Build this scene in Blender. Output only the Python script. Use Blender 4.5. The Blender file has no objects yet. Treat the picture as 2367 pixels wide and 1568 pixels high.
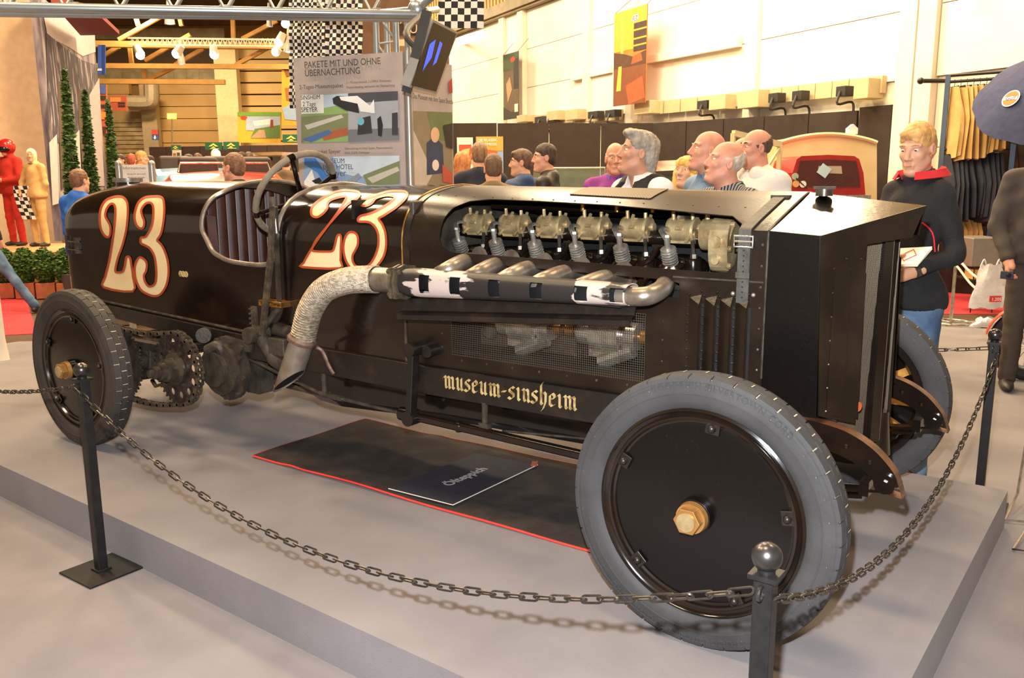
import bpy, bmesh, math, random
import numpy as np
from math import pi, sin, cos, radians, sqrt, atan2, hypot
from mathutils import Vector, Matrix
from mathutils.geometry import delaunay_2d_cdt
SC = bpy.context.scene
COL = SC.collection
# ------------------------------------------------------------------ camera
IW, IH, FPX = 2367, 1568, 1972.16
CAM = np.array([0.9641, -2.3703, 1.4424])
YAW, PITCH, ROLL = 0.6168, 0.1856, -0.0058
_d = np.array([-sin(YAW)*cos(PITCH), cos(YAW)*cos(PITCH), -sin(PITCH)])
_r0 = np.array([cos(YAW), sin(YAW), 0.0]); _u0 = np.cross(_r0, _d)
_r = _r0*cos(ROLL)+_u0*sin(ROLL); _u = -_r0*sin(ROLL)+_u0*cos(ROLL)
cd = bpy.data.cameras.new('camera'); cam = bpy.data.objects.new('camera', cd); COL.objects.link(cam)
cd.sensor_width = 36; cd.lens = FPX*36/IW; cd.clip_end = 200; cd.clip_start = .05
cam.matrix_world = Matrix(((_r[0], _u[0], -_d[0], CAM[0]), (_r[1], _u[1], -_d[1], CAM[1]), (_r[2], _u[2], -_d[2], CAM[2]), (0, 0, 0, 1)))
SC.camera = cam
# ------------------------------------------------------------------ world, lights, exposure
SC.view_settings.view_transform = 'Standard'; SC.view_settings.look = 'None'
SC.view_settings.exposure = 0.0; SC.view_settings.gamma = 1.0; SC.view_settings.use_curve_mapping = False
wd = bpy.data.worlds.new('hall_air'); SC.world = wd; wd.use_nodes = True
wd.node_tree.nodes['Background'].inputs[0].default_value = (1.0, .76, .50, 1)
wd.node_tree.nodes['Background'].inputs[1].default_value = 0.47
def lamp(name, kind, loc, power, col, target=None, size=1.0, sy=None, spot=None):
    l = bpy.data.lights.new(name, kind); l.energy = power; l.color = col
    if kind == 'AREA':
        l.shape = 'RECTANGLE'; l.size = size; l.size_y = sy or size
    else: l.shadow_soft_size = size
    if kind == 'SPOT' and spot: l.spot_size = spot; l.spot_blend = .4
    o = bpy.data.objects.new(name, l); COL.objects.link(o); o.location = loc
    if target is not None: o.rotation_euler = (Vector(target)-Vector(loc)).to_track_quat('-Z', 'Y').to_euler()
    return o
WARM = (1.0, .76, .46)
fl = CAM+_u*.19+_d*.04-_r*.03
lamp('camera_flash', 'SPOT', tuple(fl), 820, (.90, .95, 1.0), tuple(fl+_d*5), .02, spot=radians(110))
for i, (x, y) in enumerate([(-5.5, -1.5), (-1.0, -1.5), (-4.0, 5.0), (1.5, 5.0), (-9.5, 6.0), (-14.0, 9.0), (-22.0, 13.0), (-30.0, 17.0), (-22.0, 19.0), (-8.0, 11.0), (-2.9, 10.9), (-9.5, 1.0)]):  # end of list: lamps added for the cowl highlight and to brighten the left wall
    lamp('hall_light', 'AREA', (x, y, 8.2), 330 if i < 4 else (760 if i < 6 or i > 8 else 1250), WARM, (x, y, 0), 1.8, 1.2)
for i, t in enumerate((-8.0, -2.0, 3.0, 8.0)):
    p = np.array([-7.713+.887*t, 15.173-.461*t, 0]); q = p+np.array([-.461, -.887, 0])*4.2
    lamp('wall_flood', 'AREA', (q[0], q[1], 7.6), 250, (1.0, .86, .64), (p[0], p[1], 3.2), 2.0, .8)
# ------------------------------------------------------------------ pixel helpers (photo frame 2367x1568)
def ray(x, y): return _d+_r*(x-IW/2)/FPX-_u*(y-IH/2)/FPX
def on(x, y, ax, val):
    v = ray(x, y); return CAM+v*((val-CAM[ax])/v[ax])
def PX(x, y, val): return on(x, y, 0, val)
def PY(x, y, val): return on(x, y, 1, val)
def PZ(x, y, val=0.0): return on(x, y, 2, val)
def PD(x, y, dep): return CAM+ray(x, y)*dep
def onpl(x, y, p, n):
    v = ray(x, y); n = np.array(n, float); return CAM+v*((np.array(p)-CAM)@n/(v@n))
FLOOR = -.18
# ------------------------------------------------------------------ materials (all procedural)
def lin(c):
    c = c.lstrip('#'); v = [int(c[i:i+2], 16)/255 for i in (0, 2, 4)]
    return tuple((a/12.92 if a <= .04045 else ((a+.055)/1.055)**2.4) for a in v)+(1.0,)
MATS = {}
def M(name, col, rough=.5, metal=0.0, col2=None, scale=8.0, lo=.35, hi=.65, bump=0.0, bscale=60.0, coat=0.0, emit=0.0, alpha=1.0, trans=0.0, stretch=None, kind='NOISE', spec=.5, sheen=0.0):
    m = bpy.data.materials.new(name); m.use_nodes = True; nt = m.node_tree; N = nt.nodes; L = nt.links
    b = N['Principled BSDF']; c = lin(col) if isinstance(col, str) else col
    b.inputs['Base Color'].default_value = c; b.inputs['Roughness'].default_value = rough; b.inputs['Metallic'].default_value = metal
    b.inputs['Specular IOR Level'].default_value = spec
    if coat: b.inputs['Coat Weight'].default_value = coat; b.inputs['Coat Roughness'].default_value = .08
    if sheen: b.inputs['Sheen Weight'].default_value = sheen
    if emit: b.inputs['Emission Color'].default_value = c; b.inputs['Emission Strength'].default_value = emit
    if trans: b.inputs['Transmission Weight'].default_value = trans
    if alpha < 1: b.inputs['Alpha'].default_value = alpha
    tc = N.new('ShaderNodeTexCoord'); mp = N.new('ShaderNodeMapping'); L.new(tc.outputs['Object'], mp.inputs[0])
    if stretch: mp.inputs['Scale'].default_value = stretch
    if col2 is None and not emit:
        col2 = tuple(min(1, a*1.12+.004) for a in c[:3])+(1,)
    if col2 is not None:
        c2 = lin(col2) if isinstance(col2, str) else col2
        if kind == 'NOISE':
            t = N.new('ShaderNodeTexNoise'); t.inputs['Scale'].default_value = scale; t.inputs['Detail'].default_value = 5; L.new(mp.outputs[0], t.inputs[0]); out = t.outputs[0]
        elif kind == 'WAVE':
            t = N.new('ShaderNodeTexWave'); t.inputs['Scale'].default_value = scale; L.new(mp.outputs[0], t.inputs[0]); out = t.outputs[1]
        elif kind == 'CHECK':
            t = N.new('ShaderNodeTexChecker'); t.inputs['Scale'].default_value = scale; L.new(mp.outputs[0], t.inputs[0]); out = t.outputs[1]
        elif kind == 'VORO':
            t = N.new('ShaderNodeTexVoronoi'); t.feature = 'DISTANCE_TO_EDGE'; t.inputs['Scale'].default_value = scale; L.new(mp.outputs[0], t.inputs[0]); out = t.outputs[0]
        cr = N.new('ShaderNodeValToRGB'); cr.color_ramp.elements[0].position = lo; cr.color_ramp.elements[1].position = hi
        cr.color_ramp.elements[0].color = c; cr.color_ramp.elements[1].color = c2
        L.new(out, cr.inputs[0]); L.new(cr.outputs[0], b.inputs['Base Color'])
        if emit: L.new(cr.outputs[0], b.inputs['Emission Color'])
    if bump:
        t2 = N.new('ShaderNodeTexNoise'); t2.inputs['Scale'].default_value = bscale; t2.inputs['Detail'].default_value = 4; L.new(mp.outputs[0], t2.inputs[0])
        bp = N.new('ShaderNodeBump'); bp.inputs['Strength'].default_value = bump; bp.inputs['Distance'].default_value = .01; L.new(t2.outputs[0], bp.inputs['Height']); L.new(bp.outputs[0], b.inputs['Normal'])
    MATS[name] = m
    return m
# ------------------------------------------------------------------ mesh builder
def V(a): return np.array(a, float)
def nrm(a):
    a = V(a); return a/max(1e-12, np.linalg.norm(a))
def frame(ax):
    ax = nrm(ax); t = V((0, 0, 1)) if abs(ax[2]) < .9 else V((1, 0, 0))
    e1 = nrm(np.cross(t, ax)); e2 = np.cross(ax, e1); return e1, e2, ax
def rotz(a): return np.array([[cos(a), -sin(a), 0], [sin(a), cos(a), 0], [0, 0, 1]])
def rotx(a): return np.array([[1, 0, 0], [0, cos(a), -sin(a)], [0, sin(a), cos(a)]])
def roty(a): return np.array([[cos(a), 0, sin(a)], [0, 1, 0], [-sin(a), 0, cos(a)]])
def wloc(o):
    l = V((0, 0, 0))
    while o is not None: l = l+V(o.location); o = o.parent
    return l
def setp(o, label=None, cat=None, group=None, kind=None):
    if label: o['label'] = label
    if cat: o['category'] = cat
    if group: o['group'] = group
    if kind: o['kind'] = kind
    return o
def thing(name, loc, label, cat, group=None, parent=None):
    o = bpy.data.objects.new(name, None); COL.objects.link(o); o.location = tuple(float(a) for a in loc); o.empty_display_size = .1
    return setp(o, label, cat, group)
class MB:
    def __init__(s): s.v = []; s.f = []; s.m = []; s.s = []; s.org = False
    def add(s, v, f, mi=0, sm=False):
        n = len(s.v); s.v.extend([tuple(float(c) for c in a) for a in v]); s.f.extend([tuple(i+n for i in q) for q in f])
        s.m.extend([mi]*len(f)); s.s.extend([sm]*len(f)); return s
    def box(s, c, d, R=None, mi=0):
        c = V(c); h = V(d)/2; vs = []
        for x in (-1, 1):
            for y in (-1, 1):
                for z in (-1, 1):
                    q = h*(x, y, z); vs.append(c+(R@q if R is not None else q))
        return s.add(vs, [(0, 1, 3, 2), (4, 6, 7, 5), (0, 4, 5, 1), (2, 3, 7, 6), (0, 2, 6, 4), (1, 5, 7, 3)], mi)
    def bar(s, p0, p1, w, h, up=(0, 0, 1), mi=0):
        p0 = V(p0); p1 = V(p1); ax = nrm(p1-p0); e1 = np.cross(nrm(up), ax)
        if np.linalg.norm(e1) < 1e-6: e1 = np.cross((1, 0, 0), ax)
        e1 = nrm(e1); e2 = np.cross(ax, e1)
        vs = [p+e1*a*w/2+e2*b*h/2 for p in (p0, p1) for a, b in ((-1, -1), (1, -1), (1, 1), (-1, 1))]
        return s.add(vs, [(0, 3, 2, 1), (4, 5, 6, 7), (0, 1, 5, 4), (1, 2, 6, 5), (2, 3, 7, 6), (3, 0, 4, 7)], mi)
    def cyl(s, p0, p1, r0, r1=None, n=14, mi=0, cap=True):
        r1 = r0 if r1 is None else r1; p0 = V(p0); p1 = V(p1); e1, e2, _ = frame(p1-p0); vs = []
        for p, r in ((p0, r0), (p1, r1)):
            for i in range(n):
                a = 2*pi*i/n; vs.append(p+e1*r*cos(a)+e2*r*sin(a))
        s.add(vs, [(i, (i+1) % n, n+(i+1) % n, n+i) for i in range(n)], mi, True)
        if cap:
            s.add(vs[:n], [tuple(range(n))[::-1]], mi); s.add(vs[n:], [tuple(range(n))], mi)
        return s
    def hexnut(s, p0, p1, r, mi=0):
        p0 = V(p0); p1 = V(p1); e1, e2, _ = frame(p1-p0); n = 6
        vs = [p+e1*r*cos(2*pi*i/n)+e2*r*sin(2*pi*i/n) for p in (p0, p1) for i in range(n)]
        return s.add(vs, [(i, (i+1) % n, n+(i+1) % n, n+i) for i in range(n)]+[tuple(range(n))[::-1], tuple(range(n, 2*n))], mi)
    def tube(s, pts, r, n=8, closed=False, mi=0, cap=True, flat=1.0, up=None):
        P = [V(p) for p in pts]; k = len(P); rr = r if hasattr(r, '__len__') else [r]*k; vs = []
        prev = None
        for i in range(k):
            a = P[(i-1) % k] if (closed or i > 0) else P[i]; b = P[(i+1) % k] if (closed or i < k-1) else P[i]
            t = nrm(b-a)
            if up is not None: e1 = nrm(np.cross(up, t))
            elif prev is None: e1 = frame(t)[0]
            else: e1 = nrm(prev-t*(prev@t))
            prev = e1; e2 = np.cross(t, e1)
            for j in range(n):
                q = 2*pi*j/n; vs.append(P[i]+e1*rr[i]*cos(q)+e2*rr[i]*flat*sin(q))
        fs = [(i*n+j, i*n+(j+1) % n, ((i+1) % k)*n+(j+1) % n, ((i+1) % k)*n+j) for i in range(k if closed else k-1) for j in range(n)]
        s.add(vs, fs, mi, True)
        if cap and not closed:
            s.add(vs[:n], [tuple(range(n))[::-1]], mi); s.add(vs[-n:], [tuple(range(n))], mi)
        return s
    def sph(s, c, r, n=14, m=9, sc=(1, 1, 1), mi=0, R=None):
        c = V(c); vs = []; sc = V(sc)
        for i in range(m+1):
            a = pi*i/m
            for j in range(n):
                b = 2*pi*j/n; q = V((sin(a)*cos(b), sin(a)*sin(b), cos(a)))*r*sc
                vs.append(c+(R@q if R is not None else q))
        return s.add(vs, [(i*n+j, (i+1)*n+j, (i+1)*n+(j+1) % n, i*n+(j+1) % n) for i in range(m) for j in range(n)], mi, True)
    def lathe(s, prof, o, ax, n=32, mi=0, sm=True, closed=False):
        o = V(o); e1, e2, ax = frame(ax); vs = []; k = len(prof)
        for r, h in prof:
            for j in range(n):
                a = 2*pi*j/n; vs.append(o+ax*h+(e1*cos(a)+e2*sin(a))*r)
        return s.add(vs, [(i*n+j, i*n+(j+1) % n, ((i+1) % k)*n+(j+1) % n, ((i+1) % k)*n+j) for i in range(k if closed else k-1) for j in range(n)], mi, sm)
    def prism(s, poly, vec, mi=0, sm=False):
        n = len(poly); a = [V(p) for p in poly]; b = [p+V(vec) for p in a]
        s.add(a, [tuple(range(n))[::-1]], mi); s.add(b, [tuple(range(n))], mi)
        return s.add(a+b, [(i, (i+1) % n, n+(i+1) % n, n+i) for i in range(n)], mi, sm)
    def grid(s, G, mi=0, sm=True, cu=False):
        R = len(G); C = len(G[0]); vs = [p for row in G for p in row]
        return s.add(vs, [(i*C+j, i*C+(j+1) % C, (i+1)*C+(j+1) % C, (i+1)*C+j) for i in range(R-1) for j in range(C if cu else C-1)], mi, sm)
    def torus(s, c, ax, R, r, n=40, m=10, mi=0):
        e1, e2, ax = frame(ax); c = V(c)
        return s.tube([c+(e1*cos(2*pi*i/n)+e2*sin(2*pi*i/n))*R for i in range(n)], r, m, True, mi)
    def text(s, txt, size, o, ex, ey, depth=.002, mi=0, align='CENTER', bend=None, space=1.0, sx=1.0, bold=0.0):
        """built-in font laid out in the plane (ex, ey) at o"""
        c = bpy.data.curves.new('t', 'FONT'); c.body = txt; c.size = size; c.align_x = align; c.align_y = 'CENTER'; c.space_character = space; c.resolution_u = 3; c.offset = bold*size
        ob = bpy.data.objects.new('t', c); COL.objects.link(ob)
        bpy.context.view_layer.update()
        me = bpy.data.meshes.new_from_object(ob.evaluated_get(bpy.context.evaluated_depsgraph_get()))
        bpy.data.objects.remove(ob); bpy.data.curves.remove(c)
        o = V(o); ex = nrm(ex); ey = nrm(ey); ez = np.cross(ex, ey)
        def mp(x, y):
            if bend:
                a = x/bend; return o+(ex*sin(a)+ey*cos(a))*(bend+y)
            return o+ex*x+ey*y
        vs = [mp(q.co.x*sx, q.co.y)+ez*depth for q in me.vertices]
        fs = [tuple(q.vertices) for q in me.polygons]
        s.add(vs, fs, mi)
        # side walls so the lettering has a little thickness
        if depth:
            cnt = {}
            for q in fs:
                for i in range(len(q)):
                    e = (q[i], q[(i+1) % len(q)]); cnt[tuple(sorted(e))] = cnt.get(tuple(sorted(e)), 0)+1
            be = [(q[i], q[(i+1) % len(q)]) for q in fs for i in range(len(q)) if cnt[tuple(sorted((q[i], q[(i+1) % len(q)])))] == 1]
            vv = vs+[p-ez*depth for p in vs]; n = len(vs)
            s.add(vv, [(b, a, a+n, b+n) for a, b in be], mi)
        bpy.data.meshes.remove(me); return s
    def out(s, name, mat, parent=None, label=None, cat=None, group=None, kind=None, bevel=0.0, solid=0.0, loc=None, off=0.0, sub=0, crease=36):
        vs = np.array(s.v, float)
        if parent is not None: base = wloc(parent); lo = V((0, 0, 0))
        else:
            mn = vs.min(0); mx = vs.max(0); lo = V(loc) if loc is not None else V(((mn[0]+mx[0])/2, (mn[1]+mx[1])/2, mn[2])); base = lo
        vs = vs-base
        me = bpy.data.meshes.new(name); me.from_pydata(vs.tolist(), [], s.f)
        for m in (mat if isinstance(mat, (list, tuple)) else [mat]): me.materials.append(m)
        me.polygons.foreach_set('material_index', s.m); me.polygons.foreach_set('use_smooth', s.s); me.update()
        if crease and not s.org and any(s.s):
            bm = bmesh.new(); bm.from_mesh(me); lim = radians(crease)
            for e in bm.edges:
                if len(e.link_faces) == 1 or (len(e.link_faces) == 2 and e.link_faces[0].smooth and e.link_faces[1].smooth and e.calc_face_angle(0) > lim): e.smooth = False
            bm.to_mesh(me); bm.free()
        o = bpy.data.objects.new(name, me); COL.objects.link(o); o.location = tuple(lo)
        if parent is not None: o.parent = parent
        if solid:
            md = o.modifiers.new('solid', 'SOLIDIFY'); md.thickness = solid; md.offset = off
        if bevel:
            md = o.modifiers.new('bevel', 'BEVEL'); md.width = bevel; md.segments = 2; md.limit_method = 'ANGLE'; md.angle_limit = radians(40); md.harden_normals = True
        if sub:
            md = o.modifiers.new('sub', 'SUBSURF'); md.levels = sub; md.render_levels = sub
        return setp(o, label, cat, group, kind)
def dup(o, parent=None, loc=None, rot=None):
    c = o.copy(); COL.objects.link(c); c.parent = parent
    if loc is not None: c.location = tuple(float(a) for a in loc)
    if rot is not None: c.rotation_euler = rot
    return c
def bez(ctrl, n=16):
    """Catmull-Rom through points"""
    P = [V(p) for p in ctrl]; P = [2*P[0]-P[1]]+P+[2*P[-1]-P[-2]]; out = []
    for i in range(1, len(P)-2):
        for k in range(n):
            t = k/n; a, b, c, d = P[i-1], P[i], P[i+1], P[i+2]
            out.append(.5*((2*b)+(-a+c)*t+(2*a-5*b+4*c-d)*t*t+(-a+3*b-3*c+d)*t**3))
    out.append(P[-2]); return out
def pip(p, poly):
    x, y = p; c = False; n = len(poly); j = n-1
    for i in range(n):
        xi, yi = poly[i]; xj, yj = poly[j]
        if (yi > y) != (yj > y) and x < (xj-xi)*(y-yi)/(yj-yi)+xi: c = not c
        j = i
    return c
def pipv(Pt, poly):
    x = Pt[:, 0]; y = Pt[:, 1]; c = np.zeros(len(Pt), bool); q = np.array(poly); n = len(q)
    for i in range(n):
        xi, yi = q[i]; xj, yj = q[i-1]
        if yi == yj: continue
        m = (yi > y) != (yj > y); c ^= m & (x < (xj-xi)*(y-yi)/(yj-yi)+xi)
    return c
def sheet(b, outer, holes, fmap, du, dv, mi=0, sm=True):
    """triangulated sheet in (u,v) with holes, interior grid du x dv, mapped to 3D"""
    vs = []; es = []
    def dens(poly):
        out = []
        for i in range(len(poly)):
            p = V(poly[i]); q = V(poly[(i+1) % len(poly)]); k = max(1, int(max(abs(q[0]-p[0])/du, abs(q[1]-p[1])/dv)+.5))
            out += [tuple(p+(q-p)*t/k) for t in range(k)]
        return out
    loops = [dens(outer)]+[dens(h) for h in holes]; raw = [outer]+list(holes)
    for lp in loops:
        n = len(vs); vs += lp; es += [(n+i, n+(i+1) % len(lp)) for i in range(len(lp))]
    A = np.array(vs); u0, v0 = A.min(0); u1, v1 = A.max(0)
    uu, vv = np.meshgrid(u0+du*np.arange(1, int((u1-u0)/du)+1), v0+dv*np.arange(1, int((v1-v0)/dv)+1), indexing='ij'); Q = np.stack([uu.ravel(), vv.ravel()], 1)
    if len(Q):
        ok = pipv(Q, raw[0])
        for h in raw[1:]: ok &= ~pipv(Q, h)
        Q = Q[ok]
    if len(Q):
        dm = np.full(len(Q), 9.0)
        for a in A: dm = np.minimum(dm, abs(Q[:, 0]-a[0])/du+abs(Q[:, 1]-a[1])/dv)
        vs = vs+[tuple(q) for q in Q[dm > .35]]
    rv, re, rf, *_ = delaunay_2d_cdt([Vector((q[0]/du, q[1]/dv)) for q in vs], es, [], 0, 1e-6)
    R = np.array([(q.x*du, q.y*dv) for q in rv]); F = np.array([tuple(f) for f in rf]); Cn = R[F].mean(1); ok = pipv(Cn, raw[0])
    for h in raw[1:]: ok &= ~pipv(Cn, h)
    b.add([fmap(float(q[0]), float(q[1])) for q in R], [tuple(int(i) for i in f) for f in F[ok]], mi, sm); return b
def rrect(x0, x1, y0, y1, r, n=5):
    out = []
    for cx, cy, a0 in ((x1-r, y1-r, 0), (x0+r, y1-r, 90), (x0+r, y0+r, 180), (x1-r, y0+r, 270)):
        for k in range(n+1):
            a = radians(a0+90*k/n); out.append((cx+r*cos(a), cy+r*sin(a)))
    return out
# ------------------------------------------------------------------ car materials
black = M('black_paint', '#18110b', .30, 0, '#2c2015', 5, .40, .75, bump=.05, bscale=90, spec=.4)
blackg = M('black_gloss', '#140e0b', .16, 0, '#20160f', 6, .4, .7, coat=.4, spec=.45)
black_crack = M('black_crackled_paint', '#221d19', .22, 0, '#0e0b0a', 60, .0, .006, kind='VORO', bump=.04, bscale=40, spec=.4)
wornblk = M('worn_black_paint', '#1b1511', .38, 0, '#30261d', 14, .5, .80, bump=.1, bscale=70)
iron = M('oily_iron', '#4a4036', .42, .35, '#75664f', 22, .4, .75, bump=.25, bscale=80)
irong = M('grey_cast_iron', '#4c4339', .55, .25, '#2f2821', 14, .4, .7, bump=.25, bscale=60)
steel = M('bright_steel', '#c9c3b8', .25, .75, '#9a9186', 20, .4, .7)
darksteel = M('dark_steel', '#5f564b', .32, .55, '#3c342c', 20, .4, .7)
alloy = M('dull_alloy', '#c4ac80', .40, .5, '#927b52', 18, .4, .7, bump=.15, bscale=70)
brass = M('brass', '#c08a43', .30, .85, '#8f5f2b', 25, .45, .7)
copper = M('worn_copper_edge', '#8a5c40', .35, .55, '#4b3428', 18, .4, .65)
cream = M('cream_number_paint', '#f4d7a4', .42, 0, '#d9ac68', 3, .45, .9)
redline = M('red_outline_paint', '#a8431f', .45)
gold = M('gold_lettering_paint', '#cdb27a', .40, .2, '#8f7440', 30, .5, .62)
leather = M('brown_leather', '#4a2a1d', .42, 0, '#341f17', 10, .4, .7, bump=.05, bscale=60, spec=.3)
piping = M('pale_piping', '#a59c94', .4)
rubber = M('grey_rubber', '#403e3f', .72, 0, '#302e2e', 5, .35, .7, bump=.12, bscale=50)
rubber_r = M('brown_grey_rubber', '#413a35', .75, 0, '#302a27', 6, .35, .7, bump=.12, bscale=50)
dust = M('dusty_groove', '#cbbf9f', .9, 0, '#a0957c', 30, .4, .7)
tapeg = M('friction_tape', '#8b7d69', .8, 0, '#6f6250', 14, .4, .7, bump=.3, bscale=70)
wrap = M('heat_wrap', '#c3b4a0', .42, .55, '#8c7d6b', 45, .4, .65, bump=.6, bscale=90, stretch=(1, 1, 2.5))
pipem = M('exhaust_metal', '#a3988a', .38, .7, '#7a6a5c', 12, .4, .7, bump=.1)
ductm = M('burnt_duct_paint', '#231f1f', .5, .1, '#b7a196', 3.4, .555, .60, bump=.15, bscale=40)
leatherstrap = M('grey_strap_leather', '#4b463f', .55, 0, '#393530', 20, .4, .7, bump=.2)
inside = M('engine_bay_dark', '#0b0a0c', .5)
wire = M('mesh_wire', '#655847', .45, .5)
woodspoke = M('varnished_spoke', '#c98f3a', .4, 0, '#7d5120', 12, .4, .7)

rustc = M('rusty_clamp', '#7d6353', .55, .3, '#5c4638', 30, .4, .7, bump=.2)
def duct_mat():
    """burnt black duct, paint flaked to bare metal around the first two and last two openings"""
    m = bpy.data.materials.new('burnt_duct'); m.use_nodes = True; N = m.node_tree.nodes; L = m.node_tree.links; b = N['Principled BSDF']; b.inputs['Roughness'].default_value = .5
    tc = N.new('ShaderNodeTexCoord'); sx = N.new('ShaderNodeSeparateXYZ'); L.new(tc.outputs['Object'], sx.inputs[0]); cr = N.new('ShaderNodeValToRGB'); e = cr.color_ramp.elements
    e[0].position = .24; e[0].color = (.0, 0, 0, 1); e[1].position = .30; e[1].color = (1, 1, 1, 1)
    for p, v in ((.44, .9), (.50, 0), (.78, 0), (.80, 1), (.86, 1), (.885, .55), (.93, .75), (.97, 0)): q = e.new(p); q.color = (v, v, v, 1)
    mr = N.new('ShaderNodeMapRange'); mr.inputs['From Min'].default_value = 0; mr.inputs['From Max'].default_value = 1.5; L.new(sx.outputs[0], mr.inputs[0]); L.new(mr.outputs[0], cr.inputs[0])
    ns = N.new('ShaderNodeTexNoise'); ns.inputs['Scale'].default_value = 22; ns.inputs['Detail'].default_value = 8; mp = N.new('ShaderNodeMapping'); mp.inputs['Scale'].default_value = (.45, 1, 1.4); L.new(tc.outputs['Object'], mp.inputs[0]); L.new(mp.outputs[0], ns.inputs[0])
    a = N.new('ShaderNodeMath'); a.operation = 'MULTIPLY_ADD'; a.inputs[1].default_value = .42; L.new(cr.outputs[0], a.inputs[0]); L.new(ns.outputs[0], a.inputs[2])
    r2 = N.new('ShaderNodeValToRGB'); r2.color_ramp.elements[0].position = .74; r2.color_ramp.elements[1].position = .80; r2.color_ramp.elements[0].color = lin('#241f1e'); r2.color_ramp.elements[1].color = lin('#bcaba2'); L.new(a.outputs[0], r2.inputs[0]); L.new(r2.outputs[0], b.inputs['Base Color'])
    return m
ductm = duct_mat()
# ------------------------------------------------------------------ setting: floor, dais, walls, roof
carpet = M('grey_carpet', '#827b7c', .95, 0, '#736c6d', 2.2, .35, .7, bump=.25, bscale=220, sheen=.1)
carpet_side = carpet
hallfl = M('hall_floor', '#5d4734', .45, 0, '#4b3829', 3, .4, .7)
redcar = M('red_carpet', '#c5333a', .9, 0, '#b02a33', 4, .4, .7, bump=.2, bscale=150)
b = MB(); b.box((-12, 14, FLOOR-.06), (64, 60, .1)); b.out('floor', hallfl, kind='structure')
def quadslab(name, pts, z0, z1, mat, **k):
    b = MB(); b.prism([V((x, y, z0)) for x, y in pts], (0, 0, z1-z0)); return b.out(name, mat, **k)
quadslab('floor_carpet', [(-8.6, -9), (6, -9), (6, 8.6), (-.3, 8.5), (-8.2, 1.75)], FLOOR-.012, FLOOR, carpet, kind='structure')
quadslab('display_platform', [(-6.4, -.345), (.575, -.635), (.663, 2.05), (-6.4, 2.10)], FLOOR, 0, carpet, label='low grey carpeted platform under the black racing car', cat='platform', bevel=.012)
quadslab('floor_red_carpet', [(-9.3, 1.2), (-8.55, 2.1), (-11.5, 3.4), (-15, 1.5)], FLOOR-.011, FLOOR-.004, redcar, kind='structure')
quadslab('floor_red_carpet', [tuple(PZ(x, y, FLOOR)[:2]) for x, y in ((2050, 725), (2500, 725), (2500, 655), (2050, 655))], FLOOR-.011, FLOOR-.004, redcar, kind='structure')
# hall wall on the right, white painted panels between pilasters
WP = V((-7.713, 15.173, 0)); WD = V((.887, -.461, 0)); WD = nrm(WD); WN = V((WD[1], -WD[0], 0)); WN = WN if WN@(CAM-WP) > 0 else -WN
def wp(px, py, off=0.0): return onpl(px, py, WP+WN*off, WN)
def ws(px, py=413): return (wp(px, py)-WP)@WD
def wq(s, z, off=0.0): return WP+WD*s+WN*off+V((0, 0, z))
RW_ = np.array([WD, -WN, (0, 0, 1)]).T
white = M('white_wall_paint', '#ece3d0', .7, 0, '#e2d6bf', 1.2, .4, .7)
whitep = M('white_pilaster', '#e6dcc6', .7, 0, '#dccfb4', 1.2, .4, .7)
beige = M('beige_metal', '#b79a68', .55, 0, '#a88a58', 4, .4, .7)
olive = M('olive_beam', '#8b7650', .55, 0, '#75623f', 4, .4, .7)
sL, sR = ws(1040), ws(2367)+4.0
b = MB(); b.box(wq((sL+sR)/2, 3.0, -.15), (sR-sL, .2, 6.4), RW_); wallr = b.out('wall_right', white, kind='structure')
k = 0; pil = [ws(x) for x in (1170, 1212, 1362, 1462, 1735, 2085, 2128)]+[sR]
edges = [sL]+pil
for i in range(len(edges)-1):
    s0, s1 = edges[i]+.16, edges[i+1]-.16
    if s1-s0 < .3: continue
    for j in range(6):
        z0 = FLOOR+.02+j*1.02; b = MB(); b.box(wq((s0+s1)/2, z0+.5, -.03+(.05 if j >= 3 and i % 2 else 0)), (s1-s0, .05, 1.005), RW_); b.out('wall_panel', white, wallr)
for s in pil[:-1]:
    b = MB(); b.box(wq(s, 2.95, .03), (.30, .22, 6.25), RW_); b.out('pilaster', whitep, wallr)
b = MB(); b.box(wq((sL+sR)/2, 6.15, .1), (sR-sL, .35, .28), RW_); b.box(wq((sL+sR)/2, 6.0, .05), (sR-sL, .3, .1), RW_); b.out('cornice_beam', olive, wallr)
b = MB()
for s in np.arange(sL-6, sR, .22): b.box(wq(s+.055, 8.0, -.25), (.11, .05, 3.6), RW_)
b.box(wq((sL+sR)/2-3, 8.0, -.32), (sR-sL+6, .06, 3.6), RW_); b.out('corrugated_cladding', M('tan_cladding', '#c7a263', .6), wallr)
for px0, px1, py0, py1 in ((1328, 1421, 180, 160), (1498, 1716, 140, 98)):
    a, c = wp(px0, py0), wp(px1, py1); b = MB(); b.bar(a+WN*.06, c+WN*.06, .12, .16); b.out('wall_ledge', white, wallr)
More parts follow.
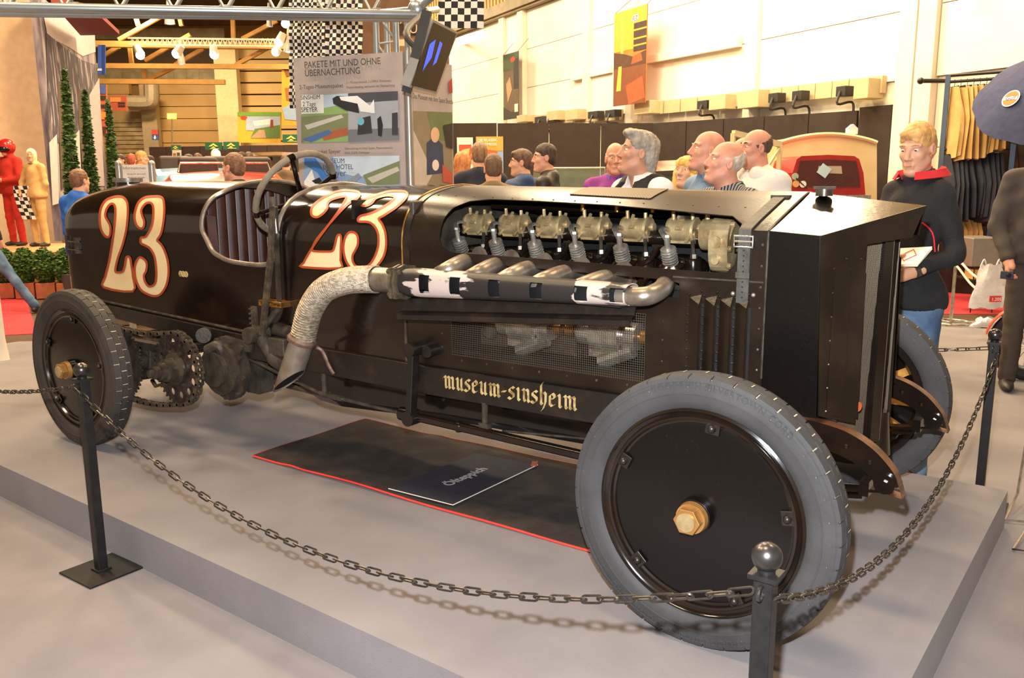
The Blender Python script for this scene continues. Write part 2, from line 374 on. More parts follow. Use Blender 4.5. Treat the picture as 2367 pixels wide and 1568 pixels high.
# back wall of the hall
DH = nrm((_d[0], _d[1], 0)); RH = V((_r0[0], _r0[1], 0)); BW = CAM+DH*40
def bp(px, py, dep=40.0): return onpl(px, py, CAM+DH*dep, DH)
RB = np.array([RH, DH, (0, 0, 1)]).T
def brect(b, x0, y0, x1, y1, dep, th=.1, mi=0):
    a, c = bp(x0, y1, dep), bp(x1, y0, dep); m = (a+c)/2; w = abs((c-a)@RH); b.box(m, (w, th, abs(c[2]-a[2])), RB, mi); return b
tan1 = M('tan_wall_sheet', '#cda668', .6, 0, '#c39b5c', .8, .4, .7)
tan2 = M('light_tan_sheet', '#e2c07c', .6, 0, '#dab670', .8, .4, .7)
darkr = M('roof_dark_steel', '#6a4a22', .7, 0, '#553a1b', 2, .4, .7)  # dark brown of the roof zone sheet
clere = M('clerestory_sheet', '#8e8060', .5, 0, '#a99a75', 3, .4, .7)
cream_col = M('cream_column', '#efd6a0', .6)
yel = M('tan_steelwork', '#b98a48', .55, 0, '#a77a3c', 3, .4, .7)
a0 = bp(-900, 413, 41); a1 = bp(1160, 413, 41); m = (a0+a1)/2
b = MB(); b.box(V((m[0], m[1], 4.3)), (np.linalg.norm((a1-a0)[:2]), .3, 9), RB); wallb = b.out('wall_back', M('wall_backing', '#8f6c38', .7), kind='structure')
for k, (y0, y1) in enumerate([(192, 218.6), (219, 246.6), (247, 274.6), (275, 302.6), (303, 330.6), (331, 420)]):
    b = MB(); brect(b, 330, y0, 524, y1, 40.6, .3); b.out('wall_sheet', tan1, wallb)
    b = MB(); brect(b, 225, y0, 300, y1, 40.6, .3); b.out('wall_sheet', tan1, wallb)
for k in range(9):
    b = MB(); brect(b, 545, 110+k*27, 1100, 136.6+k*27, 40.2, .3); b.out('wall_sheet', tan2, wallb)
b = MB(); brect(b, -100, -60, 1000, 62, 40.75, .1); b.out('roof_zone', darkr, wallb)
b = MB(); brect(b, 225, 66, 520, 92, 40.5, .3); b.out('clerestory_band', clere, wallb)
for k in range(10):
    b = MB(); brect(b, 228+k*29.5, 157, 256+k*29.5, 187, 40.5, .3); b.out('clerestory_panel', clere, wallb)
b = MB(); brect(b, 225, 110, 515, 155, 40.7, .3); b.out('dark_band', M('band_dark_brown', '#4a371f', .7), wallb)  # plain dark brown band behind the girder chords
b = MB(); brect(b, 518, 100, 546, 440, 39.6, .5); b.out('column', cream_col, wallb)
b = MB(); brect(b, 345, 195, 360, 440, 39.8, .4); b.out('column', M('grey_column', '#b39c78', .6), wallb)
door = MB(); brect(door, 240, 258, 343, 300, 40.2, .3); door = door.out('door_1', M('shutter_housing', '#a78a5c', .6), kind='structure')
shm = M('roller_shutter', '#a58a60', .45, .2, '#c9b083', 3, .4, .7)
for k in range(16):
    b = MB(); brect(b, 252, 275+k*10, 340, 284+k*10, 40.0, .2); b.out('slat', shm, door)
# roof steelwork (lattice girder parallel to the back wall)
def roofbar(name, pts, dep, w):
    b = MB()
    for (x0, y0, x1, y1) in pts: b.bar(bp(x0, y0, dep), bp(x1, y1, dep), w, w)
    return b
g = MB(); g.bar(bp(150, 101, 34), bp(700, 108, 34), .3, .22); gird = g.out('trim_1', yel, kind='structure')
for q in [(150, 152, 700, 155), (150, 188, 520, 190)]:
    b = MB(); b.bar(bp(q[0], q[1], 34), bp(q[2], q[3], 34), .2, .18); b.out('girder_chord', yel, gird)
for q in [(275, 92, 390, 28), (240, 128, 275, 108), (335, 140, 440, 80), (405, 150, 470, 112), (340, 186, 410, 152), (560, 90, 640, 48), (545, 150, 625, 108), (300, 108, 305, 150), (333, 155, 335, 187), (537, 20, 540, 100), (320, 60, 308, 20), (420, 60, 410, 20)]:
    b = MB(); b.bar(bp(q[0], q[1], 34.3), bp(q[2], q[3], 34.3), .14, .14); b.out('girder_brace', yel, gird)
b = MB(); b.box((-16, 12, 10.2), (60, 50, .3)); b.out('ceiling', M('ceiling_sheet', '#7d6238', .8), kind='structure')
b = MB(); b.tube(bez([bp(300, 237, 39), bp(340, 237, 39), bp(350, 230, 39), bp(350, 195, 39)], 5), .32, 10); b.out('duct_pipe', M('duct_grey', '#b0a083', .5, .2), wallb)
# ------------------------------------------------------------------ brown partition walls of the next stand
brown = M('dark_brown_partition', '#2d2018', .85, 0, '#261a13', 5, .4, .7)
BA, BB, BC = PD(1030, 285, 17.1), PD(1510, 285, 17.1), PD(2148, 240, 12.7)
def partition(p, q, n, z0, z1, label):
    r0 = thing('partition_wall', ((p[0]+q[0])/2, (p[1]+q[1])/2, FLOOR), label, 'partition')
    for k in range(n):
        a = p+(q-p)*(k/n); c = p+(q-p)*((k+1)/n-.004); zz = z0+(z1-z0)*(k+.5)/n
        b = MB(); b.bar(V((a[0], a[1], (zz+FLOOR)/2)), V((c[0], c[1], (zz+FLOOR)/2)), .06, zz-FLOOR); b.out('panel', brown, r0)
    return r0
partition(BA, BB, 4, BA[2], BB[2], 'dark brown exhibition partition behind the row of visitors, hung with two posters')
partition(BB, PD(1986, 258, 13.75), 5, BB[2], PD(1986, 256, 13.75)[2], 'long dark brown partition running behind the cream van')
partition(PD(1990, 247, 13.7), BC, 2, PD(1990, 247, 13.7)[2], BC[2], 'taller dark brown partition end beside the clothes rack')
# ------------------------------------------------------------------ the race car: body
YC, YS = .88, .45
car = thing('race_car', (-1.8, YC, 0), 'black vintage racing car number 23 with exposed aero engine on the grey dais', 'car')
_round = bez([(.43, .63), (.43, .9), (.43, 1.10), (.43, 1.17), (.418, 1.235), (.39, 1.29), (.35, 1.331), (.28, 1.368), (.19, 1.392), (.10, 1.406), (0, 1.412)], 6)
_roof = [(.43, .63), (.43, .9), (.43, 1.10), (.43, 1.2), (.43, 1.255), (.428, 1.266), (.36, 1.288), (.28, 1.311), (.19, 1.337), (.10, 1.363), (0, 1.388)]
_T = np.linspace(0, 10, 61)
_RH = np.array([p[0] for p in _round]); _RZ = np.array([p[1] for p in _round])
_FH = np.interp(_T, range(11), [p[0] for p in _roof]); _FZ = np.interp(_T, range(11), [p[1] for p in _roof])
def sect(x):
    if x >= -1.627:
        k = min(1, (x+1.627)/1.627); k = k*k*(3-2*k)*.35+k*.65
        return _RH*(1-k)+_FH*k, _RZ*(1-k)+_FZ*k
    H = _RH.copy(); Z = _RZ.copy()
    t = min(1, max(0, (-2.3-x)/.7)); zt = 1.412+.025*t
    if x < -4.0:
        q = (-4.0-x)/.76; zt -= .13*q**2.6
    zb = .63
    if x < -2.7: zb = .64+.06*min(1.2, (-2.7-x)/1.42)
    Z = np.where(Z > 1.0, 1.0+(Z-1.0)*(zt-1.0)/.412, Z); Z = np.where(Z < 1.0, zb+(Z-.63)*(1.0-zb)/.37, Z)
    w = .43
    if x < -4.44: w = .13+.30*sqrt(max(0, 1-((x+4.44)/.302)**2))
    return H*w/.43, Z
_cache = {}
def surf(x, s):
    k = round(x, 4)
    if k not in _cache: _cache[k] = sect(x)
    H, Z = _cache[k]; far = s > 10; t = 20-s if far else s
    h = np.interp(t, _T, H); z = np.interp(t, _T, Z)
    return V((x, YC+h if far else YC-h, z))
def sinv(x, z):
    H, Z = sect(x); return float(np.interp(z, Z, _T))
def to_s(poly): return [(x, sinv(x, z)) for x, z in poly]
OPEN = [(-1.415, 1.20), (-1.40, 1.16), (-1.36, 1.14), (-1.30, 1.136), (-.17, 1.118), (-.125, 1.123), (-.10, 1.15), (-.09, 1.2), (-.085, 1.262), (-.10, 1.285), (-.16, 1.307), (-.4, 1.322), (-.67, 1.338), (-1.0, 1.35), (-1.25, 1.356), (-1.34, 1.348), (-1.39, 1.322), (-1.41, 1.27)]
GAP = [(-1.40, 1.02), (-.30, 1.02), (-.30, 1.072), (-.34, 1.082), (-1.37, 1.098), (-1.40, 1.094)]
WIN = [(-1.356, .695), (-.429, .711), (-.432, .951), (-1.353, .93)]
b = MB()
sheet(b, [(-1.627, 0), (.014, 0), (.014, 20), (-1.627, 20)], [to_s(OPEN), to_s(GAP), to_s(WIN)], surf, .055, .25)
bonnet = b.out('bonnet', black, car, solid=.004, crease=24, label='black sheet bonnet with long cut-out over the engine')
# scuttle, cockpit and tail in one skin
cs = 1.02
CK = [(-2.47, sinv(-2.47, cs)+.35), (-2.56, sinv(-2.5, cs)), (-2.80, sinv(-2.8, 1.018)), (-2.93, sinv(-2.95, 1.04)), (-3.02, sinv(-3, 1.09)), (-3.075, sinv(-3.07, 1.17)), (-3.085, sinv(-3.08, 1.26)), (-3.07, 6), (-3.04, 7), (-3.03, 10)]
CK = CK+[(x, 20-s) for x, s in CK[::-1][1:]]+[(-2.45, 14), (-2.45, 10), (-2.45, 6)]
b = MB()
sheet(b, [(-4.742, 0), (-1.627, 0), (-1.627, 20), (-4.742, 20)], [CK], surf, .055, .25)
e = [surf(-4.742, s) for s in np.linspace(0, 20, 41)]
b.add(e, [tuple(range(41))], 0)
tail = b.out('tail_body', blackg, car, solid=.006, label='glossy black tail and scuttle skin')
from mathutils.bvhtree import BVHTree
_bb = MB(); sheet(_bb, [(-4.742, 0), (-1.0, 0), (-1.0, 10), (-4.742, 10)], [], surf, .05, .25)
BVH = BVHTree.FromPolygons([Vector(v) for v in _bb.v], _bb.f)
def hit(px, py, off):
    d = Vector(ray(px, py)).normalized(); p, n, i, t = BVH.ray_cast(Vector(CAM), d)
    if p is None: return None
    if n.dot(d) > 0: n = -n
    return V(p)+V(n)*off
b = MB()      # bead round the cockpit edge and the bonnet seams
b.tube([surf(x, s)+nrm(surf(x, s)-V((x, YC, .9)))*.004 for x, s in [tuple(q) for q in bez(CK+[CK[0]], 5)]], .013, 8)
b.out('cockpit_bead', pipem, car)
b = MB(); b.tube([surf(-1.627, s)+nrm(surf(-1.627, s)-V((-1.627, YC, .9)))*.005 for s in np.linspace(1.5, 18.5, 60)], .005, 6)
b.out('seam_bead', brass, car)
b = MB(); b.tube([surf(.012, s)+nrm(surf(.012, s)-V((.012, YC, .9)))*.002 for s in np.linspace(.5, 19.5, 60)], .004, 6); b.out('cowl_bead', darksteel, car)
b = MB(); G = []
for s in np.linspace(1.5, 9.6, 40): G.append([surf(-1.622, s)+V((0, -.004, .002)), surf(-1.585, s)+V((0, -.004, .002))])
b.grid(G); b.out('seam_strap', wornblk, car, solid=.003)
# rivets along the bonnet edges
def rivet(b, p, n, r=.006): b.sph(V(p)+nrm(n)*r*.1, r, 7, 4, (1, 1, 1))
b = MB()
for x in np.linspace(-1.55, -.05, 16):
    s = sinv(x, 1.356-.03*(x+1.4)/1.2)+.35; rivet(b, surf(x, s), (0, -.4, 1), .005)
for z in np.linspace(.72, 1.22, 8): rivet(b, (-.005, YS, z), (0, -1, 0))
for x in np.linspace(-1.3, -.5, 7): rivet(b, (x, YS, .672), (0, -1, 0), .007)
for z in (.72, .78, .86, .93): rivet(b, (-.36, YS, z), (0, -1, 0), .005); rivet(b, (-1.41, YS, z), (0, -1, 0), .005)
b.out('bonnet_rivets', darksteel, car, kind='stuff')
# lower side panel edge over the exhaust gap
b = MB(); b.box((-.16, YS-.003, 1.095), (.33, .004, .006)); b.out('panel_edge_strip', darksteel, car); b = MB(); b.box((-1.62, YS-.004, .78), (.012, .006, .55)); b.out('panel_edge_strip', darksteel, car)
# louvres on the bonnet side: four raised vents open at the front edge
for i, x in enumerate((-.262, -.205, -.148, -.091)):
    b = MB(); z0, z1 = .69, 1.005; w = .048; d = .024
    v = [(x, YS, z0), (x, YS, z1+.022), (x+w, YS-d, z0), (x+w, YS-d, z1), (x+w, YS, z1+.034), (x+w, YS, z0)]
    b.add(v, [(0, 2, 3, 1), (1, 3, 4)], 0)
    for z in np.linspace(z0+.02, z1-.01, 10): rivet(b, (x-.004, YS, z), (0, -1, 0), .0045)
    rivet(b, (x, YS, z1+.03), (0, -1, 0), .005); rivet(b, (x+w, YS, z1+.045), (0, -1, 0), .005)
    b.box((x+w+.004, YS-.001, (z0+z1)/2), (.008, .003, z1-z0), mi=1)
    b.out('louvre', [black, inside], car, solid=.002)
# ---- nose cowl with V-shaped prow
A = V((.182, YS, 1.257)); Ab = V((.203, YS, .655)); B = V((.41, YC, 1.344)); S1 = V((.014, YS, 1.268)); S2 = V((.014, YC, 1.388))
pn = nrm(np.cross(B-A, Ab-A))
def mir(p): p = V(p).copy(); p[1] = 2*YC-p[1]; return p
def pl(x, y): return onpl(x, y, A, pn)
b = MB()
b.add([S1, A, B, S2, mir(A), mir(S1)], [(0, 1, 2, 3), (3, 2, 4, 5)])
b.add([S1, A, Ab, V((.014, YS, .64))], [(0, 3, 2, 1)]); b.add([mir(S1), mir(A), mir(Ab), V((.014, 2*YC-YS, .64))], [(0, 1, 2, 3)])
b.out('nose_cowl', black_crack, car, solid=.004, off=-1, bevel=.002, label='black crackled radiator cowl with pointed peak')
L1 = pl(2108, 548); L2 = pl(2003, 566); L3 = pl(1975, 979); L4 = pl(1891, 962)
b = MB()
for f in (lambda p: p, mir):
    b.add([f(A), f(B), f(L1), f(L2), f(L3), f(L4)], [(0, 1, 2, 3), (0, 3, 4, 5)])
b.out('prow_plate', black, car, solid=.005)
ex = nrm(L2-A*V((1, 1, 0))-V((0, 0, L2[2]))); ez = V((0, 0, 1)); nn = nrm(pn if pn[1] < 0 else -pn)
for f in (lambda p: p, mir):
    for px0, px1 in ((1928, 1956), (1964, 1990)):
        p0 = pl(px0, 615); p1 = pl(px1, 606); q0 = pl(px0-20, 958); q1 = pl(px1-20, 962)
        b = MB(); w = nn*.022
        v = [p0, p1, p1+V((0, 0, -.03))+w, p0+V((0, 0, -.035))+w*.15, q0+w*.15, q1+w, q1]
        b.add([f(a) for a in v], [(0, 3, 2, 1), (3, 4, 5, 2)])
        for t in np.linspace(.02, .98, 7): rivet(b, f(p0+(q0-p0)*t), f(nn)-f(V((0, 0, 0))), .005)
        rivet(b, f(p1+V((0, 0, .01))), (0, -1, 0), .006)
        b.out('prow_louvre', black, car, solid=.002)
# grille: woven wire in a recess, dark posts at the prow line
gp = L2-nn*.05; b = MB()
for f in (lambda p: p, mir):
    u = nrm(V((.40-.182, YC-YS, 0)))
    o = V((L2[0], L2[1], 0))-nn*.05; o[2] = 0; W_ = min(float((onpl(2058, 800, A-nn*.05, pn)-o)@u), (YC-o[1])/u[1]-.01)+.02
    for k in range(44): 
        q = o+u*(-.02+W_*k/43); b.bar(f(q+V((0, 0, .50))), f(q+V((0, 0, 1.23))), .0018, .0018)
    for k in range(130):
        z = .50+.73*k/129; b.bar(f(o+u*-.02+V((0, 0, z))), f(o+u*(W_-.02)+V((0, 0, z))), .0018, .0018)
b.out('radiator_grille', wire, car, label='fine wire radiator grille', kind='stuff')
b = MB()
for k in (-1, 1):
    pass
b.box((.18, YC, .86), (.02, .60, .78)); b.box((.10, YC, .86), (.12, .8, .72), mi=1)
b.box((.225, YC, .50), (.16, .30, .05))
b.cyl((.31, YC, .60), (.30, YC, .44), .035, .06, 12)
b.out('radiator_core', [blackg, inside], car, bevel=.004)
def pl2(x, y, o): return onpl(x, y, A-nn*o, pn)
for f in (lambda p: p, mir):
    for x0, x1, o in ((2038, 2047, .055), (2047, 2057, .040), (2057, 2067, .050)):
        q = [pl2(x0, 560, o), pl2(x1, 560, o), pl2(x1-36, 1022, o), pl2(x0-36, 1022, o)]
        for p in q:
            if p[1] > YC-.004: p[0] -= (p[1]-YC+.004)*.507; p[1] = YC-.004
        b = MB(); b.prism([f(p) for p in q], f(-nn*.04)-f(V((0, 0, 0)))); b.out('radiator_post', blackg, car)
b = MB(); c = pl(1981, 940)-nn*.0; b.cyl(c-nn*.01, c+nn*.006, .017, n=20); b.out('round_badge', M('orange_badge', '#b5522a', .5), car, label='small round orange badge')
# ---- frame rails
def rail(y, w):
    b = MB(); st = [(.12, .652, .56), (-.4, .637, .505), (-1.5, .628, .497), (-2.2, .632, .505), (-2.7, .638, .515), (-3.4, .668, .58), (-4.2, .70, .63)]
    G = []
    for x, zt, zb in st: G.append([V((x, y-w/2, zt)), V((x, y+w/2, zt)), V((x, y+w/2, zb)), V((x, y-w/2, zb))])
    b.grid(G, sm=False, cu=True); b.add(G[0], [(0, 1, 2, 3)]); b.add(G[-1], [(3, 2, 1, 0)]); return b
rail(.448, .05).out('frame_rail', wornblk, car, bevel=.006, label='black steel frame rail with gold museum lettering'); rail(2*YC-.448, .05).out('frame_rail', wornblk, car, bevel=.006)
for x in (.0, -.9, -2.0, -3.3, -4.1): b = MB(); b.cyl((x, .45, .575 if x > -3 else .64), (x, 2*YC-.45, .575 if x > -3 else .64), .035, n=10); b.out('frame_crossmember', iron, car)
# dumb irons with copper-worn top edge, leaf springs
for y in (.45, 2*YC-.45):
    top = bez([(.05, y, .655), (.18, y, .65), (.30, y, .632), (.39, y, .588), (.455, y, .525), (.478, y, .478)], 5)
    bot = bez([(.05, y, .565), (.18, y, .558), (.26, y, .556), (.33, y, .535), (.385, y, .50), (.42, y, .452)], 5)
    b = MB(); w = .055
    n = len(top)
    b.grid([[p+V((0, -w/2, 0)), q+V((0, -w/2, 0))] for p, q in zip(top, bot)], 0, False)
    b.grid([[q+V((0, w/2, 0)), p+V((0, w/2, 0))] for p, q in zip(top, bot)], 0, False)
    b.grid([[q+V((0, -w/2, 0)), q+V((0, w/2, 0))] for q in bot], 0, False)
    b.grid([[p+V((0, w/2, .001)), p+V((0, -w/2, .001))] for p in top], 1, True)
    for t in top[::1]: pass
    b.cyl((.436, y-.042, .483), (.436, y+.042, .483), .033, n=16); b.cyl((.436, y-.052, .483), (.436, y+.052, .483), .014, n=8)
    for x, z in ((.20, .605), (.31, .585), (.385, .545)): b.sph((x, y-w/2, z), .011, 8, 5); b.sph((x, y+w/2, z), .011, 8, 5)
    b.add([(.478, y-w/2, .478), (.478, y+w/2, .478), (.49, y+w/2, .44), (.49, y-w/2, .44), (.42, y-w/2, .452), (.42, y+w/2, .452)], [(0, 1, 2, 3), (3, 2, 5, 4)], 1)
    b.out('dumb_iron', [blackg, copper], car, label='curved black dumb iron with worn copper edge')
    for j in range(5):
        b = MB(); L = .44-.07*j; pts = [(x, y, .455-.022*j-.045*(1-(x/.44)**2)) for x in np.linspace(-L, L, 15)]
        G = [[V((p[0], y-.025, p[2]+.005)), V((p[0], y+.025, p[2]+.005)), V((p[0], y+.025, p[2]-.005)), V((p[0], y-.025, p[2]-.005))] for p in pts]
        b.grid(G, 0, False, True); b.add(G[0], [(0, 1, 2, 3)]); b.add(G[-1], [(3, 2, 1, 0)])
        if j == 0: b.box((.375, y, .452), (.03, .065, .05))
        b.out('spring_leaf', blackg, car)
b = MB(); b.tube([(0, .1, .40), (0, .3, .34), (0, .6, .31), (0, YC, .30), (0, 1.16, .31), (0, 1.46, .34), (0, 1.66, .40)], .032, 10); b.cyl((0, .02, .435), (0, .16, .435), .05, n=14); b.cyl((0, 1.60, .435), (0, 1.74, .435), .05, n=14)
b.cyl((0, .11, .33), (0, .11, .53), .028); b.cyl((0, 1.65, .33), (0, 1.65, .53), .028); b.tube([(-.12, .14, .38), (-.12, 1.62, .38)], .014, 8)
b.out('front_axle', iron, car)
# belly pan
b = MB(); G = []
for x, zt, zb in ((-2.46, .52, .37), (-2.36, .52, .31), (-2.2, .52, .30), (-1.5, .52, .34), (-.6, .52, .36), (.05, .54, .42)):
    G.append([V((x, .50, zt)), V((x, .52, zb+.05)), V((x, .58, zb)), V((x, YC, zb-.02)), V((x, 1.18, zb)), V((x, 1.24, zb+.05)), V((x, 1.26, zt))])
b.grid(G); b.add(G[0], [tuple(range(7))]); b.add(G[-1], [tuple(range(7))[::-1]]); b.out('belly_pan', blackg, car)
# ---- strap round the bonnet with buckle
b = MB(); pts = [surf(-.066, s)+V((0, -.006, .004)) for s in np.linspace(3.2, 9.0, 26)]; pts = [V((-.066, YS-.006, z)) for z in np.linspace(1.02, 1.19, 6)]+pts
b.grid([[p+V((-.021, 0, 0)), p+V((.021, 0, 0))] for p in pts]); b.out('bonnet_strap', leatherstrap, car, solid=.006, label='grey leather bonnet strap with buckle')
b = MB(); b.tube([(-.10, YS-.013, 1.212), (-.10, YS-.013, 1.248), (-.035, YS-.013, 1.248), (-.035, YS-.013, 1.212)], .0045, 6, True); b.cyl((-.10, YS-.013, 1.23), (-.035, YS-.013, 1.23), .004, n=6); b.out('buckle', steel, car)
b = MB(); b.box((-.066, YS-.012, 1.115), (.05, .012, .022)); b.out('strap_keeper', leatherstrap, car, bevel=.003)
for x in (-.10, -.028): b = MB(); b.sph((x, YS-.004, 1.05), .008, 8, 5); b.out('strap_stud', steel, car)
b = MB()
for z in np.linspace(1.04, 1.20, 10): b.cyl((-.066, YS-.0115, z), (-.066, YS-.009, z), .003, n=6)
b.out('strap_hole', inside, car)
p = surf(-.066, 9.0); b = MB(); b.box(p+V((0, .02, .008)), (.07, .025, .012)); b.out('strap_loop', darksteel, car)
b = MB(); b.cyl((.08, YC-.05, 1.375), (.08, YC-.05, 1.40), .03, n=14); b.box((.08, YC-.05, 1.405), (.075, .02, .01)); b.out('radiator_filler', darksteel, car)
b = MB(); G = [[surf(x, s)+V((0, 0, .005)) for s in np.linspace(8.2, 9.9, 8)] for x in np.linspace(-.92, -.55, 10)]; b.grid(G); b.out('cooling_mesh_panel', M('perforated_panel', '#6d5a3e', .5, .5, '#352a1d', 160, .45, .55, kind='CHECK'), car, solid=.003)
# ---- tail details
b = MB(); b.cyl((-4.48, YC, 1.39), (-4.48, YC, 1.435), .075, n=24); b.cyl((-4.48, YC, 1.435), (-4.48, YC, 1.462), .092, .095, n=24, mi=1); b.cyl((-4.48, YC, 1.385), (-4.48, YC, 1.405), .088, n=24); b.out('fuel_filler', [blackg, steel], car, label='black fuel filler with bright cap')
b = MB()
for zz in (1.02, 1.07):
    b.tube([surf(-4.5, sinv(-4.5, zz))+V((-.01, -.012, 0)), surf(-4.42, sinv(-4.42, zz))+V((0, -.02, 0)), surf(-4.34, sinv(-4.34, zz))+V((0, -.012, 0))], .005, 6)
b.box(surf(-4.38, sinv(-4.38, 1.045))+V((0, -.01, 0)), (.03, .014, .10)); b.box(surf(-4.5, sinv(-4.5, 1.045))+V((0, -.012, 0)), (.02, .014, .12)); b.out('tail_latch', darksteel, car)
b = MB(); b.tube([surf(x, 0)+V((0, -.006, .012)) for x in np.linspace(-4.40, -2.62, 20)], .008, 6); b.out('sill_bead', iron, car)
b = MB(); c = PY(424, 634, YS-.004); 
for k in (-1, 0, 1): b.torus(c+V((k*.026, 0, 0)), (0, 1, 0), .014, .004, 12, 5)
b.box(c, (.07, .004, .018)); b.out('small_emblem', gold, car)
# ---- painted numbers
def zpts(z, s, ox, oy): return [(ox+x/s, oy+y/s) for x, y in z]
N2a = zpts([(470, 178), (430, 195), (405, 235), (398, 290), (405, 345), (425, 380), (445, 388), (455, 370), (455, 330), (440, 300), (428, 275), (435, 240), (455, 215), (475, 218), (482, 250), (478, 320), (465, 420), (448, 520), (428, 600), (420, 655), (575, 677), (576, 600), (568, 540), (560, 497), (541, 495), (533, 540), (520, 573), (488, 575), (482, 560), (495, 500), (520, 430), (540, 350), (548, 270), (545, 210), (525, 182), (500, 175)], 2.306, 60, 380)
N3a = zpts([(690, 175), (640, 180), (605, 205), (588, 250), (584, 290), (595, 325), (615, 342), (632, 335), (636, 305), (625, 275), (620, 245), (640, 215), (665, 208), (682, 225), (684, 280), (675, 330), (655, 370), (640, 388), (620, 390), (616, 405), (620, 422), (645, 434), (668, 450), (690, 490), (700, 560), (698, 620), (685, 645), (660, 650), (640, 625), (634, 592), (645, 570), (650, 535), (640, 510), (615, 495), (598, 510), (585, 550), (590, 610), (615, 665), (650, 690), (690, 702), (725, 690), (755, 640), (766, 570), (758, 500), (735, 440), (715, 415), (705, 403), (725, 370), (738, 310), (743, 240), (735, 190), (715, 176)], 2.306, 60, 380)
N2b = zpts([(600, 158), (540, 170), (470, 205), (420, 245), (407, 280), (415, 305), (445, 312), (480, 290), (503, 260), (502, 238), (522, 215), (580, 197), (610, 198), (600, 225), (560, 290), (500, 370), (440, 450), (395, 520), (365, 575), (356, 600), (575, 607), (580, 560), (582, 490), (583, 420), (562, 418), (548, 470), (535, 505), (500, 510), (425, 507), (415, 492), (440, 440), (490, 380), (560, 300), (620, 240), (670, 210), (690, 185), (670, 165)], 2.529, 560, 380)
N3b = zpts([(930, 163), (860, 165), (790, 185), (720, 210), (695, 225), (690, 240), (720, 250), (760, 235), (785, 205), (840, 190), (880, 192), (893, 205), (860, 235), (810, 265), (770, 285), (740, 295), (700, 305), (683, 320), (687, 337), (740, 340), (775, 360), (798, 400), (803, 450), (795, 500), (775, 550), (750, 585), (715, 605), (680, 600), (655, 575), (650, 535), (668, 500), (682, 465), (680, 420), (660, 400), (630, 400), (607, 430), (597, 480), (602, 530), (618, 575), (650, 615), (700, 635), (760, 620), (805, 580), (835, 530), (847, 470), (842, 400), (822, 350), (802, 322), (830, 305), (900, 260), (950, 215), (968, 185), (955, 168)], 2.529, 560, 380)
def number(poly, name):
    pts = bez(poly+[poly[0]], 3)[:-1]; pts = [tuple(q) for q in pts]; ok = lambda x, y, o: hit(x, y, o)
    b = MB()
    last = [None]
    def fm(x, y):
        h = hit(x, y, .005)
        if h is None: h = last[0]
        last[0] = h; return h
    sheet(b, pts, [], fm, 9, 9); o = b.out(name, cream, car, label='cream painted racing numeral with red outline')
    b = MB(); n = len(pts); G = []
    for i in range(n+1):
        p = V(pts[i % n]); t = nrm(V(pts[(i+1) % n])-V(pts[(i-1) % n])); q = V((-t[1], t[0]))
        a = hit(*(p+q*2.6), .0068); c = hit(*(p-q*2.6), .0068)
        if a is None or c is None: continue
        G.append([a, c])
    b.grid(G); b.out('outline', redline, o)
for q, nm in ((N2a, 'numeral_two'), (N3a, 'numeral_three'), (N2b, 'numeral_two'), (N3b, 'numeral_three')): number(q, nm)
# ---- blackletter sign on the rail, drawn with a broad nib
GL = {'m': ([[(0, .85), (.12, 1), (.22, .88), (.22, .12), (.32, 0)], [(.22, .85), (.42, 1), (.54, .88), (.54, .12), (.64, 0)], [(.54, .85), (.74, 1), (.86, .88), (.86, .12), (.98, 0)]], 1.08),
      'n': ([[(0, .85), (.12, 1), (.22, .88), (.22, .12), (.32, 0)], [(.22, .85), (.42, 1), (.54, .88), (.54, .12), (.64, 0)]], .74),
      'u': ([[(0, .85), (.12, 1), (.2, .9), (.2, .15), (.34, 0), (.52, .16)], [(.42, .9), (.52, 1), (.52, .1), (.64, 0)]], .76),
      'i': ([[(0, .85), (.12, 1), (.2, .88), (.2, .12), (.32, 0)], [(.2, 1.3), (.28, 1.38)]], .44),
      's': ([[(.5, .9), (.34, 1), (.14, .84), (.14, .66), (.46, .42), (.46, .16), (.26, 0), (.04, .12)]], .64),
      'e': ([[(.1, .5), (.46, .66), (.44, .88), (.3, 1), (.12, .84), (.12, .16), (.28, 0), (.5, .16)]], .64),
      'h': ([[(.3, 1.75), (.16, 1.55), (.16, .1), (.26, 0)], [(.16, .8), (.38, 1), (.52, .84), (.5, .2), (.34, -.3), (.2, -.5)]], .72),
      '-': ([[(.05, .5), (.4, .56)]], .55)}
b = MB(); x = 0; txt = 'museum-sinsheim'; tot = sum(GL[c][1] for c in txt)
e0 = PY(1025, 893, .422); e1 = PY(1335, 938, .422); sc = (e1[0]-e0[0])/tot; hz = .052; nib = V((.085, .09))
for c in txt:
    st, w = GL[c]
    for k, pl_ in enumerate(st):
        for i in range(len(pl_)-1):
            a = V(pl_[i]); q = V(pl_[i+1]); quad = [a-nib, a+nib, q+nib, q-nib]
            v = [V((e0[0]+(x+p[0])*sc, .4225-.0004*k-.0002*i, .546+p[1]*hz)) for p in quad]
            b.add(v, [(0, 1, 2, 3)])
    x += w
b.out('gold_lettering', gold, car, label='gold blackletter words museum-sinsheim', solid=.001)
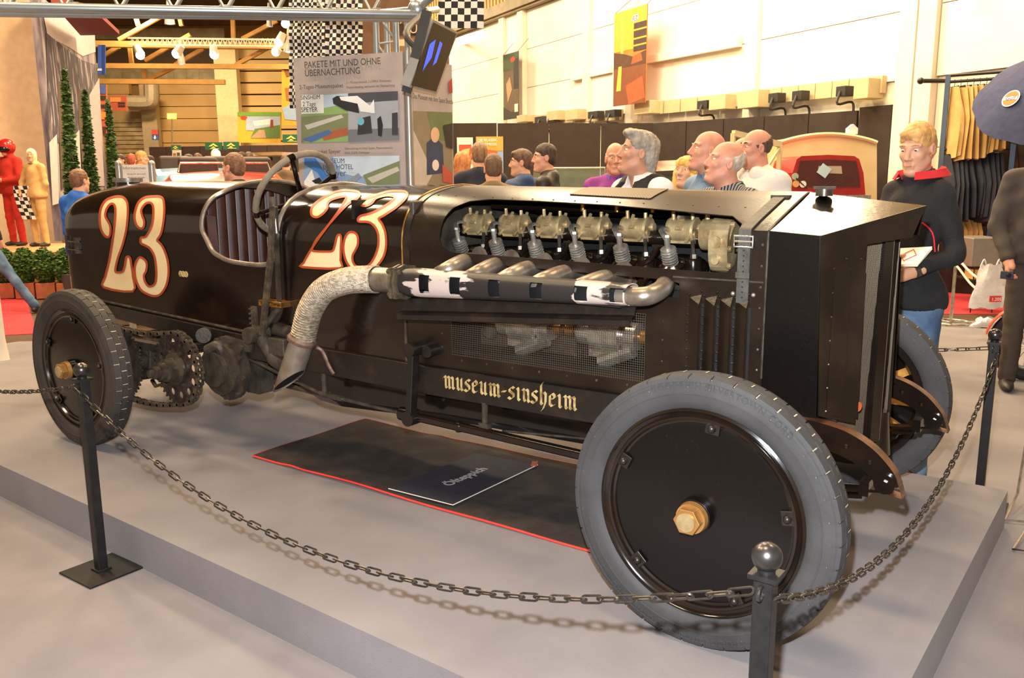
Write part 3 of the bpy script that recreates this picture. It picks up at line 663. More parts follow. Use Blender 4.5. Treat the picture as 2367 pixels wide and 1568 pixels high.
# ------------------------------------------------------------------ engine
EX = [-1.47+.2045*i for i in range(6)]
eng = MB(); eng.box((-.93, .98, .84), (1.36, .62, .40)); eng.box((-.93, 1.12, 1.14), (1.36, .30, .22)); eng.box((-1.60, .88, 1.0), (.03, .80, .70), mi=1)
eng = eng.out('engine', [inside, irong], car, label='six cylinder aero engine in the bonnet', bevel=.01)
for i, x in enumerate(EX):
    b = MB()
    b.lathe([(.098, .90), (.098, 1.075), (.104, 1.09), (.104, 1.105), (.085, 1.125), (.05, 1.14), (.0, 1.145)], (x, .80, 0), (0, 0, 1), 24)
    b.lathe([(.030, 0), (.046, .002), (.050, .012), (.034, .02)], (x+.02, .665, 1.105), nrm((0, -.45, 1)), 20)
    b.lathe([(.036, 0), (.036, .05), (.03, .06)], (x+.075, .735, 1.08), (0, -.1, 1), 14)
    b.out('cylinder', blackg, eng)
    # rocker box: ribbed barrel with end flanges, lugs and bolts
    b = MB(); c = V((x, .80, 1.237))
    b.lathe([(.0, -.058), (.030, -.058), (.050, -.058), (.052, -.048), (.046, -.046), (.046, 0), (.046, .046), (.052, .048), (.050, .058), (.030, .058), (.0, .058)], c, (1, 0, 0), 26)
    b.box(c+V((0, .012, -.035)), (.10, .07, .03))
    for sx in (-.04, .04):
        for ay, az in ((-.044, -.026), (.03, .038), (-.008, .052) if sx < 0 else (-.005, .047)):
            q = c+V((sx, ay, az)); b.cyl(q-V((0, ay*.2, az*.3)), q+V((0, ay*.35, az*.35)), .008, n=8); b.hexnut(q+V((0, ay*.2, az*.2)), q+V((0, ay*.45, az*.45)), .0075)
    b.cyl(c+V((.055, .022, .008)), c+V((.068, .022, .008)), .018, n=14); b.cyl(c+V((.055, -.022, -.012)), c+V((.064, -.022, -.012)), .014, n=12)
    rb = b.out('rocker_box', alloy, eng, label='alloy rocker box with bolted flanges')
    b = MB(); nv = nrm((0, -.82, .57)); b.text('BMW', .024, c+nv*.0465, (0, .57, .82), (-1, 0, 0), .004); b.box(c+nv*.0445, (.030, .004, .050), rotx(-.60)); b.out('cast_lettering', alloy, rb)
    # rocker arm, spring, valve stem
    b = MB(); top = V((x+.012, .622, 1.198))
    b.tube(bez([c+V((-.045, -.02, -.01)), c+V((-.043, -.075, .012)), c+V((-.035, -.125, .005)), top+V((0, .005, .012))], 5), [.014]*16 if False else .012, 8, flat=.7)
    b.cyl(top+V((0, 0, .022)), top-V((0, -.012, .03)), .011, n=10); b.hexnut(top+V((0, 0, .022)), top+V((0, 0, .032)), .014); b.out('rocker_arm', steel, eng)
    b = MB(); ax = nrm((.0, .42, -.9)); e1, e2, _ = frame(ax); o = V((x+.014, .632, 1.176)); pts = []
    for k in range(73):
        a = 2*pi*k/12; pts.append(o+ax*(.004+.066*k/72)+(e1*cos(a)+e2*sin(a))*.0275)
    b.tube(pts, .0046, 6); b.cyl(o-ax*.002, o+ax*.006, .030, n=18); b.cyl(o-ax*.02, o+ax*.1, .006, n=8); b.out('valve_spring', steel, eng)
    b = MB(); b.cyl((x+.075, .735, 1.13), (x+.055, .765, 1.20), .008, n=8); b.hexnut((x+.076, .734, 1.13), (x+.074, .736, 1.15), .014); b.out('push_rod', darksteel, eng)
    if i < 5:
        b = MB(); b.tube(bez([(x+.06, .70, 1.10), (x+.11, .70, 1.125), (x+.135, .70, 1.165), (x+.15, .70, 1.18)], 4), .012, 8); b.box((x+.15, .70, 1.182), (.05, .03, .008)); b.cyl((x+.135, .695, 1.06), (x+.135, .58, 1.045), .014, n=10); b.hexnut((x+.135, .59, 1.046), (x+.135, .572, 1.044), .018); b.out('water_pipe', blackg, eng)
b = MB(); b.cyl((-1.58, .815, 1.205), (-.30, .815, 1.205), .030, n=16); b.cyl((-1.50, .95, 1.315), (-.35, .95, 1.300), .014, n=10); b.cyl((-1.3, 1.05, 1.33), (-.5, 1.05, 1.325), .05, n=14); b.box((-.48, .98, 1.29), (.16, .06, .055)); b.out('camshaft_tube', blackg, eng, bevel=.004)
b = MB()
for k in range(5): b.cyl((-.98+.17*k, .92, 1.30), (-.98+.17*k, .92, 1.335), .012, n=8)
b.cyl((-.8, .88, 1.345), (-.45, .88, 1.34), .007, n=6); b.out('brass_union', brass, eng)
b = MB(); b.cyl((-.36, .80, 1.225), (-.30, .80, 1.225), .062, n=20); b.cyl((-.31, .80, 1.22), (-.225, .80, 1.21), .078, n=24); b.prism([(-.30, .785+.088*cos(t), 1.19+.115*sin(t)+.01*sin(3*t)) for t in np.linspace(0, 2*pi, 28, False)], (.075, 0, 0))
for y, z in ((.712, 1.18), (.715, 1.115), (.74, 1.27), (.83, 1.30), (.86, 1.2)): b.hexnut((-.23, y, z), (-.212, y, z), .013)
b.cyl((-.27, .71, 1.205), (-.27, .688, 1.205), .022, n=14); b.cyl((-.27, .71, 1.135), (-.27, .69, 1.135), .016, n=12); b.cyl((-.345, .79, 1.28), (-.345, .79, 1.32), .010, n=8); b.out('timing_case', alloy, eng, bevel=.004, label='alloy timing gear case at the front of the engine')
# magnetos and pumps behind the side mesh
for x in (-1.06, -.66):
    b = MB(); b.cyl((x-.13, .60, .83), (x+.13, .60, .83), .055, n=18); b.cyl((x-.06, .60, .83), (x+.07, .60, .83), .082, n=22); b.cyl((x, .60, .84), (x, .60, .93), .05, .035, n=14); b.box((x, .60, .77), (.14, .10, .06)); b.cyl((x-.02, .56, .72), (x+.12, .57, .78), .03, n=10)
    b.out('water_pump', steel, eng)
b = MB(); b.cyl((-1.30, .60, .83), (-.42, .60, .83), .012, n=10)
for x in (-1.21, -.90, -.84, -.50): b.cyl((x-.018, .60, .83), (x+.018, .60, .83), .03, n=14)
b.out('pump_shaft', brass, eng)
b = MB(); b.box((-1.1, .9, .80), (.5, .5, .25)); b.cyl((-1.28, .62, .76), (-1.22, .62, .92), .035, n=12); b.cyl((-.86, .64, .90), (-.80, .64, .99), .04, n=12); b.out('crankcase', irong, eng)
# woven wire screen in the window
b = MB()
for k in range(101):
    x = -1.35+.92*k/100; b.bar((x, .446, .69), (x, .446, .952), .0013, .0013, (0, 1, 0))
for k in range(29):
    z = .695+.255*k/28; b.bar((-1.356, .4445, z), (-.429, .4445, z), .0013, .0013)
b.out('wire_screen', wire, car, label='woven wire screen over the lower engine', kind='stuff')
b = MB(); b.box((-.93, YC, .70), (1.3, .80, .02)); b.box((-.93, 1.29, .9), (1.5, .02, .5)); b.out('bay_lining', inside, car)
# ------------------------------------------------------------------ exhaust
def duct(x, a):
    t = (x+1.46)/1.04; hz = .060*(1-t)+.037*t; zc = 1.020*(1-t)+1.042*t; yc = .285
    if x < -1.40: k = min(1, (x+1.46)/.06); hz *= .9+.1*k
    ca, sa = cos(a), sin(a); g = lambda v: math.copysign(abs(v)**.75, v)
    return V((x, yc-.055*g(ca), zc+hz*g(sa)))
b = MB(); holes = [rrect(x-.027, x+.027, -.62, .62, .012, 2) for x in (-1.318, -1.158, -.965, -.773, -.581, -.438)]
sheet(b, [(-1.46, -pi), (-.405, -pi), (-.405, pi), (-1.46, pi)], holes, duct, .04, .18)
b.out('exhaust_duct', ductm, car, solid=.003, label='burnt black exhaust collector with six square openings')
b = MB(); b.box((-.93, .295, 1.032), (.98, .055, .075)); b.out('duct_dark_filler', inside, car)  # solid dark box added so the square openings read as shaded
b = MB()
for i, (px, py, qx, qy) in enumerate([(1098, 598, 1040, 622), (1172, 606, 1108, 632), (1248, 614, 1180, 640), (1335, 624, 1258, 650), (1432, 636, 1350, 662)]):
    a = PY(px, py, .60); c = PY(qx, qy, .31); m = (a+c)/2+V((.02, -.02, .02))
    b = MB(); b.tube(bez([a+V((.03, .06, -.06)), a+V((0, 0, -.012)), m-V((0, 0, .012)), c, c+V((-.06, .0, -.03))], 6), .036, 14); b.cyl(a+V((.005, .02, 0)), a+V((.008, .032, .001)), .052, n=16); b.hexnut(a+V((.05, .02, 0)), a+V((.05, 0, 0)), .01); b.out('exhaust_stub', pipem, car)
a = PY(1545, 640, .56); b = MB(); b.tube(bez([a+V((.0, .10, -.03)), a+V((0, 0, -.012)), PY(1530, 668, .40), PY(1498, 684, .30), PY(1455, 686, .285), PY(1430, 686, .285)], 7), [.034]*36, 16); b.out('exhaust_stub', pipem, car)
# flange
b = MB(); f0 = PY(930, 652, .285)
for dx, rr in ((-.012, .075), (.014, .075)):
    b.cyl(f0+V((dx-.006, 0, 0)), f0+V((dx+.006, 0, 0)), rr, n=12)
    for k in range(4):
        q = f0+V((dx, .066*cos(k*pi/2+.8), .066*sin(k*pi/2+.8))); b.box(q, (.014, .035, .035))
for k in range(4):
    q = V((0, .068*cos(k*pi/2+.8), .068*sin(k*pi/2+.8))); b.hexnut(f0+q+V((-.035, 0, 0)), f0+q+V((.035, 0, 0)), .012)
b.out('exhaust_flange', iron, car, label='bolted iron exhaust flange')
path = bez([f0+V((.0, 0, 0)), PY(900, 648, .285), PY(855, 646, .283), PY(800, 650, .28), PY(748, 672, .275), PY(716, 720, .27), PY(699, 785, .26), PY(684, 838, .25), PY(668, 880, .24)], 6)
b = MB(); k1, k2 = 10, 36
b.tube(path[:k1+1], .053, 20, cap=False); b.out('exhaust_pipe', pipem, car, label='bare exhaust pipe')
b = MB(); pts = path[k1:k2+1]; fine = bez(pts, 6); rr = [.058+.0035*sin(i*2.1) for i in range(len(fine))]; b.tube(fine, rr, 22, cap=False); b.out('heat_wrapped_pipe', wrap, car, label='pale heat-wrapped exhaust bend')
# mitred tail pipe
ax = nrm(path[-1]-path[k2]); e1, e2, _ = frame(ax); c0 = path[k2]; c1 = path[-1]; lv = nrm(PY(695, 868, .22)-PY(630, 911, .24)); vv = nrm(c1-CAM); n0 = nrm(np.cross(lv, vv)); n0 = n0 if n0@ax > 0 else -n0; cn = n0*cos(radians(22))-vv*sin(radians(22)); cn = nrm(cn*.9+ax*.2); G = []
for c in (c0, c0+(c1-c0)*.3, None):
    row = []
    for j in range(24):
        q = (e1*cos(2*pi*j/24)+e2*sin(2*pi*j/24))*.056
        if c is not None: row.append(c+q)
        else:
            p0 = c0+q; t = ((c1+ax*.005-p0)@cn)/(ax@cn); row.append(p0+ax*min(.34, max(.02, t)))
    G.append(row)
b = MB(); b.grid(G, 0, True, True); inn = [p-ax*.012+nrm(c1-p)*.004 for p in G[2]]; b.add(inn, [tuple(range(24))], 1)  # inset dark disc stands for the shade inside the mouth
tp = b.out('tail_pipe', [pipem, inside], car, solid=.002, label='slash cut tail pipe')
b = MB(); cl = path[k2]; b.tube([cl+(e1*cos(a)+e2*sin(a))*.06 for a in np.linspace(0, 2*pi, 20)], .010, 6, True, flat=1.6)
b.tube(bez([cl+V((.06, .0, .0)), PY(725, 800, .36), PY(745, 812, .40), PY(760, 845, .415), PY(772, 865, .42)], 5), .009, 6); b.box(cl+V((-.075, 0, 0)), (.03, .03, .03)); b.out('exhaust_clamp', rustc, car)
# heat shield tray
b = MB(); G = []
for t in np.linspace(0, 1, 22):
    x = -1.50+1.10*t; zt = .90+.075*t
    G.append([V((x, .45, zt+.06)), V((x, .36, zt+.055)), V((x, .315, zt+.04)), V((x, .300, zt-.008)), V((x, .275, zt-.012)), V((x, .262, zt-.022)), V((x, .264, zt-.040)), V((x, .285, zt-.046))])
b.grid(G, 0, False); b.out('heat_shield', ductm if False else wornblk, car, solid=.003, label='worn black heat shield tray under the exhaust')
# ------------------------------------------------------------------ cockpit
b = MB(); npl = 26; G1 = []
pth = bez([(-2.52, .475, 0), (-2.85, .475, 0), (-3.08, .478, 0), (-3.20, .50, 0), (-3.27, .60, 0), (-3.29, .88, 0), (-3.27, 1.16, 0), (-3.20, 1.26, 0), (-3.08, 1.282, 0), (-2.85, 1.285, 0), (-2.52, 1.285, 0)], 10)
L = [0]
for i in range(1, len(pth)): L.append(L[-1]+np.linalg.norm(pth[i]-pth[i-1]))
NP = 30; fine = []
for k in range(NP*6+1):
    t = L[-1]*k/(NP*6); q = V([np.interp(t, L, [p[c] for p in pth]) for c in range(3)]); fine.append((q, k))
G = []
for q, k in fine:
    c = V((-2.62, YC, 0)); inw = nrm(c-q); bul = .020*abs(sin(pi*(k % 6)/6)); back = max(0, (-2.60-q[0])/.38)
    zz_ = np.interp(abs(q[1]-YC), _RH[::-1], _RZ[::-1]); top = .985 if q[0] > -3.075 else max(.985, zz_-.02); G.append([q+inw*(bul+.03)+V((0, 0, z)) for z in np.linspace(.72, top, 8)]+[q+V((0, 0, top+.01))])
b.grid(G); seat = b.out('seat', leather, car, label='brown pleated leather seat')
b = MB()
for k in range(0, NP*6+1, 6): b.tube([p+V((0, 0, .001)) for p in G[k][:8]], .0035, 5)
b.out('seat_piping', piping, seat)
b = MB(); b.box((-2.72, YC, .70), (.55, .78, .12)); b.out('seat_cushion', leather, seat, bevel=.03)
b = MB(); b.box((-2.40, YC, .655), (1.35, .80, .02)); b.box((-1.95, YC, 1.0), (.02, .82, .7)); b.out('cockpit_floor', inside, car)
# ------------------------------------------------------------------ steering wheel
a = radians(32); hub = PY(698, 461, .70); n_ = V((-cos(a), 0, sin(a))); RW = .242; cW = hub+n_*.055; e2w = V((sin(a), 0, cos(a))); e1w = V((0, 1, 0))
def ringp(t, r=RW): return cW+(e1w*cos(t)+e2w*sin(t))*r
b = MB(); N = 120; b.tube([ringp(2*pi*i/N) for i in range(N)], [.0165+.0012*(((i*7) % 5)/4) for i in range(N)], 10, True)
sw = b.out('steering_wheel', tapeg, car, label='steering wheel bound with grey tape')
def proj(P):
    v = P-CAM; z = v@_d; return (IW/2+FPX*(v@_r)/z, IH/2-FPX*(v@_u)/z)
T0 = min(np.linspace(0, 2*pi, 360), key=lambda t: hypot(proj(ringp(t))[0]-670, proj(ringp(t))[1]-361))
for k in range(4):
    t = T0+k*pi/2; o = ringp(t); m = ringp(t, .10)-n_*.035
    b = MB(); b.tube([hub+nrm(o-cW)*.02, m, o-n_*.004], [.017, .013, .014], 8, flat=.8); b.tube([ringp(t-.07), ringp(t), ringp(t+.07)], .0195, 10); b.out('spoke', blackg, sw)
b = MB(); b.cyl(hub-n_*.02, hub+n_*.012, .038, .034, n=18); b.cyl(hub+n_*.012, hub+n_*.022, .026, n=6, mi=1); b.out('hub', [iron, brass], sw)
b = MB(); b.cyl(hub-n_*.02, hub-n_*.75, .02, n=12); b.out('steering_column', darksteel, car)
# ------------------------------------------------------------------ levers outside the cockpit
b = MB(); y = .37
p0 = PY(606, 775, y); p1 = PY(625, 600, y); p2 = PY(630, 478, y)
b.bar(p0, p1, .034, .016, (0, 1, 0)); b.bar(p1, p2, .026, .018, (0, 1, 0)); b.tube([p2, PY(628, 455, y)], .014, 8)
for t in np.linspace(.1, .9, 7): b.cyl(p0+(p1-p0)*t+V((0, -.012, 0)), p0+(p1-p0)*t+V((0, .012, 0)), .007, n=8)
b.out('brake_lever', iron, car, label='long drilled brake lever')
b = MB(); q0 = PY(646, 720, y+.05); q1 = PY(638, 540, y+.05); q2 = PY(632, 482, y+.05)
b.bar(q0, q1, .024, .014, (0, 1, 0)); b.cyl(q1, q2, .017, n=10); b.cyl(PY(634, 505, y+.05), PY(633, 478, y+.05), .02, n=10); b.tube([PY(626, 565, y+.02), PY(645, 575, y+.06)], .007, 6); b.out('gear_lever', darksteel, car)
b = MB(); g = PY(630, 705, .42)
for dz in (0, .02): b.box(g+V((.02, -.03, dz)), (.16, .012, .010)); b.box(g+V((.02, .03, dz)), (.16, .012, .010))
for dx in (-.06, .02, .10): b.box(g+V((dx, 0, .01)), (.012, .07, .03))
b.out('gear_gate', brass, car, bevel=.002)
b = MB(); c = PY(597, 772, .40); b.cyl(c+V((0, -.07, 0)), c+V((0, .07, 0)), .042, n=18); b.tube(bez([c+V((.03, 0, -.02)), c+V((.10, .0, -.10)), c+V((.20, .01, -.14)), c+V((.28, .02, -.13))], 6), [.035]*7+[.045]*12, 12)
b.tube(bez([c, PY(620, 745, .40), PY(645, 712, .42)], 5), .018, 8); b.box(PY(655, 800, .42), (.12, .10, .09)); b.cyl(PY(640, 760, .43), PY(672, 770, .43), .035, n=12); b.out('lever_bracket', irong, car, bevel=.008)
b = MB(); c = PY(588, 735, .40); b.bar(c+V((0, 0, .06)), c-V((0, 0, .06)), .04, .012, (0, 1, 0))
for k in range(5): b.cyl(c+V((0, -.01, .05-.025*k)), c+V((0, -.03, .05-.025*k)), .006, n=6)
b.out('ratchet_quadrant', iron, car)
# ------------------------------------------------------------------ chain drive
yk = .24; sc_ = V((-3.09, yk, .452)); RS = .198; rc = V((-3.63, yk, .425)); nt = 40
def sprocket(c, holes=True, name='chain_sprocket'):
    outer = []
    for k in range(nt):
        for da, r in ((0, RS+.008), (.25, RS+.008), (.4, RS-.010), (.85, RS-.010)): outer.append((c[0]+r*cos(2*pi*(k+da)/nt), c[2]+r*sin(2*pi*(k+da)/nt)))
    hs = [[(c[0]+.145*cos(2*pi*k/12+.13)+.021*cos(q), c[2]+.145*sin(2*pi*k/12+.13)+.021*sin(q)) for q in np.linspace(0, 2*pi, 12, False)] for k in range(12)] if holes else []
    b = MB(); sheet(b, outer, hs, lambda x, z: V((x, c[1], z)), .06, .06, sm=False)
    if holes:
        b.lathe([(.085, -.01), (.085, -.02), (.06, -.03), (.056, -.075), (.044, -.08), (.044, -.11), (.03, -.112), (.03, -.14), (.016, -.142), (.016, -.165), (.0, -.166)], c, (0, 1, 0), 24)
        for k in range(6): b.hexnut(c+V((.098*cos(k*pi/3), -.004, .098*sin(k*pi/3))), c+V((.098*cos(k*pi/3), -.018, .098*sin(k*pi/3))), .010)
    return b.out(name, darksteel, car, solid=.010, label='drilled steel chain sprocket')
sprocket(sc_); sprocket(rc, False)
loop = []; pit = .0315
loop += [sc_+V((RS*cos(t), 0, RS*sin(t))) for t in np.linspace(-pi/2, pi/2, 21)]
sag = lambda t: -.018*4*t*(1-t)
loop += [V((sc_[0]+(rc[0]-sc_[0])*t, yk, sc_[2]+RS+(rc[2]-sc_[2])*t+sag(t))) for t in np.linspace(0, 1, 18)[1:-1]]
loop += [rc+V((RS*cos(t), 0, RS*sin(t))) for t in np.linspace(pi/2, 3*pi/2, 21)]
loop += [V((rc[0]+(sc_[0]-rc[0])*t, yk, rc[2]-RS+(sc_[2]-rc[2])*t+sag(t)*1.3)) for t in np.linspace(0, 1, 18)[1:-1]]
b = MB(); n = len(loop)
for i in range(n):
    p, q = loop[i], loop[(i+1) % n]; w = .013 if i % 2 else .019
    b.cyl(p+V((0, -.022, 0)), p+V((0, .022, 0)), .0075, n=8)
    for sgn in (-1, 1): b.bar(p+V((0, sgn*w, 0)), q+V((0, sgn*w, 0)), .004, .021, (0, 1, 0)) if False else b.bar(p+V((0, sgn*w, 0)), q+V((0, sgn*w, 0)), .021, .004, (0, 1, 0))
    for sgn in (-1, 1): b.cyl(p+V((0, sgn*(w+.003), 0)), p+V((0, sgn*(w-.003), 0)), .0115, n=8)
b.out('drive_chain', iron, car, label='oily roller drive chain', kind='stuff')
# gearbox casting and radius arm
b = MB(); c = V((-2.90, .44, .45)); b.cyl(c+V((0, -.08, 0)), c+V((0, .55, 0)), .145, n=26); b.cyl(c+V((.02, -.05, 0)), c+V((.02, -.02, 0)), .172, n=28); b.cyl(c+V((-.02, -.11, .0)), c+V((-.02, -.08, 0)), .10, n=20); b.box(c+V((.16, .06, .0)), (.10, .10, .26)); b.bar(c+V((.0, -.03, .15)), c+V((.22, -.0, .13)), .06, .05); b.bar(c+V((.05, -.05, -.16)), c+V((.16, -.03, .14)), .035, .05, (0, 1, 0))
b.cyl(PY(470, 776, .36), PY(487, 770, .50), .042, n=14); b.tube(bez([PY(480, 810, .34), PY(505, 800, .36), PY(515, 820, .38), PY(512, 850, .40)], 5), .03, 10)
for k in range(7): b.hexnut(c+V((.02+.16*cos(k*.7-1.6), -.065, .16*sin(k*.7-1.6))), c+V((.02+.16*cos(k*.7-1.6), -.045, .16*sin(k*.7-1.6))), .012)
b.cyl(PY(537, 895, .42), PY(537, 915, .42), .035, n=12); b.out('gearbox_casing', irong, car, bevel=.006, label='grey cast gearbox casing')
b = MB(); y = .30
P_ = lambda x, z: PY(x, z, y)
for a_, c_, w in (((292, 790), (378, 806), .05), ((300, 872), (385, 858), .055), ((352, 805), (352, 862), .03), ((285, 800), (300, 872), .04), ((330, 800), (350, 820), .03)): b.bar(P_(*a_), P_(*c_), w, .05, (0, 1, 0))
b.cyl(P_(325, 835)+V((0, -.06, 0)), P_(325, 835)+V((0, .1, 0)), .055, n=14); b.cyl(P_(300, 830)+V((0, -.07, 0)), P_(300, 830)+V((0, -.03, 0)), .10, n=22); b.out('radius_arm', irong, car, bevel=.008, label='cast radius arm between axle and sprocket')
b = MB(); b.cyl((-3.63, .08, .435), (-3.63, 1.68, .435), .045, n=14); b.cyl((-3.63, .10, .435), (-3.63, .19, .435), .155, n=28); b.cyl((-3.63, 1.57, .435), (-3.63, 1.66, .435), .155, n=28); b.out('rear_axle', iron, car)
for y in (.45, 2*YC-.45):
    for j in range(4):
        b = MB(); Lh = .55-.1*j; pts = [(-3.63+x, .56-.02*j-.05*(1-(x/.55)**2)) for x in np.linspace(-Lh, Lh, 13)]
        G = [[V((x, y-.025, z+.005)), V((x, y+.025, z+.005)), V((x, y+.025, z-.005)), V((x, y-.025, z-.005))] for x, z in pts]; b.grid(G, 0, False, True); b.out('spring_leaf', darksteel, car)
    b = MB(); b.box((-3.63, y, .50), (.10, .08, .14)); b.out('spring_saddle', iron, car)
b = MB(); b.torus((-2.60, .86, .42), (.3, 1, 0), .14, .022, 30, 8); b.cyl((-2.75, .80, .46), (-1.6, .80, .47), .03, n=10); b.cyl((-2.9, .60, .36), (-2.3, .62, .33), .02, n=8); b.out('propeller_shaft', iron, car)
b = MB(); r_ = PY(395, 880, .26); b.tube([PY(360, 893, .28), PY(352, 880, .30)], .012, 8); b.tube([PY(360, 893, .28), PY(395, 883, .28)], .009, 8); b.out('brake_joint', iron, car)
# brake rods, step arm, struts
b = MB(); y = .42
b.tube([(-2.95, .44, .55), (-2.5, y, .474), (-2.163, y, .403), (-1.60, y, .388)], .009, 8); b.cyl((-2.12, y, .402), (-2.02, y, .400), .014, n=8); b.out('brake_rod', darksteel, car)
b = MB(); b.cyl((-1.60, y, .388), (-.10, y, .355), .021, n=12); b.cyl((-1.64, y, .389), (-1.55, y, .388), .032, n=12); b.sph((-1.30, y, .382), .027, 10, 6); b.out('cross_tube', blackg, car)
b = MB(); b.bar((-1.53, .395, .70), (-1.56, .395, .375), .034, .045, (0, 1, 0)); b.cyl((-1.53, .36, .705), (-1.53, .47, .705), .032, n=14); b.cyl((-1.46, .40, .70), (-1.46, .46, .70), .028, n=12); b.cyl((-1.56, .37, .385), (-1.56, .44, .385), .035, n=14); b.out('idler_arm', wornblk, car, bevel=.006, label='vertical idler arm on the frame')
for x in (-2.155, -1.165):
    b = MB(); b.cyl((x, .43, .51), (x, .43, .41), .014, n=10); b.box((x, .43, .405), (.05, .03, .03)); b.out('rod_hanger', darksteel, car)
b = MB(); b.tube([(-1.08, .44, .395), (-.45, .46, .445)], .006, 6); b.out('tie_rod', darksteel, car)
# ------------------------------------------------------------------ wheels
def treadmesh(cx, cy, R=.435, pitches=38, depth=.007):
    ang = [0, .075, .27, .78, .95]; lat = [(-.0565, .030), (-.049, .007), (-.020, .001), (-.0155, .001), (.0155, .001), (.020, .001), (.049, .007), (.0565, .030)]
    NA = pitches*4; NL = len(lat)-1
    def angv(k): return 2*pi*((k//4)+ang[k % 4])/pitches
    def groove(k, j):
        k %= NA
        if j in (0, 1, 5, 6): return k % 4 == 0 or (j in () )
        if j == 3: return (k+2) % 4 == 0 and False
        if j in (2, 4): return k % 4 in (0, 1, 3)
        return False
    b = MB()
    def pt(k, j, g):
        h, dr = lat[j]; r = R-dr-(depth if g else 0); t = angv(k); return V((cx+r*cos(t), cy+h, .435+r*sin(t)))
    for k in range(NA):
        for j in range(NL):
            g = groove(k, j); b.add([pt(k, j, g), pt(k+1, j, g), pt(k+1, j+1, g), pt(k, j+1, g)], [(0, 1, 2, 3)], 1 if g else 0)
            if g != groove(k+1, j): b.add([pt(k+1, j, True), pt(k+1, j, False), pt(k+1, j+1, False), pt(k+1, j+1, True)], [(0, 1, 2, 3)], 0)
            if j+1 < NL and g != groove(k, j+1): b.add([pt(k, j+1, True), pt(k, j+1, False), pt(k+1, j+1, False), pt(k+1, j+1, True)], [(0, 1, 2, 3)], 0)
    # narrow centre-row sipes
    for k in range(pitches):
        for h in (0,):
            t0 = 2*pi*(k+.5)/pitches; w = .0018/R; r = R+.0004
            b.add([V((cx+r*cos(t0+q), cy+hh, .435+r*sin(t0+q))) for q, hh in ((-w, -.014), (w, -.014), (w, .014), (-w, .014))], [(0, 1, 2, 3)], 1)
    return b
def wheel(cx, cy, side, rub):
    o = V((cx, cy, .435)); ax = V((0, side, 0)); b = MB()
    b.lathe([(.300, -.05), (.326, -.048), (.332, -.035), (.332, .030), (.330, .046), (.322, .050), (.318, .044), (.308, .040), (.304, .046), (.296, .046), (.292, .036), (.285, .032), (.285, -.03), (.300, -.05)], o, ax, 72)
    w = b.out('wheel', blackg, car, label='black steel rim')
    b = MB(); b.lathe([(.326, .040), (.338, .052), (.355, .0575), (.375, .0585), (.376, .0600), (.379, .0600), (.380, .0585), (.398, .0565), (.412, .0535), (.4135, .0545), (.4155, .0540), (.4165, .0525), (.422, .050), (.423, .046), (.415, .03), (.415, -.03), (.423, -.046), (.422, -.050), (.412, -.0535), (.398, -.0565), (.375, -.0585), (.355, -.0575), (.338, -.052), (.326, -.040)], o, ax, 96)
    b.out('tyre', rub, w, label='grey rubber tyre')
    treadmesh(cx, cy).out('tread', [rub, dust], w)
    b = MB(); ey = V((0, 0, 1)); ex = np.cross(ey, -ax) if False else np.cross(ey, ax)
    yo = o+ax*.0552
    def arc(txt, size, rad, ang):
        e_y = ex*sin(ang)+ey*cos(ang); e_x = ex*cos(ang)-ey*sin(ang)
        b.text(txt, size, yo, e_x, e_y, .0022, bend=rad, space=1.15)
    for q in (('GOODRICH SILVERTOWN CORD', .028, .402, .18), ('34x4 1/2', .024, .402, 1.95), ('GOODRICH SILVERTOWN CORD', .028, .402, pi+.18)): b = MB(); arc(*q); b.out('sidewall_lettering', rub, w)
    b = MB(); b.lathe([(.287, .030), (.27, .033), (.15, .038), (.056, .042), (.054, .070), (.05, .072), (.0, .072)], o, ax, 64); b.out('disc_cover', black_crack, w, label='black disc wheel cover')
    for k in range(5):
        t = radians(82+72*k); u = V((cos(t), 0, sin(t))); b = MB(); c = o+u*.279+ax*.040; e = V((-u[2], 0, u[0]))
        R_ = np.array([u, ax, e]).T; b.box(c, (.040, .006, .045), R_); b.sph(c+ax*.008, .013, 10, 6); b.out('cover_bolt', wornblk, w, bevel=.003)
    b = MB(); b.cyl(o+ax*.070, o+ax*.092, .050, .047, n=28); b.hexnut(o+ax*.092, o+ax*.122, .043); b.cyl(o+ax*.122, o+ax*.128, .029, n=20, mi=1); b.out('hub_nut', [M('gilt_nut', '#b98c52', .38, .55, '#a3763f', 12) if 'gilt_nut' not in MATS else MATS['gilt_nut'], alloy], w, bevel=.003, label='gilt hexagonal hub nut')
    for k in range(12):
        t = 2*pi*k/12; u = V((cos(t), 0, sin(t))); b = MB(); b.bar(o+u*.07-ax*.015, o+u*.292-ax*.015, .036, .030, tuple(ax)); b.out('spoke', woodspoke, w)
    b = MB(); b.cyl(o-ax*.07, o+ax*.02, .085, n=24); b.out('hub_drum', irong, w)
for cx, cy, sd, rb in ((0, 0, -1, rubber), (-3.6263, 0, -1, rubber_r), (0, 1.758, 1, rubber), (-3.6263, 1.758, 1, rubber_r)): wheel(cx, cy, sd, rb)
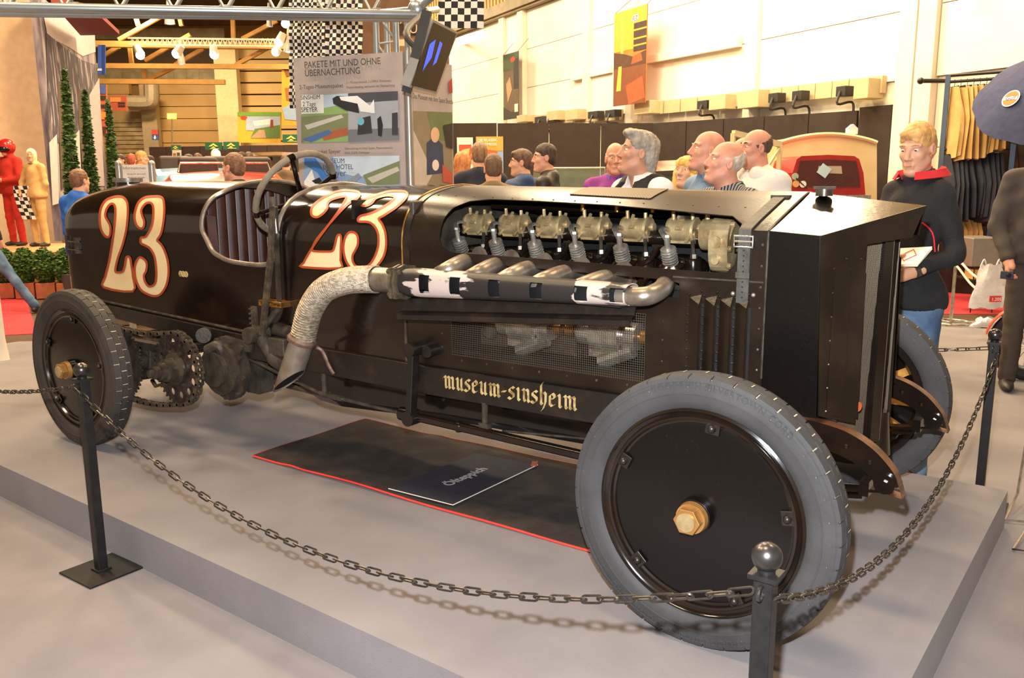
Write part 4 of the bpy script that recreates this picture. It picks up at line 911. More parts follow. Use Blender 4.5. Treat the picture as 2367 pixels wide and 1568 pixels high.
# ------------------------------------------------------------------ mat and card
felt = M('black_felt', '#2c241f', .95, 0, '#453930', 6, .45, .75, bump=.5, bscale=30)
redtape = M('red_binding', '#d8352b', .7)
mx0, mx1, my0, my1 = -2.655, -.15, .362, 1.19
def matz(x, y): return .012+.004*sin(x*3.1+y*4)+.003*sin(x*7.3-y*9.1)+.006*math.exp(-((x+2.2-.35*(y-.8))/.06)**2)
b = MB(); G = [[V((x, y, matz(x, y))) for y in np.linspace(my0, my1, 26)] for x in np.linspace(mx0, mx1, 70)]; b.grid(G)
mat_ = thing('floor_mat', (-1.4, .776, 0), 'black felt mat with bright red binding on the dais under the car', 'mat')
b.out('felt_sheet', felt, mat_, solid=.006)
for e_ in ([(x, my0) for x in np.linspace(mx0, mx1, 70)], [(x, my1) for x in np.linspace(mx0, mx1, 70)], [(mx0, y) for y in np.linspace(my0, my1, 26)]):
    b = MB(); b.tube([V((x, y, matz(x, y)-.002)) for x, y in e_], .009, 6, flat=.6); b.out('binding', redtape, mat_)
cardm = M('navy_card', '#2b2a36', .8, 0, '#23222c', 8)
c = [PZ(898, 1130, .024), PZ(1047, 1168, .024), PZ(1243, 1075, .024), PZ(1100, 1048, .024)]
sg = thing('sign_card', (-1.55, .77, .02), 'navy card lettered with a German word lying on the black mat', 'sign')
b = MB(); b.prism([p+V((0, 0, -.003)) for p in c], (0, 0, .004)); b.out('card', cardm, sg)
b = MB(); ctr = (c[0]+c[1]+c[2]+c[3])/4+V((0, 0, .0012)); b.text('Ölteppich', .074, ctr, nrm(c[2]-c[1]), nrm(c[0]-c[1]), .0008, bold=.02); b.out('lettering', M('grey_print', '#9d9894', .8), sg)
b = MB(); b.tube([c[0], c[1], c[2]], .0025, 5); b.out('pale_edge', M('raw_card_edge', '#cfc6ba', .8), sg)
b = MB(); b.box(c[2]+V((-.02, 0, .002)), (.03, .07, .003), rotz(.5)); b.out('tape_scrap', M('rust_tape', '#a0502f', .8), sg)
# ------------------------------------------------------------------ barrier posts and chains
postm = M('black_post_paint', '#171616', .42, 0, '#201e1e', 30, .4, .7, bump=.05, bscale=200, spec=.35)
ballm = M('gunmetal_ball', '#64605e', .28, .85, '#4c4947', 10)
def post(x, y, label, z0=FLOOR):
    r0 = thing('barrier_post', (x, y, z0), label, 'post', 'black chain barrier posts round the dais')
    b = MB(); b.box((x, y, z0+.42), (.040, .040, .82)); b.out('shaft', postm, r0, bevel=.003)
    b = MB(); b.box((x, y, z0+.834), (.058, .058, .010)); b.cyl((x, y, z0+.838), (x, y, z0+.848), .018, n=14); b.out('cap', postm, r0)
    b = MB(); b.sph((x, y, z0+.872), .031, 24, 14); b.out('ball', ballm, r0)
    b = MB(); b.box((x, y, z0+.005), (.245, .235, .008)); b.box((x, y, z0+.012), (.06, .06, .012)); b.out('base_plate', postm, r0, bevel=.002)
    b = MB(); b.torus((x, y-.03, z0+.805), (1, 0, 0), .014, .004, 16, 6); b.out('eye', ballm, r0)
    return r0
P1 = (-2.405, -.630); P2 = (.452, -.765); P3 = (.527, 2.26)
post(*P1, 'black square barrier post with ball top beside the rear wheel'); post(*P2, 'black square barrier post with ball top in front of the large front wheel'); post(*P3, 'black square barrier post with ball top behind the far front wheel')
linkm = M('dark_chain_steel', '#565049', .35, .8, '#3c3733', 30, .4, .7)
def linkmesh():
    b = MB(); L_, w, r = .0265, .0085, .0029; pts = []
    for k in range(7): a = -pi/2+pi*k/6; pts.append((L_-w+w*cos(a)+.004, w*sin(a), 0))
    for k in range(7): a = pi/2+pi*k/6; pts.append((-L_+w+w*cos(a)-.004, w*sin(a), 0))
    b.tube(pts, r, 6, True); return b
LINK = None
def chain(pa, pb, sag, label, maxn=400):
    global LINK
    pa = V(pa); pb = V(pb); N = 400; pts = []
    for k in range(N+1):
        t = k/N; q = pa+(pb-pa)*t; q[2] -= sag*4*t*(1-t); pts.append(q)
    S = [0]
    for k in range(N): S.append(S[-1]+np.linalg.norm(pts[k+1]-pts[k]))
    n = int(S[-1]/.0465); step = S[-1]/n; m = (pa+pb)/2
    r0 = thing('barrier_chain', (m[0], m[1], min(p[2] for p in pts)), label, 'chain', 'steel chains between the barrier posts')
    at_ = lambda s: V([np.interp(s, S, [p[c] for p in pts]) for c in range(3)])
    base = wloc(r0)
    for k in range(n):
        s = (k+.5)*step; p = at_(s); t = nrm(at_(min(S[-1], s+.01))-at_(max(0, s-.01)))
        if LINK is None:
            o = linkmesh().out('link', linkm, r0, loc=None); LINK = o.data; 
            vs = np.array([v.co[:] for v in LINK.vertices])+base
            for i, v in enumerate(LINK.vertices): v.co = tuple(vs[i])
        else:
            o = bpy.data.objects.new('link', LINK); COL.objects.link(o); o.parent = r0
        up = V((0, 0, 1)); e1 = nrm(np.cross(up, t)); e2 = np.cross(t, e1); tw = radians(45 if k % 2 else -45)+.12*sin(k*1.7)
        f1 = e1*cos(tw)+e2*sin(tw); f2 = np.cross(t, f1); q = p-base
        o.matrix_local = Matrix(((t[0], f1[0], f2[0], q[0]), (t[1], f1[1], f2[1], q[1]), (t[2], f1[2], f2[2], q[2]), (0, 0, 0, 1)))
zc = FLOOR+.805
chain((P1[0], P1[1]-.032, zc), (P2[0]-.02, P2[1]-.03, zc), .30, 'long sagging steel chain along the near side of the dais')
chain((P2[0]+.02, P2[1]+.0, zc-.02), (P3[0]+.02, P3[1]-.03, zc-.02), .30, 'steel chain across the front of the car')
chain((-6.2, -.40, zc-.03), (P1[0]-.02, P1[1]-.01, zc), .21, 'steel chain leading off past the rear wheel')
chain((P3[0]-.02, P3[1], zc), (-2.0, 2.11, zc), .10, 'steel chain behind the far front wheel')
# ------------------------------------------------------------------ people: smooth-union fields turned into one continuous skin
class Field:
    def __init__(s, lo, hi, h, fine=None):
        """rectilinear grid, optionally finer inside the box fine=(lo,hi,h)"""
        s.ax = []
        for c in range(3):
            if fine is None: a = np.arange(lo[c], hi[c]+h, h)
            else:
                f0, f1, fh = fine[0][c], fine[1][c], fine[2]
                a = np.concatenate([np.arange(lo[c], f0, h), np.arange(f0, f1, fh), np.arange(f1, hi[c]+h, h)])
            s.ax.append(a)
        s.F = np.full([len(a) for a in s.ax], 1.0)
    def _win(s, lo, hi):
        sl = []
        for c in range(3):
            i0 = max(0, np.searchsorted(s.ax[c], lo[c])-1); i1 = min(len(s.ax[c]), np.searchsorted(s.ax[c], hi[c])+1); sl.append(slice(i0, i1))
        sl = tuple(sl); X, Y, Z = np.meshgrid(s.ax[0][sl[0]], s.ax[1][sl[1]], s.ax[2][sl[2]], indexing='ij'); return sl, X, Y, Z
    def _mix(s, sl, d, k, sub):
        f = s.F[sl]
        if sub:
            d = -d; h = np.clip(.5-.5*(f-d)/k, 0, 1); s.F[sl] = f*(1-h)+d*h+k*h*(1-h)
        else:
            h = np.clip(.5+.5*(f-d)/k, 0, 1); s.F[sl] = f*(1-h)+d*h-k*h*(1-h)
    def cone(s, a, b, ra, rb, k=.02, sub=False, flat=None):
        a = V(a); b = V(b); m = max(ra, rb)+k*1.5+.03; sl, X, Y, Z = s._win(np.minimum(a, b)-m, np.maximum(a, b)+m)
        ab = b-a; L2 = max(1e-9, ab@ab); t = np.clip(((X-a[0])*ab[0]+(Y-a[1])*ab[1]+(Z-a[2])*ab[2])/L2, 0, 1)
        d = np.sqrt((X-a[0]-t*ab[0])**2+(Y-a[1]-t*ab[1])**2+(Z-a[2]-t*ab[2])**2)-(ra+(rb-ra)*t); s._mix(sl, d, k, sub); return s
    def ell(s, c, r, k=.02, R=None, sub=False):
        c = V(c); r = V(r); m = max(r)+k*1.5+.03; sl, X, Y, Z = s._win(c-m, c+m); X = X-c[0]; Y = Y-c[1]; Z = Z-c[2]
        if R is not None: X, Y, Z = (R[0, 0]*X+R[1, 0]*Y+R[2, 0]*Z, R[0, 1]*X+R[1, 1]*Y+R[2, 1]*Z, R[0, 2]*X+R[1, 2]*Y+R[2, 2]*Z)
        k0 = np.sqrt((X/r[0])**2+(Y/r[1])**2+(Z/r[2])**2); k1 = np.sqrt((X/r[0]**2)**2+(Y/r[1]**2)**2+(Z/r[2]**2)**2)+1e-9
        s._mix(sl, k0*(k0-1)/k1, k, sub); return s
    def wrinkle(s, amp, fr, seed=0):
        X, Y, Z = np.meshgrid(*s.ax, indexing='ij'); q = seed*1.7
        s.F += amp*np.sin(fr*(X*.9+Z*.5)+q+2*np.sin(fr*.6*(Y+Z)+q))*np.sin(fr*.8*(Z-Y*.7)+q*2); return s
    def hem(s, z): s.F = np.maximum(s.F, z-s.ax[2][None, None, :]); return s
    def mesh(s, b, mi=0):
        F = s.F; S = F < 0; nx, ny, nz = F.shape; cr = np.zeros((nx-1, ny-1, nz-1)); P = np.zeros((nx-1, ny-1, nz-1, 3))
        ax = s.ax; C = [(i, j, k) for i in (0, 1) for j in (0, 1) for k in (0, 1)]
        sub = lambda A, c: A[c[0]:nx-1+c[0], c[1]:ny-1+c[1], c[2]:nz-1+c[2]]
        pos = lambda c: (ax[0][c[0]:nx-1+c[0]][:, None, None], ax[1][c[1]:ny-1+c[1]][None, :, None], ax[2][c[2]:nz-1+c[2]][None, None, :])
        act = np.zeros(cr.shape, bool); s0 = sub(S, C[0])
        for c in C[1:]: act |= sub(S, c) != s0
        ii, jj, kk = np.nonzero(act); cnt = np.zeros(len(ii)); PP = np.zeros((len(ii), 3))
        for a in C:
            for dim in range(3):
                if a[dim]: continue
                c2 = list(a); c2[dim] = 1; fa = F[ii+a[0], jj+a[1], kk+a[2]]; fb = F[ii+c2[0], jj+c2[1], kk+c2[2]]; x = (fa < 0) != (fb < 0)
                t = np.where(x, fa/np.where(x, fa-fb, 1), 0)
                for d in range(3):
                    idx = (ii, jj, kk)[d]; base = ax[d][idx+a[d]]
                    if d == dim: base = base+t*(ax[d][idx+1]-ax[d][idx])
                    PP[:, d] += np.where(x, base, 0)
                cnt += x
        PP /= np.maximum(cnt, 1)[:, None]; ID = np.full(cr.shape, -1, int); ID[ii, jj, kk] = np.arange(len(ii)); faces = []
        for dim in range(3):
            u, v = (dim+1) % 3, (dim+2) % 3; sh = [slice(1, n-1) for n in (nx, ny, nz)]; sh[dim] = slice(0, (nx, ny, nz)[dim]-1); sh2 = list(sh); sh2[dim] = slice(1, (nx, ny, nz)[dim])
            A = S[tuple(sh)]; B_ = S[tuple(sh2)]; e = np.argwhere(A != B_); off = [1, 1, 1]; off[dim] = 0; e = e+off; fl = S[e[:, 0], e[:, 1], e[:, 2]]
            def cid(du, dv):
                q = e.copy(); q[:, u] -= du; q[:, v] -= dv; return ID[q[:, 0], q[:, 1], q[:, 2]]
            q = np.stack([cid(0, 0), cid(1, 0), cid(1, 1), cid(0, 1)], 1); q[~fl] = q[~fl][:, ::-1]; faces.append(q[(q >= 0).all(1)])
        f = np.concatenate(faces); b.org = True; b.add(PP, [tuple(int(i) for i in r) for r in f], mi, True); return b
skins = {'pale': M('pale_skin', '#e0a987', .5, 0, '#d3977a', 14, .4, .7), 'pink': M('pink_skin', '#dc9c80', .5, 0, '#cf8a70', 14, .4, .7), 'tan': M('tan_skin', '#cd9474', .5, 0, '#bf8467', 14, .4, .7)}
eyew = M('eye_white', '#e9e2da', .3); eyei = M('iris_dark', '#3a2d24', .2); lipm = M('lip', '#b9705f', .5)
def cloth(name, c, c2=None, **k):
    if name in MATS: return MATS[name]
    return M(name, c, k.pop('rough', .85), 0, c2, k.pop('scale', 12), bump=k.pop('bump', .25), bscale=k.pop('bscale', 120), **k)
jeans = cloth('blue_denim', '#3c5573', '#6f8aa8', scale=5); darktr = cloth('dark_trousers', '#24222a'); shoem = cloth('dark_shoe', '#2a231f', rough=.5)
def face_dir(phi):
    """0 = towards the camera, 90 = facing image left, 180 = away"""
    a = radians(phi); return -DH*cos(a)-RH*sin(a)
def headprims(f, T, Rm, s, full=True, jaw=1.0):
    q = lambda x, y, z: T+Rm@(V((x, y, z))*s); r = lambda *a: tuple(v*s for v in a); k = .02*s
    f.ell(q(0, -.014, .036), r(.070, .094, .086), k, Rm); f.ell(q(0, .026, -.035), r(.055*jaw, .064, .084), k*1.4, Rm)
    f.cone(q(0, .055, -.098), q(0, .078, -.098), .024*s, .016*s, k)
    for e in (-1, 1):
        f.cone(q(e*.046*jaw, .004, -.055), q(e*.016, .062, -.100), .019*s, .018*s, k*1.2)
        if full:
            f.cone(q(e*.047, .066, .029), q(e*.012, .080, .026), .009*s, .009*s, .014*s)
            f.ell(q(e*.036, .058, -.018), r(.020, .022, .020), .02*s, Rm)
            f.ell(q(e*.031, .097, .011), r(.016, .012, .009), .008*s, Rm, sub=True)
        f.ell(q(e*.073, -.008, -.004), r(.011, .019, .030), .008*s, Rm)
        if full: f.ell(q(e*.082, -.004, -.002), r(.006, .011, .018), .006*s, Rm, sub=True)
    f.cone(q(0, .082, .022), q(0, .106, -.026), .008*s, .0115*s, .012*s)
    if full:
        for e in (-1, 1): f.ell(q(e*.011, .094, -.031), r(.009, .011, .008), .006*s, Rm)
        f.cone(q(-.018, .084, -.061), q(.018, .084, -.061), .0075*s, .0075*s, .006*s); f.cone(q(-.014, .083, -.073), q(.014, .083, -.073), .008*s, .008*s, .006*s)
    return q
def person(px, pytop, dep, phi, label, top, low=None, skin='pale', hair=None, hairstyle='short', headturn=0, headtilt=0, arms=None, detail=1, legs=None, build_=1.0, short=False, group=None, female=False, collar=None, H=None, lean=0.0, z0=None, pos=None, openneck=.0, headroll=0):
    z0 = FLOOR if z0 is None else z0
    P = PD(px, pytop, dep) if pos is None else V(pos); H = (P[2]-z0) if H is None else H; s = H/1.75
    fwd = face_dir(phi); Rb = np.array([np.cross(fwd, (0, 0, 1)), fwd, (0, 0, 1)]).T       # local x = right hand, y = forward
    base = V((P[0], P[1], z0)); root = thing('person', base, label, 'person', group)
    hx = nrm(V(face_dir(phi+headturn))); RH_ = np.array([np.cross(hx, (0, 0, 1)), hx, (0, 0, 1)]).T; RHl = Rb.T@RH_@rotx(radians(headtilt))@roty(radians(headroll))
    w = build_; sh = .160*w*(.9 if female else 1)
    A = arms or {}; J = {}
    for e, nm in ((1, 'R'), (-1, 'L')):
        el, wr = A.get(nm, ((e*(sh+.075), -.02, 1.12), (e*(sh+.08), .06, .88))); J[nm] = (V((e*sh, -.02+lean*.1, 1.425))*s, V(el)*s, V(wr)*s)
    LG = legs or {'R': ((.10, .01, .50), (.11, -.02, .08)), 'L': ((-.10, .01, .50), (-.11, -.02, .08))}
    hc = V((0, .015+lean*.16, 1.632))*s; hs = s*.98
    # -------- body
    hd = detail; lo = V((-.62, -.45, -.01))*s; hi = V((.62, .62, 1.80))*s
    for nm in 'RL':
        for p in J[nm]: lo = np.minimum(lo, p-.12); hi = np.maximum(hi, p+.12)
        for p in LG[nm]: lo = np.minimum(lo, V(p)*s-.12); hi = np.maximum(hi, V(p)*s+.12)
    if hd == 2: f = Field(lo, hi, .024, (hc-.15*s, hc+.16*s, .0055))
    elif hd == 1: f = Field(lo, hi, .026, (hc-.15*s, hc+.16*s, .009))
    else: f = Field(lo, hi, .034, (hc-.15*s, hc+.16*s, .018))
    headprims(f, hc, RHl, hs, hd > 0)
    nk = hc+RHl@(V((0, -.025, -.075))*s); nb = V((0, -.03+lean*.1, 1.44))*s
    f.cone(nk, nb, .054*s*w, .062*s*w, .03*s); f.cone(nb, V((0, 0, 1.30))*s, .05*s, .085*s, .04); f.cone(V((0, 0, 1.30))*s, V((0, 0, 1.0))*s, .085*s, .085*s, .03)
    for nm, e in (('R', 1), ('L', -1)):
        a, el, wr = J[nm]; f.cone(nb-V((0, 0, .02))*s, a-V((0, 0, .012))*s, .042*s, .040*s, .03); f.cone(a, el, .045*s, .038*s, .02); f.cone(el, wr, .036*s, .026*s, .02); hdv = nrm(wr-el); f.cone(wr, wr+hdv*.07*s, .028*s, .03*s, .02)
        hp = V((e*.085, 0, .92))*s; kn, an = [V(q)*s for q in LG[nm]]; f.cone(V((0, 0, .98))*s, hp, .10*s, .085*s, .05); f.cone(hp, kn, .075*s, .05*s, .03); f.cone(kn, an, .045*s, .035*s, .02)
    b = MB(); f.mesh(b); b.v = [tuple(base+Rb@V(v)) for v in b.v]; b.out('body', skins[skin], root)
    W_ = lambda p: base+Rb@V(p)
    Q = lambda x, y, z: W_(hc+RHl@(V((x, y, z))*hs)); Rw = Rb@RHl
    if hd > 0:
        for e in (-1, 1):
            b = MB(); b.sph(Q(e*.031, .0725, .009), .0118*hs, 12, 8, (1, 1, .58), mi=0); b.sph(Q(e*.031, .0770, .0085), .0078*hs, 12, 8, (1, 1, .66), mi=1)
            b.out('eye', [eyew, eyei], root)
        hb = hair or '#6b5138'
        bm = cloth('brow_'+hb.lstrip('#'), hb, rough=.9) if hd > 0 else None
        for e in (-1, 1): b = MB(); b.tube([Q(e*.014, .087, .030), Q(e*.030, .0865, .034), Q(e*.046, .074, .030)], [.003*hs, .0042*hs, .002*hs], 6); b.out('eyebrow', bm, root)
        if hd == 2:
            b = MB(); b.tube([Q(-.021, .085, -.067), Q(-.008, .0925, -.0655), Q(.008, .0925, -.0655), Q(.021, .085, -.067)], [.002*hs, .0035*hs, .0035*hs, .002*hs], 6); b.out('lips', lipm, root)
    # -------- hair
    if hair and hairstyle != 'bald':
        hm = cloth('hair_'+hair.lstrip('#'), hair, tuple(min(1, v*1.7+.02) for v in lin(hair)[:3])+(1,), rough=.6, scale=30, bump=.6, bscale=90, stretch=(1, 1, .25))
        r_ = .0065 if hd == 2 else (.010 if hd == 1 else .018)
        pad = .17*s if hairstyle in ('long', 'swept') else .14*s
        f = Field(hc-pad-.06*(hairstyle == 'long'), hc+pad, r_); q = lambda x, y, z: hc+RHl@(V((x, y, z))*hs); rr = lambda *a: tuple(v*hs for v in a)
        if hairstyle == 'short':
            f.ell(q(0, -.016, .046), rr(.0745, .0985, .086), .01, RHl); f.ell(q(0, -.05, .0), rr(.068, .058, .075), .02, RHl)
            f.ell(q(0, .075, -.03), rr(.072, .075, .080), .012, RHl, sub=True); f.ell(q(0, .12, .035), rr(.06, .05, .035), .012, RHl, sub=True)
            for e in (-1, 1): f.ell(q(e*.085, .03, -.03), rr(.03, .05, .04), .01, RHl, sub=True)
        elif hairstyle == 'fringe':
            f.ell(q(0, -.012, .046), rr(.0755, .100, .087), .01, RHl); f.ell(q(0, -.05, .0), rr(.068, .058, .076), .02, RHl); f.ell(q(0, .060, .083), rr(.052, .032, .026), .012, RHl)
            f.ell(q(0, .088, -.028), rr(.070, .08, .086), .010, RHl, sub=True)
            for e in (-1, 1): f.ell(q(e*.085, .03, -.035), rr(.03, .05, .045), .01, RHl, sub=True)
        elif hairstyle == 'ring':
            f.ell(q(0, -.016, .036), rr(.0735, .0975, .0885), .004, RHl)
            f.ell(q(0, .035, .105), rr(.12, .125, .095), .008, RHl, sub=True); f.ell(q(0, .08, -.03), rr(.10, .085, .09), .01, RHl, sub=True)
        elif hairstyle == 'swept':
            f.ell(q(0, -.02, .054), rr(.079, .108, .082), .01, RHl); f.ell(q(0, -.072, -.012), rr(.074, .056, .092), .02, RHl); f.ell(q(0, -.088, -.075), rr(.060, .036, .050), .02, RHl); f.ell(q(0, .05, .105), rr(.06, .05, .028), .02, RHl)
            f.ell(q(0, .085, -.02), rr(.085, .072, .085), .012, RHl, sub=True); f.ell(q(0, .12, .05), rr(.07, .06, .04), .015, RHl, sub=True)
            for e in (-1, 1): f.ell(q(e*.092, .015, -.025), rr(.028, .045, .05), .01, RHl, sub=True)
        elif hairstyle == 'long':
            f.ell(q(0, -.015, .045), rr(.080, .102, .088), .01, RHl); f.cone(q(0, -.04, .0), q(0, -.055, -.15), .078*hs, .07*hs, .03)
            for e in (-1, 1): f.cone(q(e*.062, .02, .0), q(e*.068, .015, -.13), .03*hs, .026*hs, .02)
            f.ell(q(0, .055, .062), rr(.062, .045, .045), .015, RHl); f.ell(q(0, .095, -.05), rr(.058, .08, .088), .012, RHl, sub=True)
        elif hairstyle == 'hood':
            f.ell(q(0, -.012, .02), rr(.088, .108, .112), .01, RHl); f.cone(q(0, -.02, -.05), q(0, -.03, -.17), .082*hs, .075*hs, .03); f.ell(q(0, .10, -.015), rr(.056, .075, .075), .01, RHl, sub=True)
        f.wrinkle(.0028*hs, 130 if hd else 60, 3) if hairstyle != 'hood' else None
        b = MB(); f.mesh(b)
        if b.v: b.v = [tuple(W_(v)) for v in b.v]; b.out('hood' if hairstyle == 'hood' else 'hair', hm, root)
    # -------- upper garment
    h = .016 if hd == 2 else (.020 if hd == 1 else .032); f = Field(lo, np.minimum(hi, V((9, 9, 1.60))*s), h); bl = lean*.1
    f.ell(V((0, -.005+bl, 1.30))*s, (.172*s*w, .122*s*w, .19*s), .06); f.ell(V((0, .01+bl*.5, 1.08))*s, (.168*s*w, .122*s*w*(1.15 if w > 1.05 else 1), .22*s), .06); f.cone(V((-.085*w, 0, .93))*s, V((.085*w, 0, .93))*s, .132*s*min(1, max(.95, w)), .132*s*min(1, max(.95, w)), .06)
    if female: f.ell(V((0, .09+bl, 1.26))*s, (.12*s, .06*s, .07*s), .05)
    f.cone(V((-.03, -.035+bl, 1.45))*s, V((.03, -.035+bl, 1.45))*s, .062*s, .062*s, .05); f.ell(V((0, -.03+bl, 1.49))*s, (.078*s, .080*s, .055*s), .02)
    for nm in 'RL':
        a, el, wr = J[nm]; f.cone(V((0, -.035+bl, 1.485))*s, a, .052*s, .060*s*w, .04); f.cone(a, el, .064*s*w, .054*s*w, .03)
        if not short: f.cone(el, wr-nrm(wr-el)*.01, .052*s*w, .040*s*w, .02)
    f.wrinkle(.006*s, 26, len(label) % 7); f.ell(V((0, -.01+bl, 1.585))*s, (.068*s, .072*s, .065*s), .01, sub=True)
    if openneck: f.ell(V((0, .10+bl, 1.50))*s, (.05*s, .07*s, openneck*s), .01, sub=True)
    f.hem(.875*s); b = MB(); f.mesh(b); b.v = [tuple(W_(v)) for v in b.v]; b.out('jacket' if not short else 'shirt', top, root)
    if collar:
        b = MB(); R1 = .078*s
        for e in (-1, 1):
            G = []
            for t in np.linspace(.12*pi, .98*pi, 12):
                a = pi/2+e*t if False else pi/2+e*t; c_ = V((cos(a)*R1*1.02, sin(a)*R1*1.0-.02*s+bl*s, 0)); up = 1.475+.035*(t/pi)
                G.append([W_(c_*.92+V((0, 0, (up+.03)*s))), W_(c_*1.18+V((0, 0, (up-.025)*s)))])
            b.grid(G)
        b.out('collar', collar, root, solid=.006)
    # -------- trousers and shoes
    h = .020 if hd else .034; lt = [V(p)*s for nm in 'RL' for p in LG[nm]]; f = Field(np.minimum(V((-.34, -.34, .03))*s, np.min(lt, 0)-.12), np.maximum(V((.34, .42, 1.06))*s, np.max(lt, 0)+.12), h)
    f.cone(V((-.07, 0, .94))*s, V((.07, 0, .94))*s, .098*s*w, .098*s*w, .04)
    for nm, e in (('R', 1), ('L', -1)):
        hp = V((e*.085, 0, .90))*s; kn, an = [V(q)*s for q in LG[nm]]; f.cone(hp, kn, .098*s, .070*s, .03); f.cone(kn, an, .066*s, .056*s, .02)
    f.wrinkle(.005*s, 30, 2); b = MB(); f.mesh(b); b.v = [tuple(W_(v)) for v in b.v]; b.out('trousers', low or darktr, root)
    for nm in 'RL':
        an = V(LG[nm][1])*s; b = MB(); f = Field(an+V((-.08, -.12, -.10))*s, an+V((.08, .24, .06))*s, .014*s if hd else .02)
        f.ell(an+V((0, .05, -.045))*s, (.045*s, .13*s, .04*s), .02); f.cone(an, an+V((0, 0, -.04))*s, .045*s, .045*s, .02); f.ell(an+V((0, .05, -.13))*s, (.3, .3, .055*s), .004, sub=True); f.mesh(b)
        if b.v: b.v = [tuple(W_(v)) for v in b.v]; b.out('shoe', shoem, root)
    return root, W_, J, s, Q
def hand(root, wrist, direc, palm, s, skin, curl=.6, spread=.0, thumb=1, name='hand', grip=None):
    """palm block, four unequal bent fingers and a side thumb; direc = wrist to knuckles, palm = palm normal"""
    d = nrm(direc); n = nrm(V(palm)-d*(V(palm)@d)); x = np.cross(d, n)*thumb; w = V(wrist)
    pts = [w]; f = Field(w-.24*s, w+.24*s, .0062)
    f.cone(w-d*.03*s, w+d*.03*s, .026*s, .028*s, .012)
    for k, ox in enumerate((-.027, -.009, .009, .027)):
        f.cone(w+d*.02*s+x*ox*.7*s, w+d*.085*s+x*ox*s, .016*s, .0125*s, .012)
        L_ = (.068, .078, .074, .058)[k]*s; p = w+d*.085*s+x*ox*s; a = 0
        for j, fr in enumerate((.45, .32, .23)):
            a += curl*(.7, .9, .6)[j]; q = p+(d*cos(a)+n*sin(a))*L_*fr*1.05+x*spread*ox*.3; f.cone(p, q, (.0098-.0009*j)*s, (.0092-.0009*j)*s, .004); p = q
    p = w+d*.03*s-x*.028*s; q = p+(d*.55-x*.65+n*.35)*.042*s; f.cone(p, q, .014*s, .0115*s, .01); r_ = q+(d*.8-x*.1+n*(.3+curl*.4))*.036*s; f.cone(q, r_, .011*s, .009*s, .004)
    b = MB(); f.mesh(b); return b.out(name, skins[skin], root)
c_ = cloth
# -------- visitors behind the car
def loc(v, s, W_): return W_(V(v)*s)
# young man with booklet
blackj = c_('black_fleece', '#1b1a1c', '#242326', bump=.5, bscale=160)
r0, W_, J, s, Q = person(2130, 286, 4.35, 64, 'young fair-haired man in black jacket with red inner collar holding a booklet', blackj, jeans, 'pale', '#c09055', 'fringe', headturn=-14, headtilt=-12, detail=2, build_=.84,
    arms={'R': ((.21, .06, 1.14), (.0, .21, 1.13)), 'L': ((-.205, -.05, 1.14), (-.14, .14, 1.07))})
b = MB(); redc = c_('red_fleece', '#c4222a')
for e in (-1, 1):
    G = []
    for t in np.linspace(.45, 2.9, 14):
        a = pi/2+e*t; c = V((cos(a)*.080, sin(a)*.083-.02, 0)); up = 1.47+.035*(t/2.75); G.append([W_((c+V((0, 0, up+.015)))*s), W_((c*1.30+V((0, 0, up+.045)))*s), W_((c*1.55+V((0, 0, up+.012)))*s)])
    b.grid(G)
b.out('collar', [redc], r0, solid=.007, label='red inner collar standing open')
b = MB(); rp = c_('red_piping', '#d42a33')
for e in (-1, 1):
    b.tube([W_(V(p)*s) for p in bez([(0, .135, 1.305), (e*.06, .133, 1.315), (e*.12, .112, 1.30), (e*.165, .075, 1.25), (e*.178, .06, 1.16)], 4)], .004, 5)
b.out('red_piping', rp, r0)
b = MB(); fx = nrm(W_((-1, 0, 0))-W_((0, 0, 0))); b.text('GT', .034*s, W_(V((-.085, .125, 1.345))*s), fx, (0, 0, 1), .003); b.out('chest_lettering', c_('white_thread', '#e9e4dc'), r0)
fw = W_((0, 1, 0))-W_((0, 0, 0)); rt = W_((1, 0, 0))-W_((0, 0, 0))
hand(r0, W_(J['L'][2]), W_(J['L'][2])-W_(J['L'][1])+rt*.10, V((0, 0, 1))+fw*.2, s, 'pale', .55, thumb=-1)
hand(r0, W_(J['R'][2]), -rt*1.0+fw*.2-V((0, 0, .15)), -fw+V((0, 0, .3)), s, 'pale', .6, thumb=1)
w0 = W_(J['L'][2]); ax = nrm(W_(J['L'][2])-W_(J['L'][1])); b = MB(); b.lathe([(.031*s, -.012), (.036*s, -.010), (.036*s, .010), (.031*s, .012)], w0-ax*.005, ax, 18); b.cyl(w0-ax*.005+V((0, 0, .030*s))-fw*.01, w0-ax*.005+V((0, 0, .042*s))-fw*.014, .019*s, n=16); b.out('wristwatch', darksteel, r0, label='steel wristwatch')
bk = thing('booklet', W_(V((-.13, .20, 1.10))*s), 'white booklet held by the young man in the black jacket', 'booklet')
paper = M('white_paper', '#f1ece2', .6, 0, '#e2dacd', 9); c = W_(V((-.13, .20, 1.135))*s); Rk = np.array([rt, fw, (0, 0, 1)]).T@rotx(-.55)@rotz(.15)
for k in range(3):
    b = MB(); b.box(c+V((0, 0, .004*k)), (.21, .15, .003), Rk@rotz(.03*k)); b.out('page', paper, bk)
b = MB()
for a, q in (((-.06, .0), (-.02, .05)), ((-.02, .05), (.02, .0)), ((.02, .0), (-.02, -.05)), ((-.02, -.05), (-.06, .0))): b.tube([c+V((0, 0, .012))+Rk@V((a[0], a[1], .002)), c+V((0, 0, .012))+Rk@V((q[0], q[1], .002))], .002, 4)
b.out('red_printed_diamond', rp, bk)
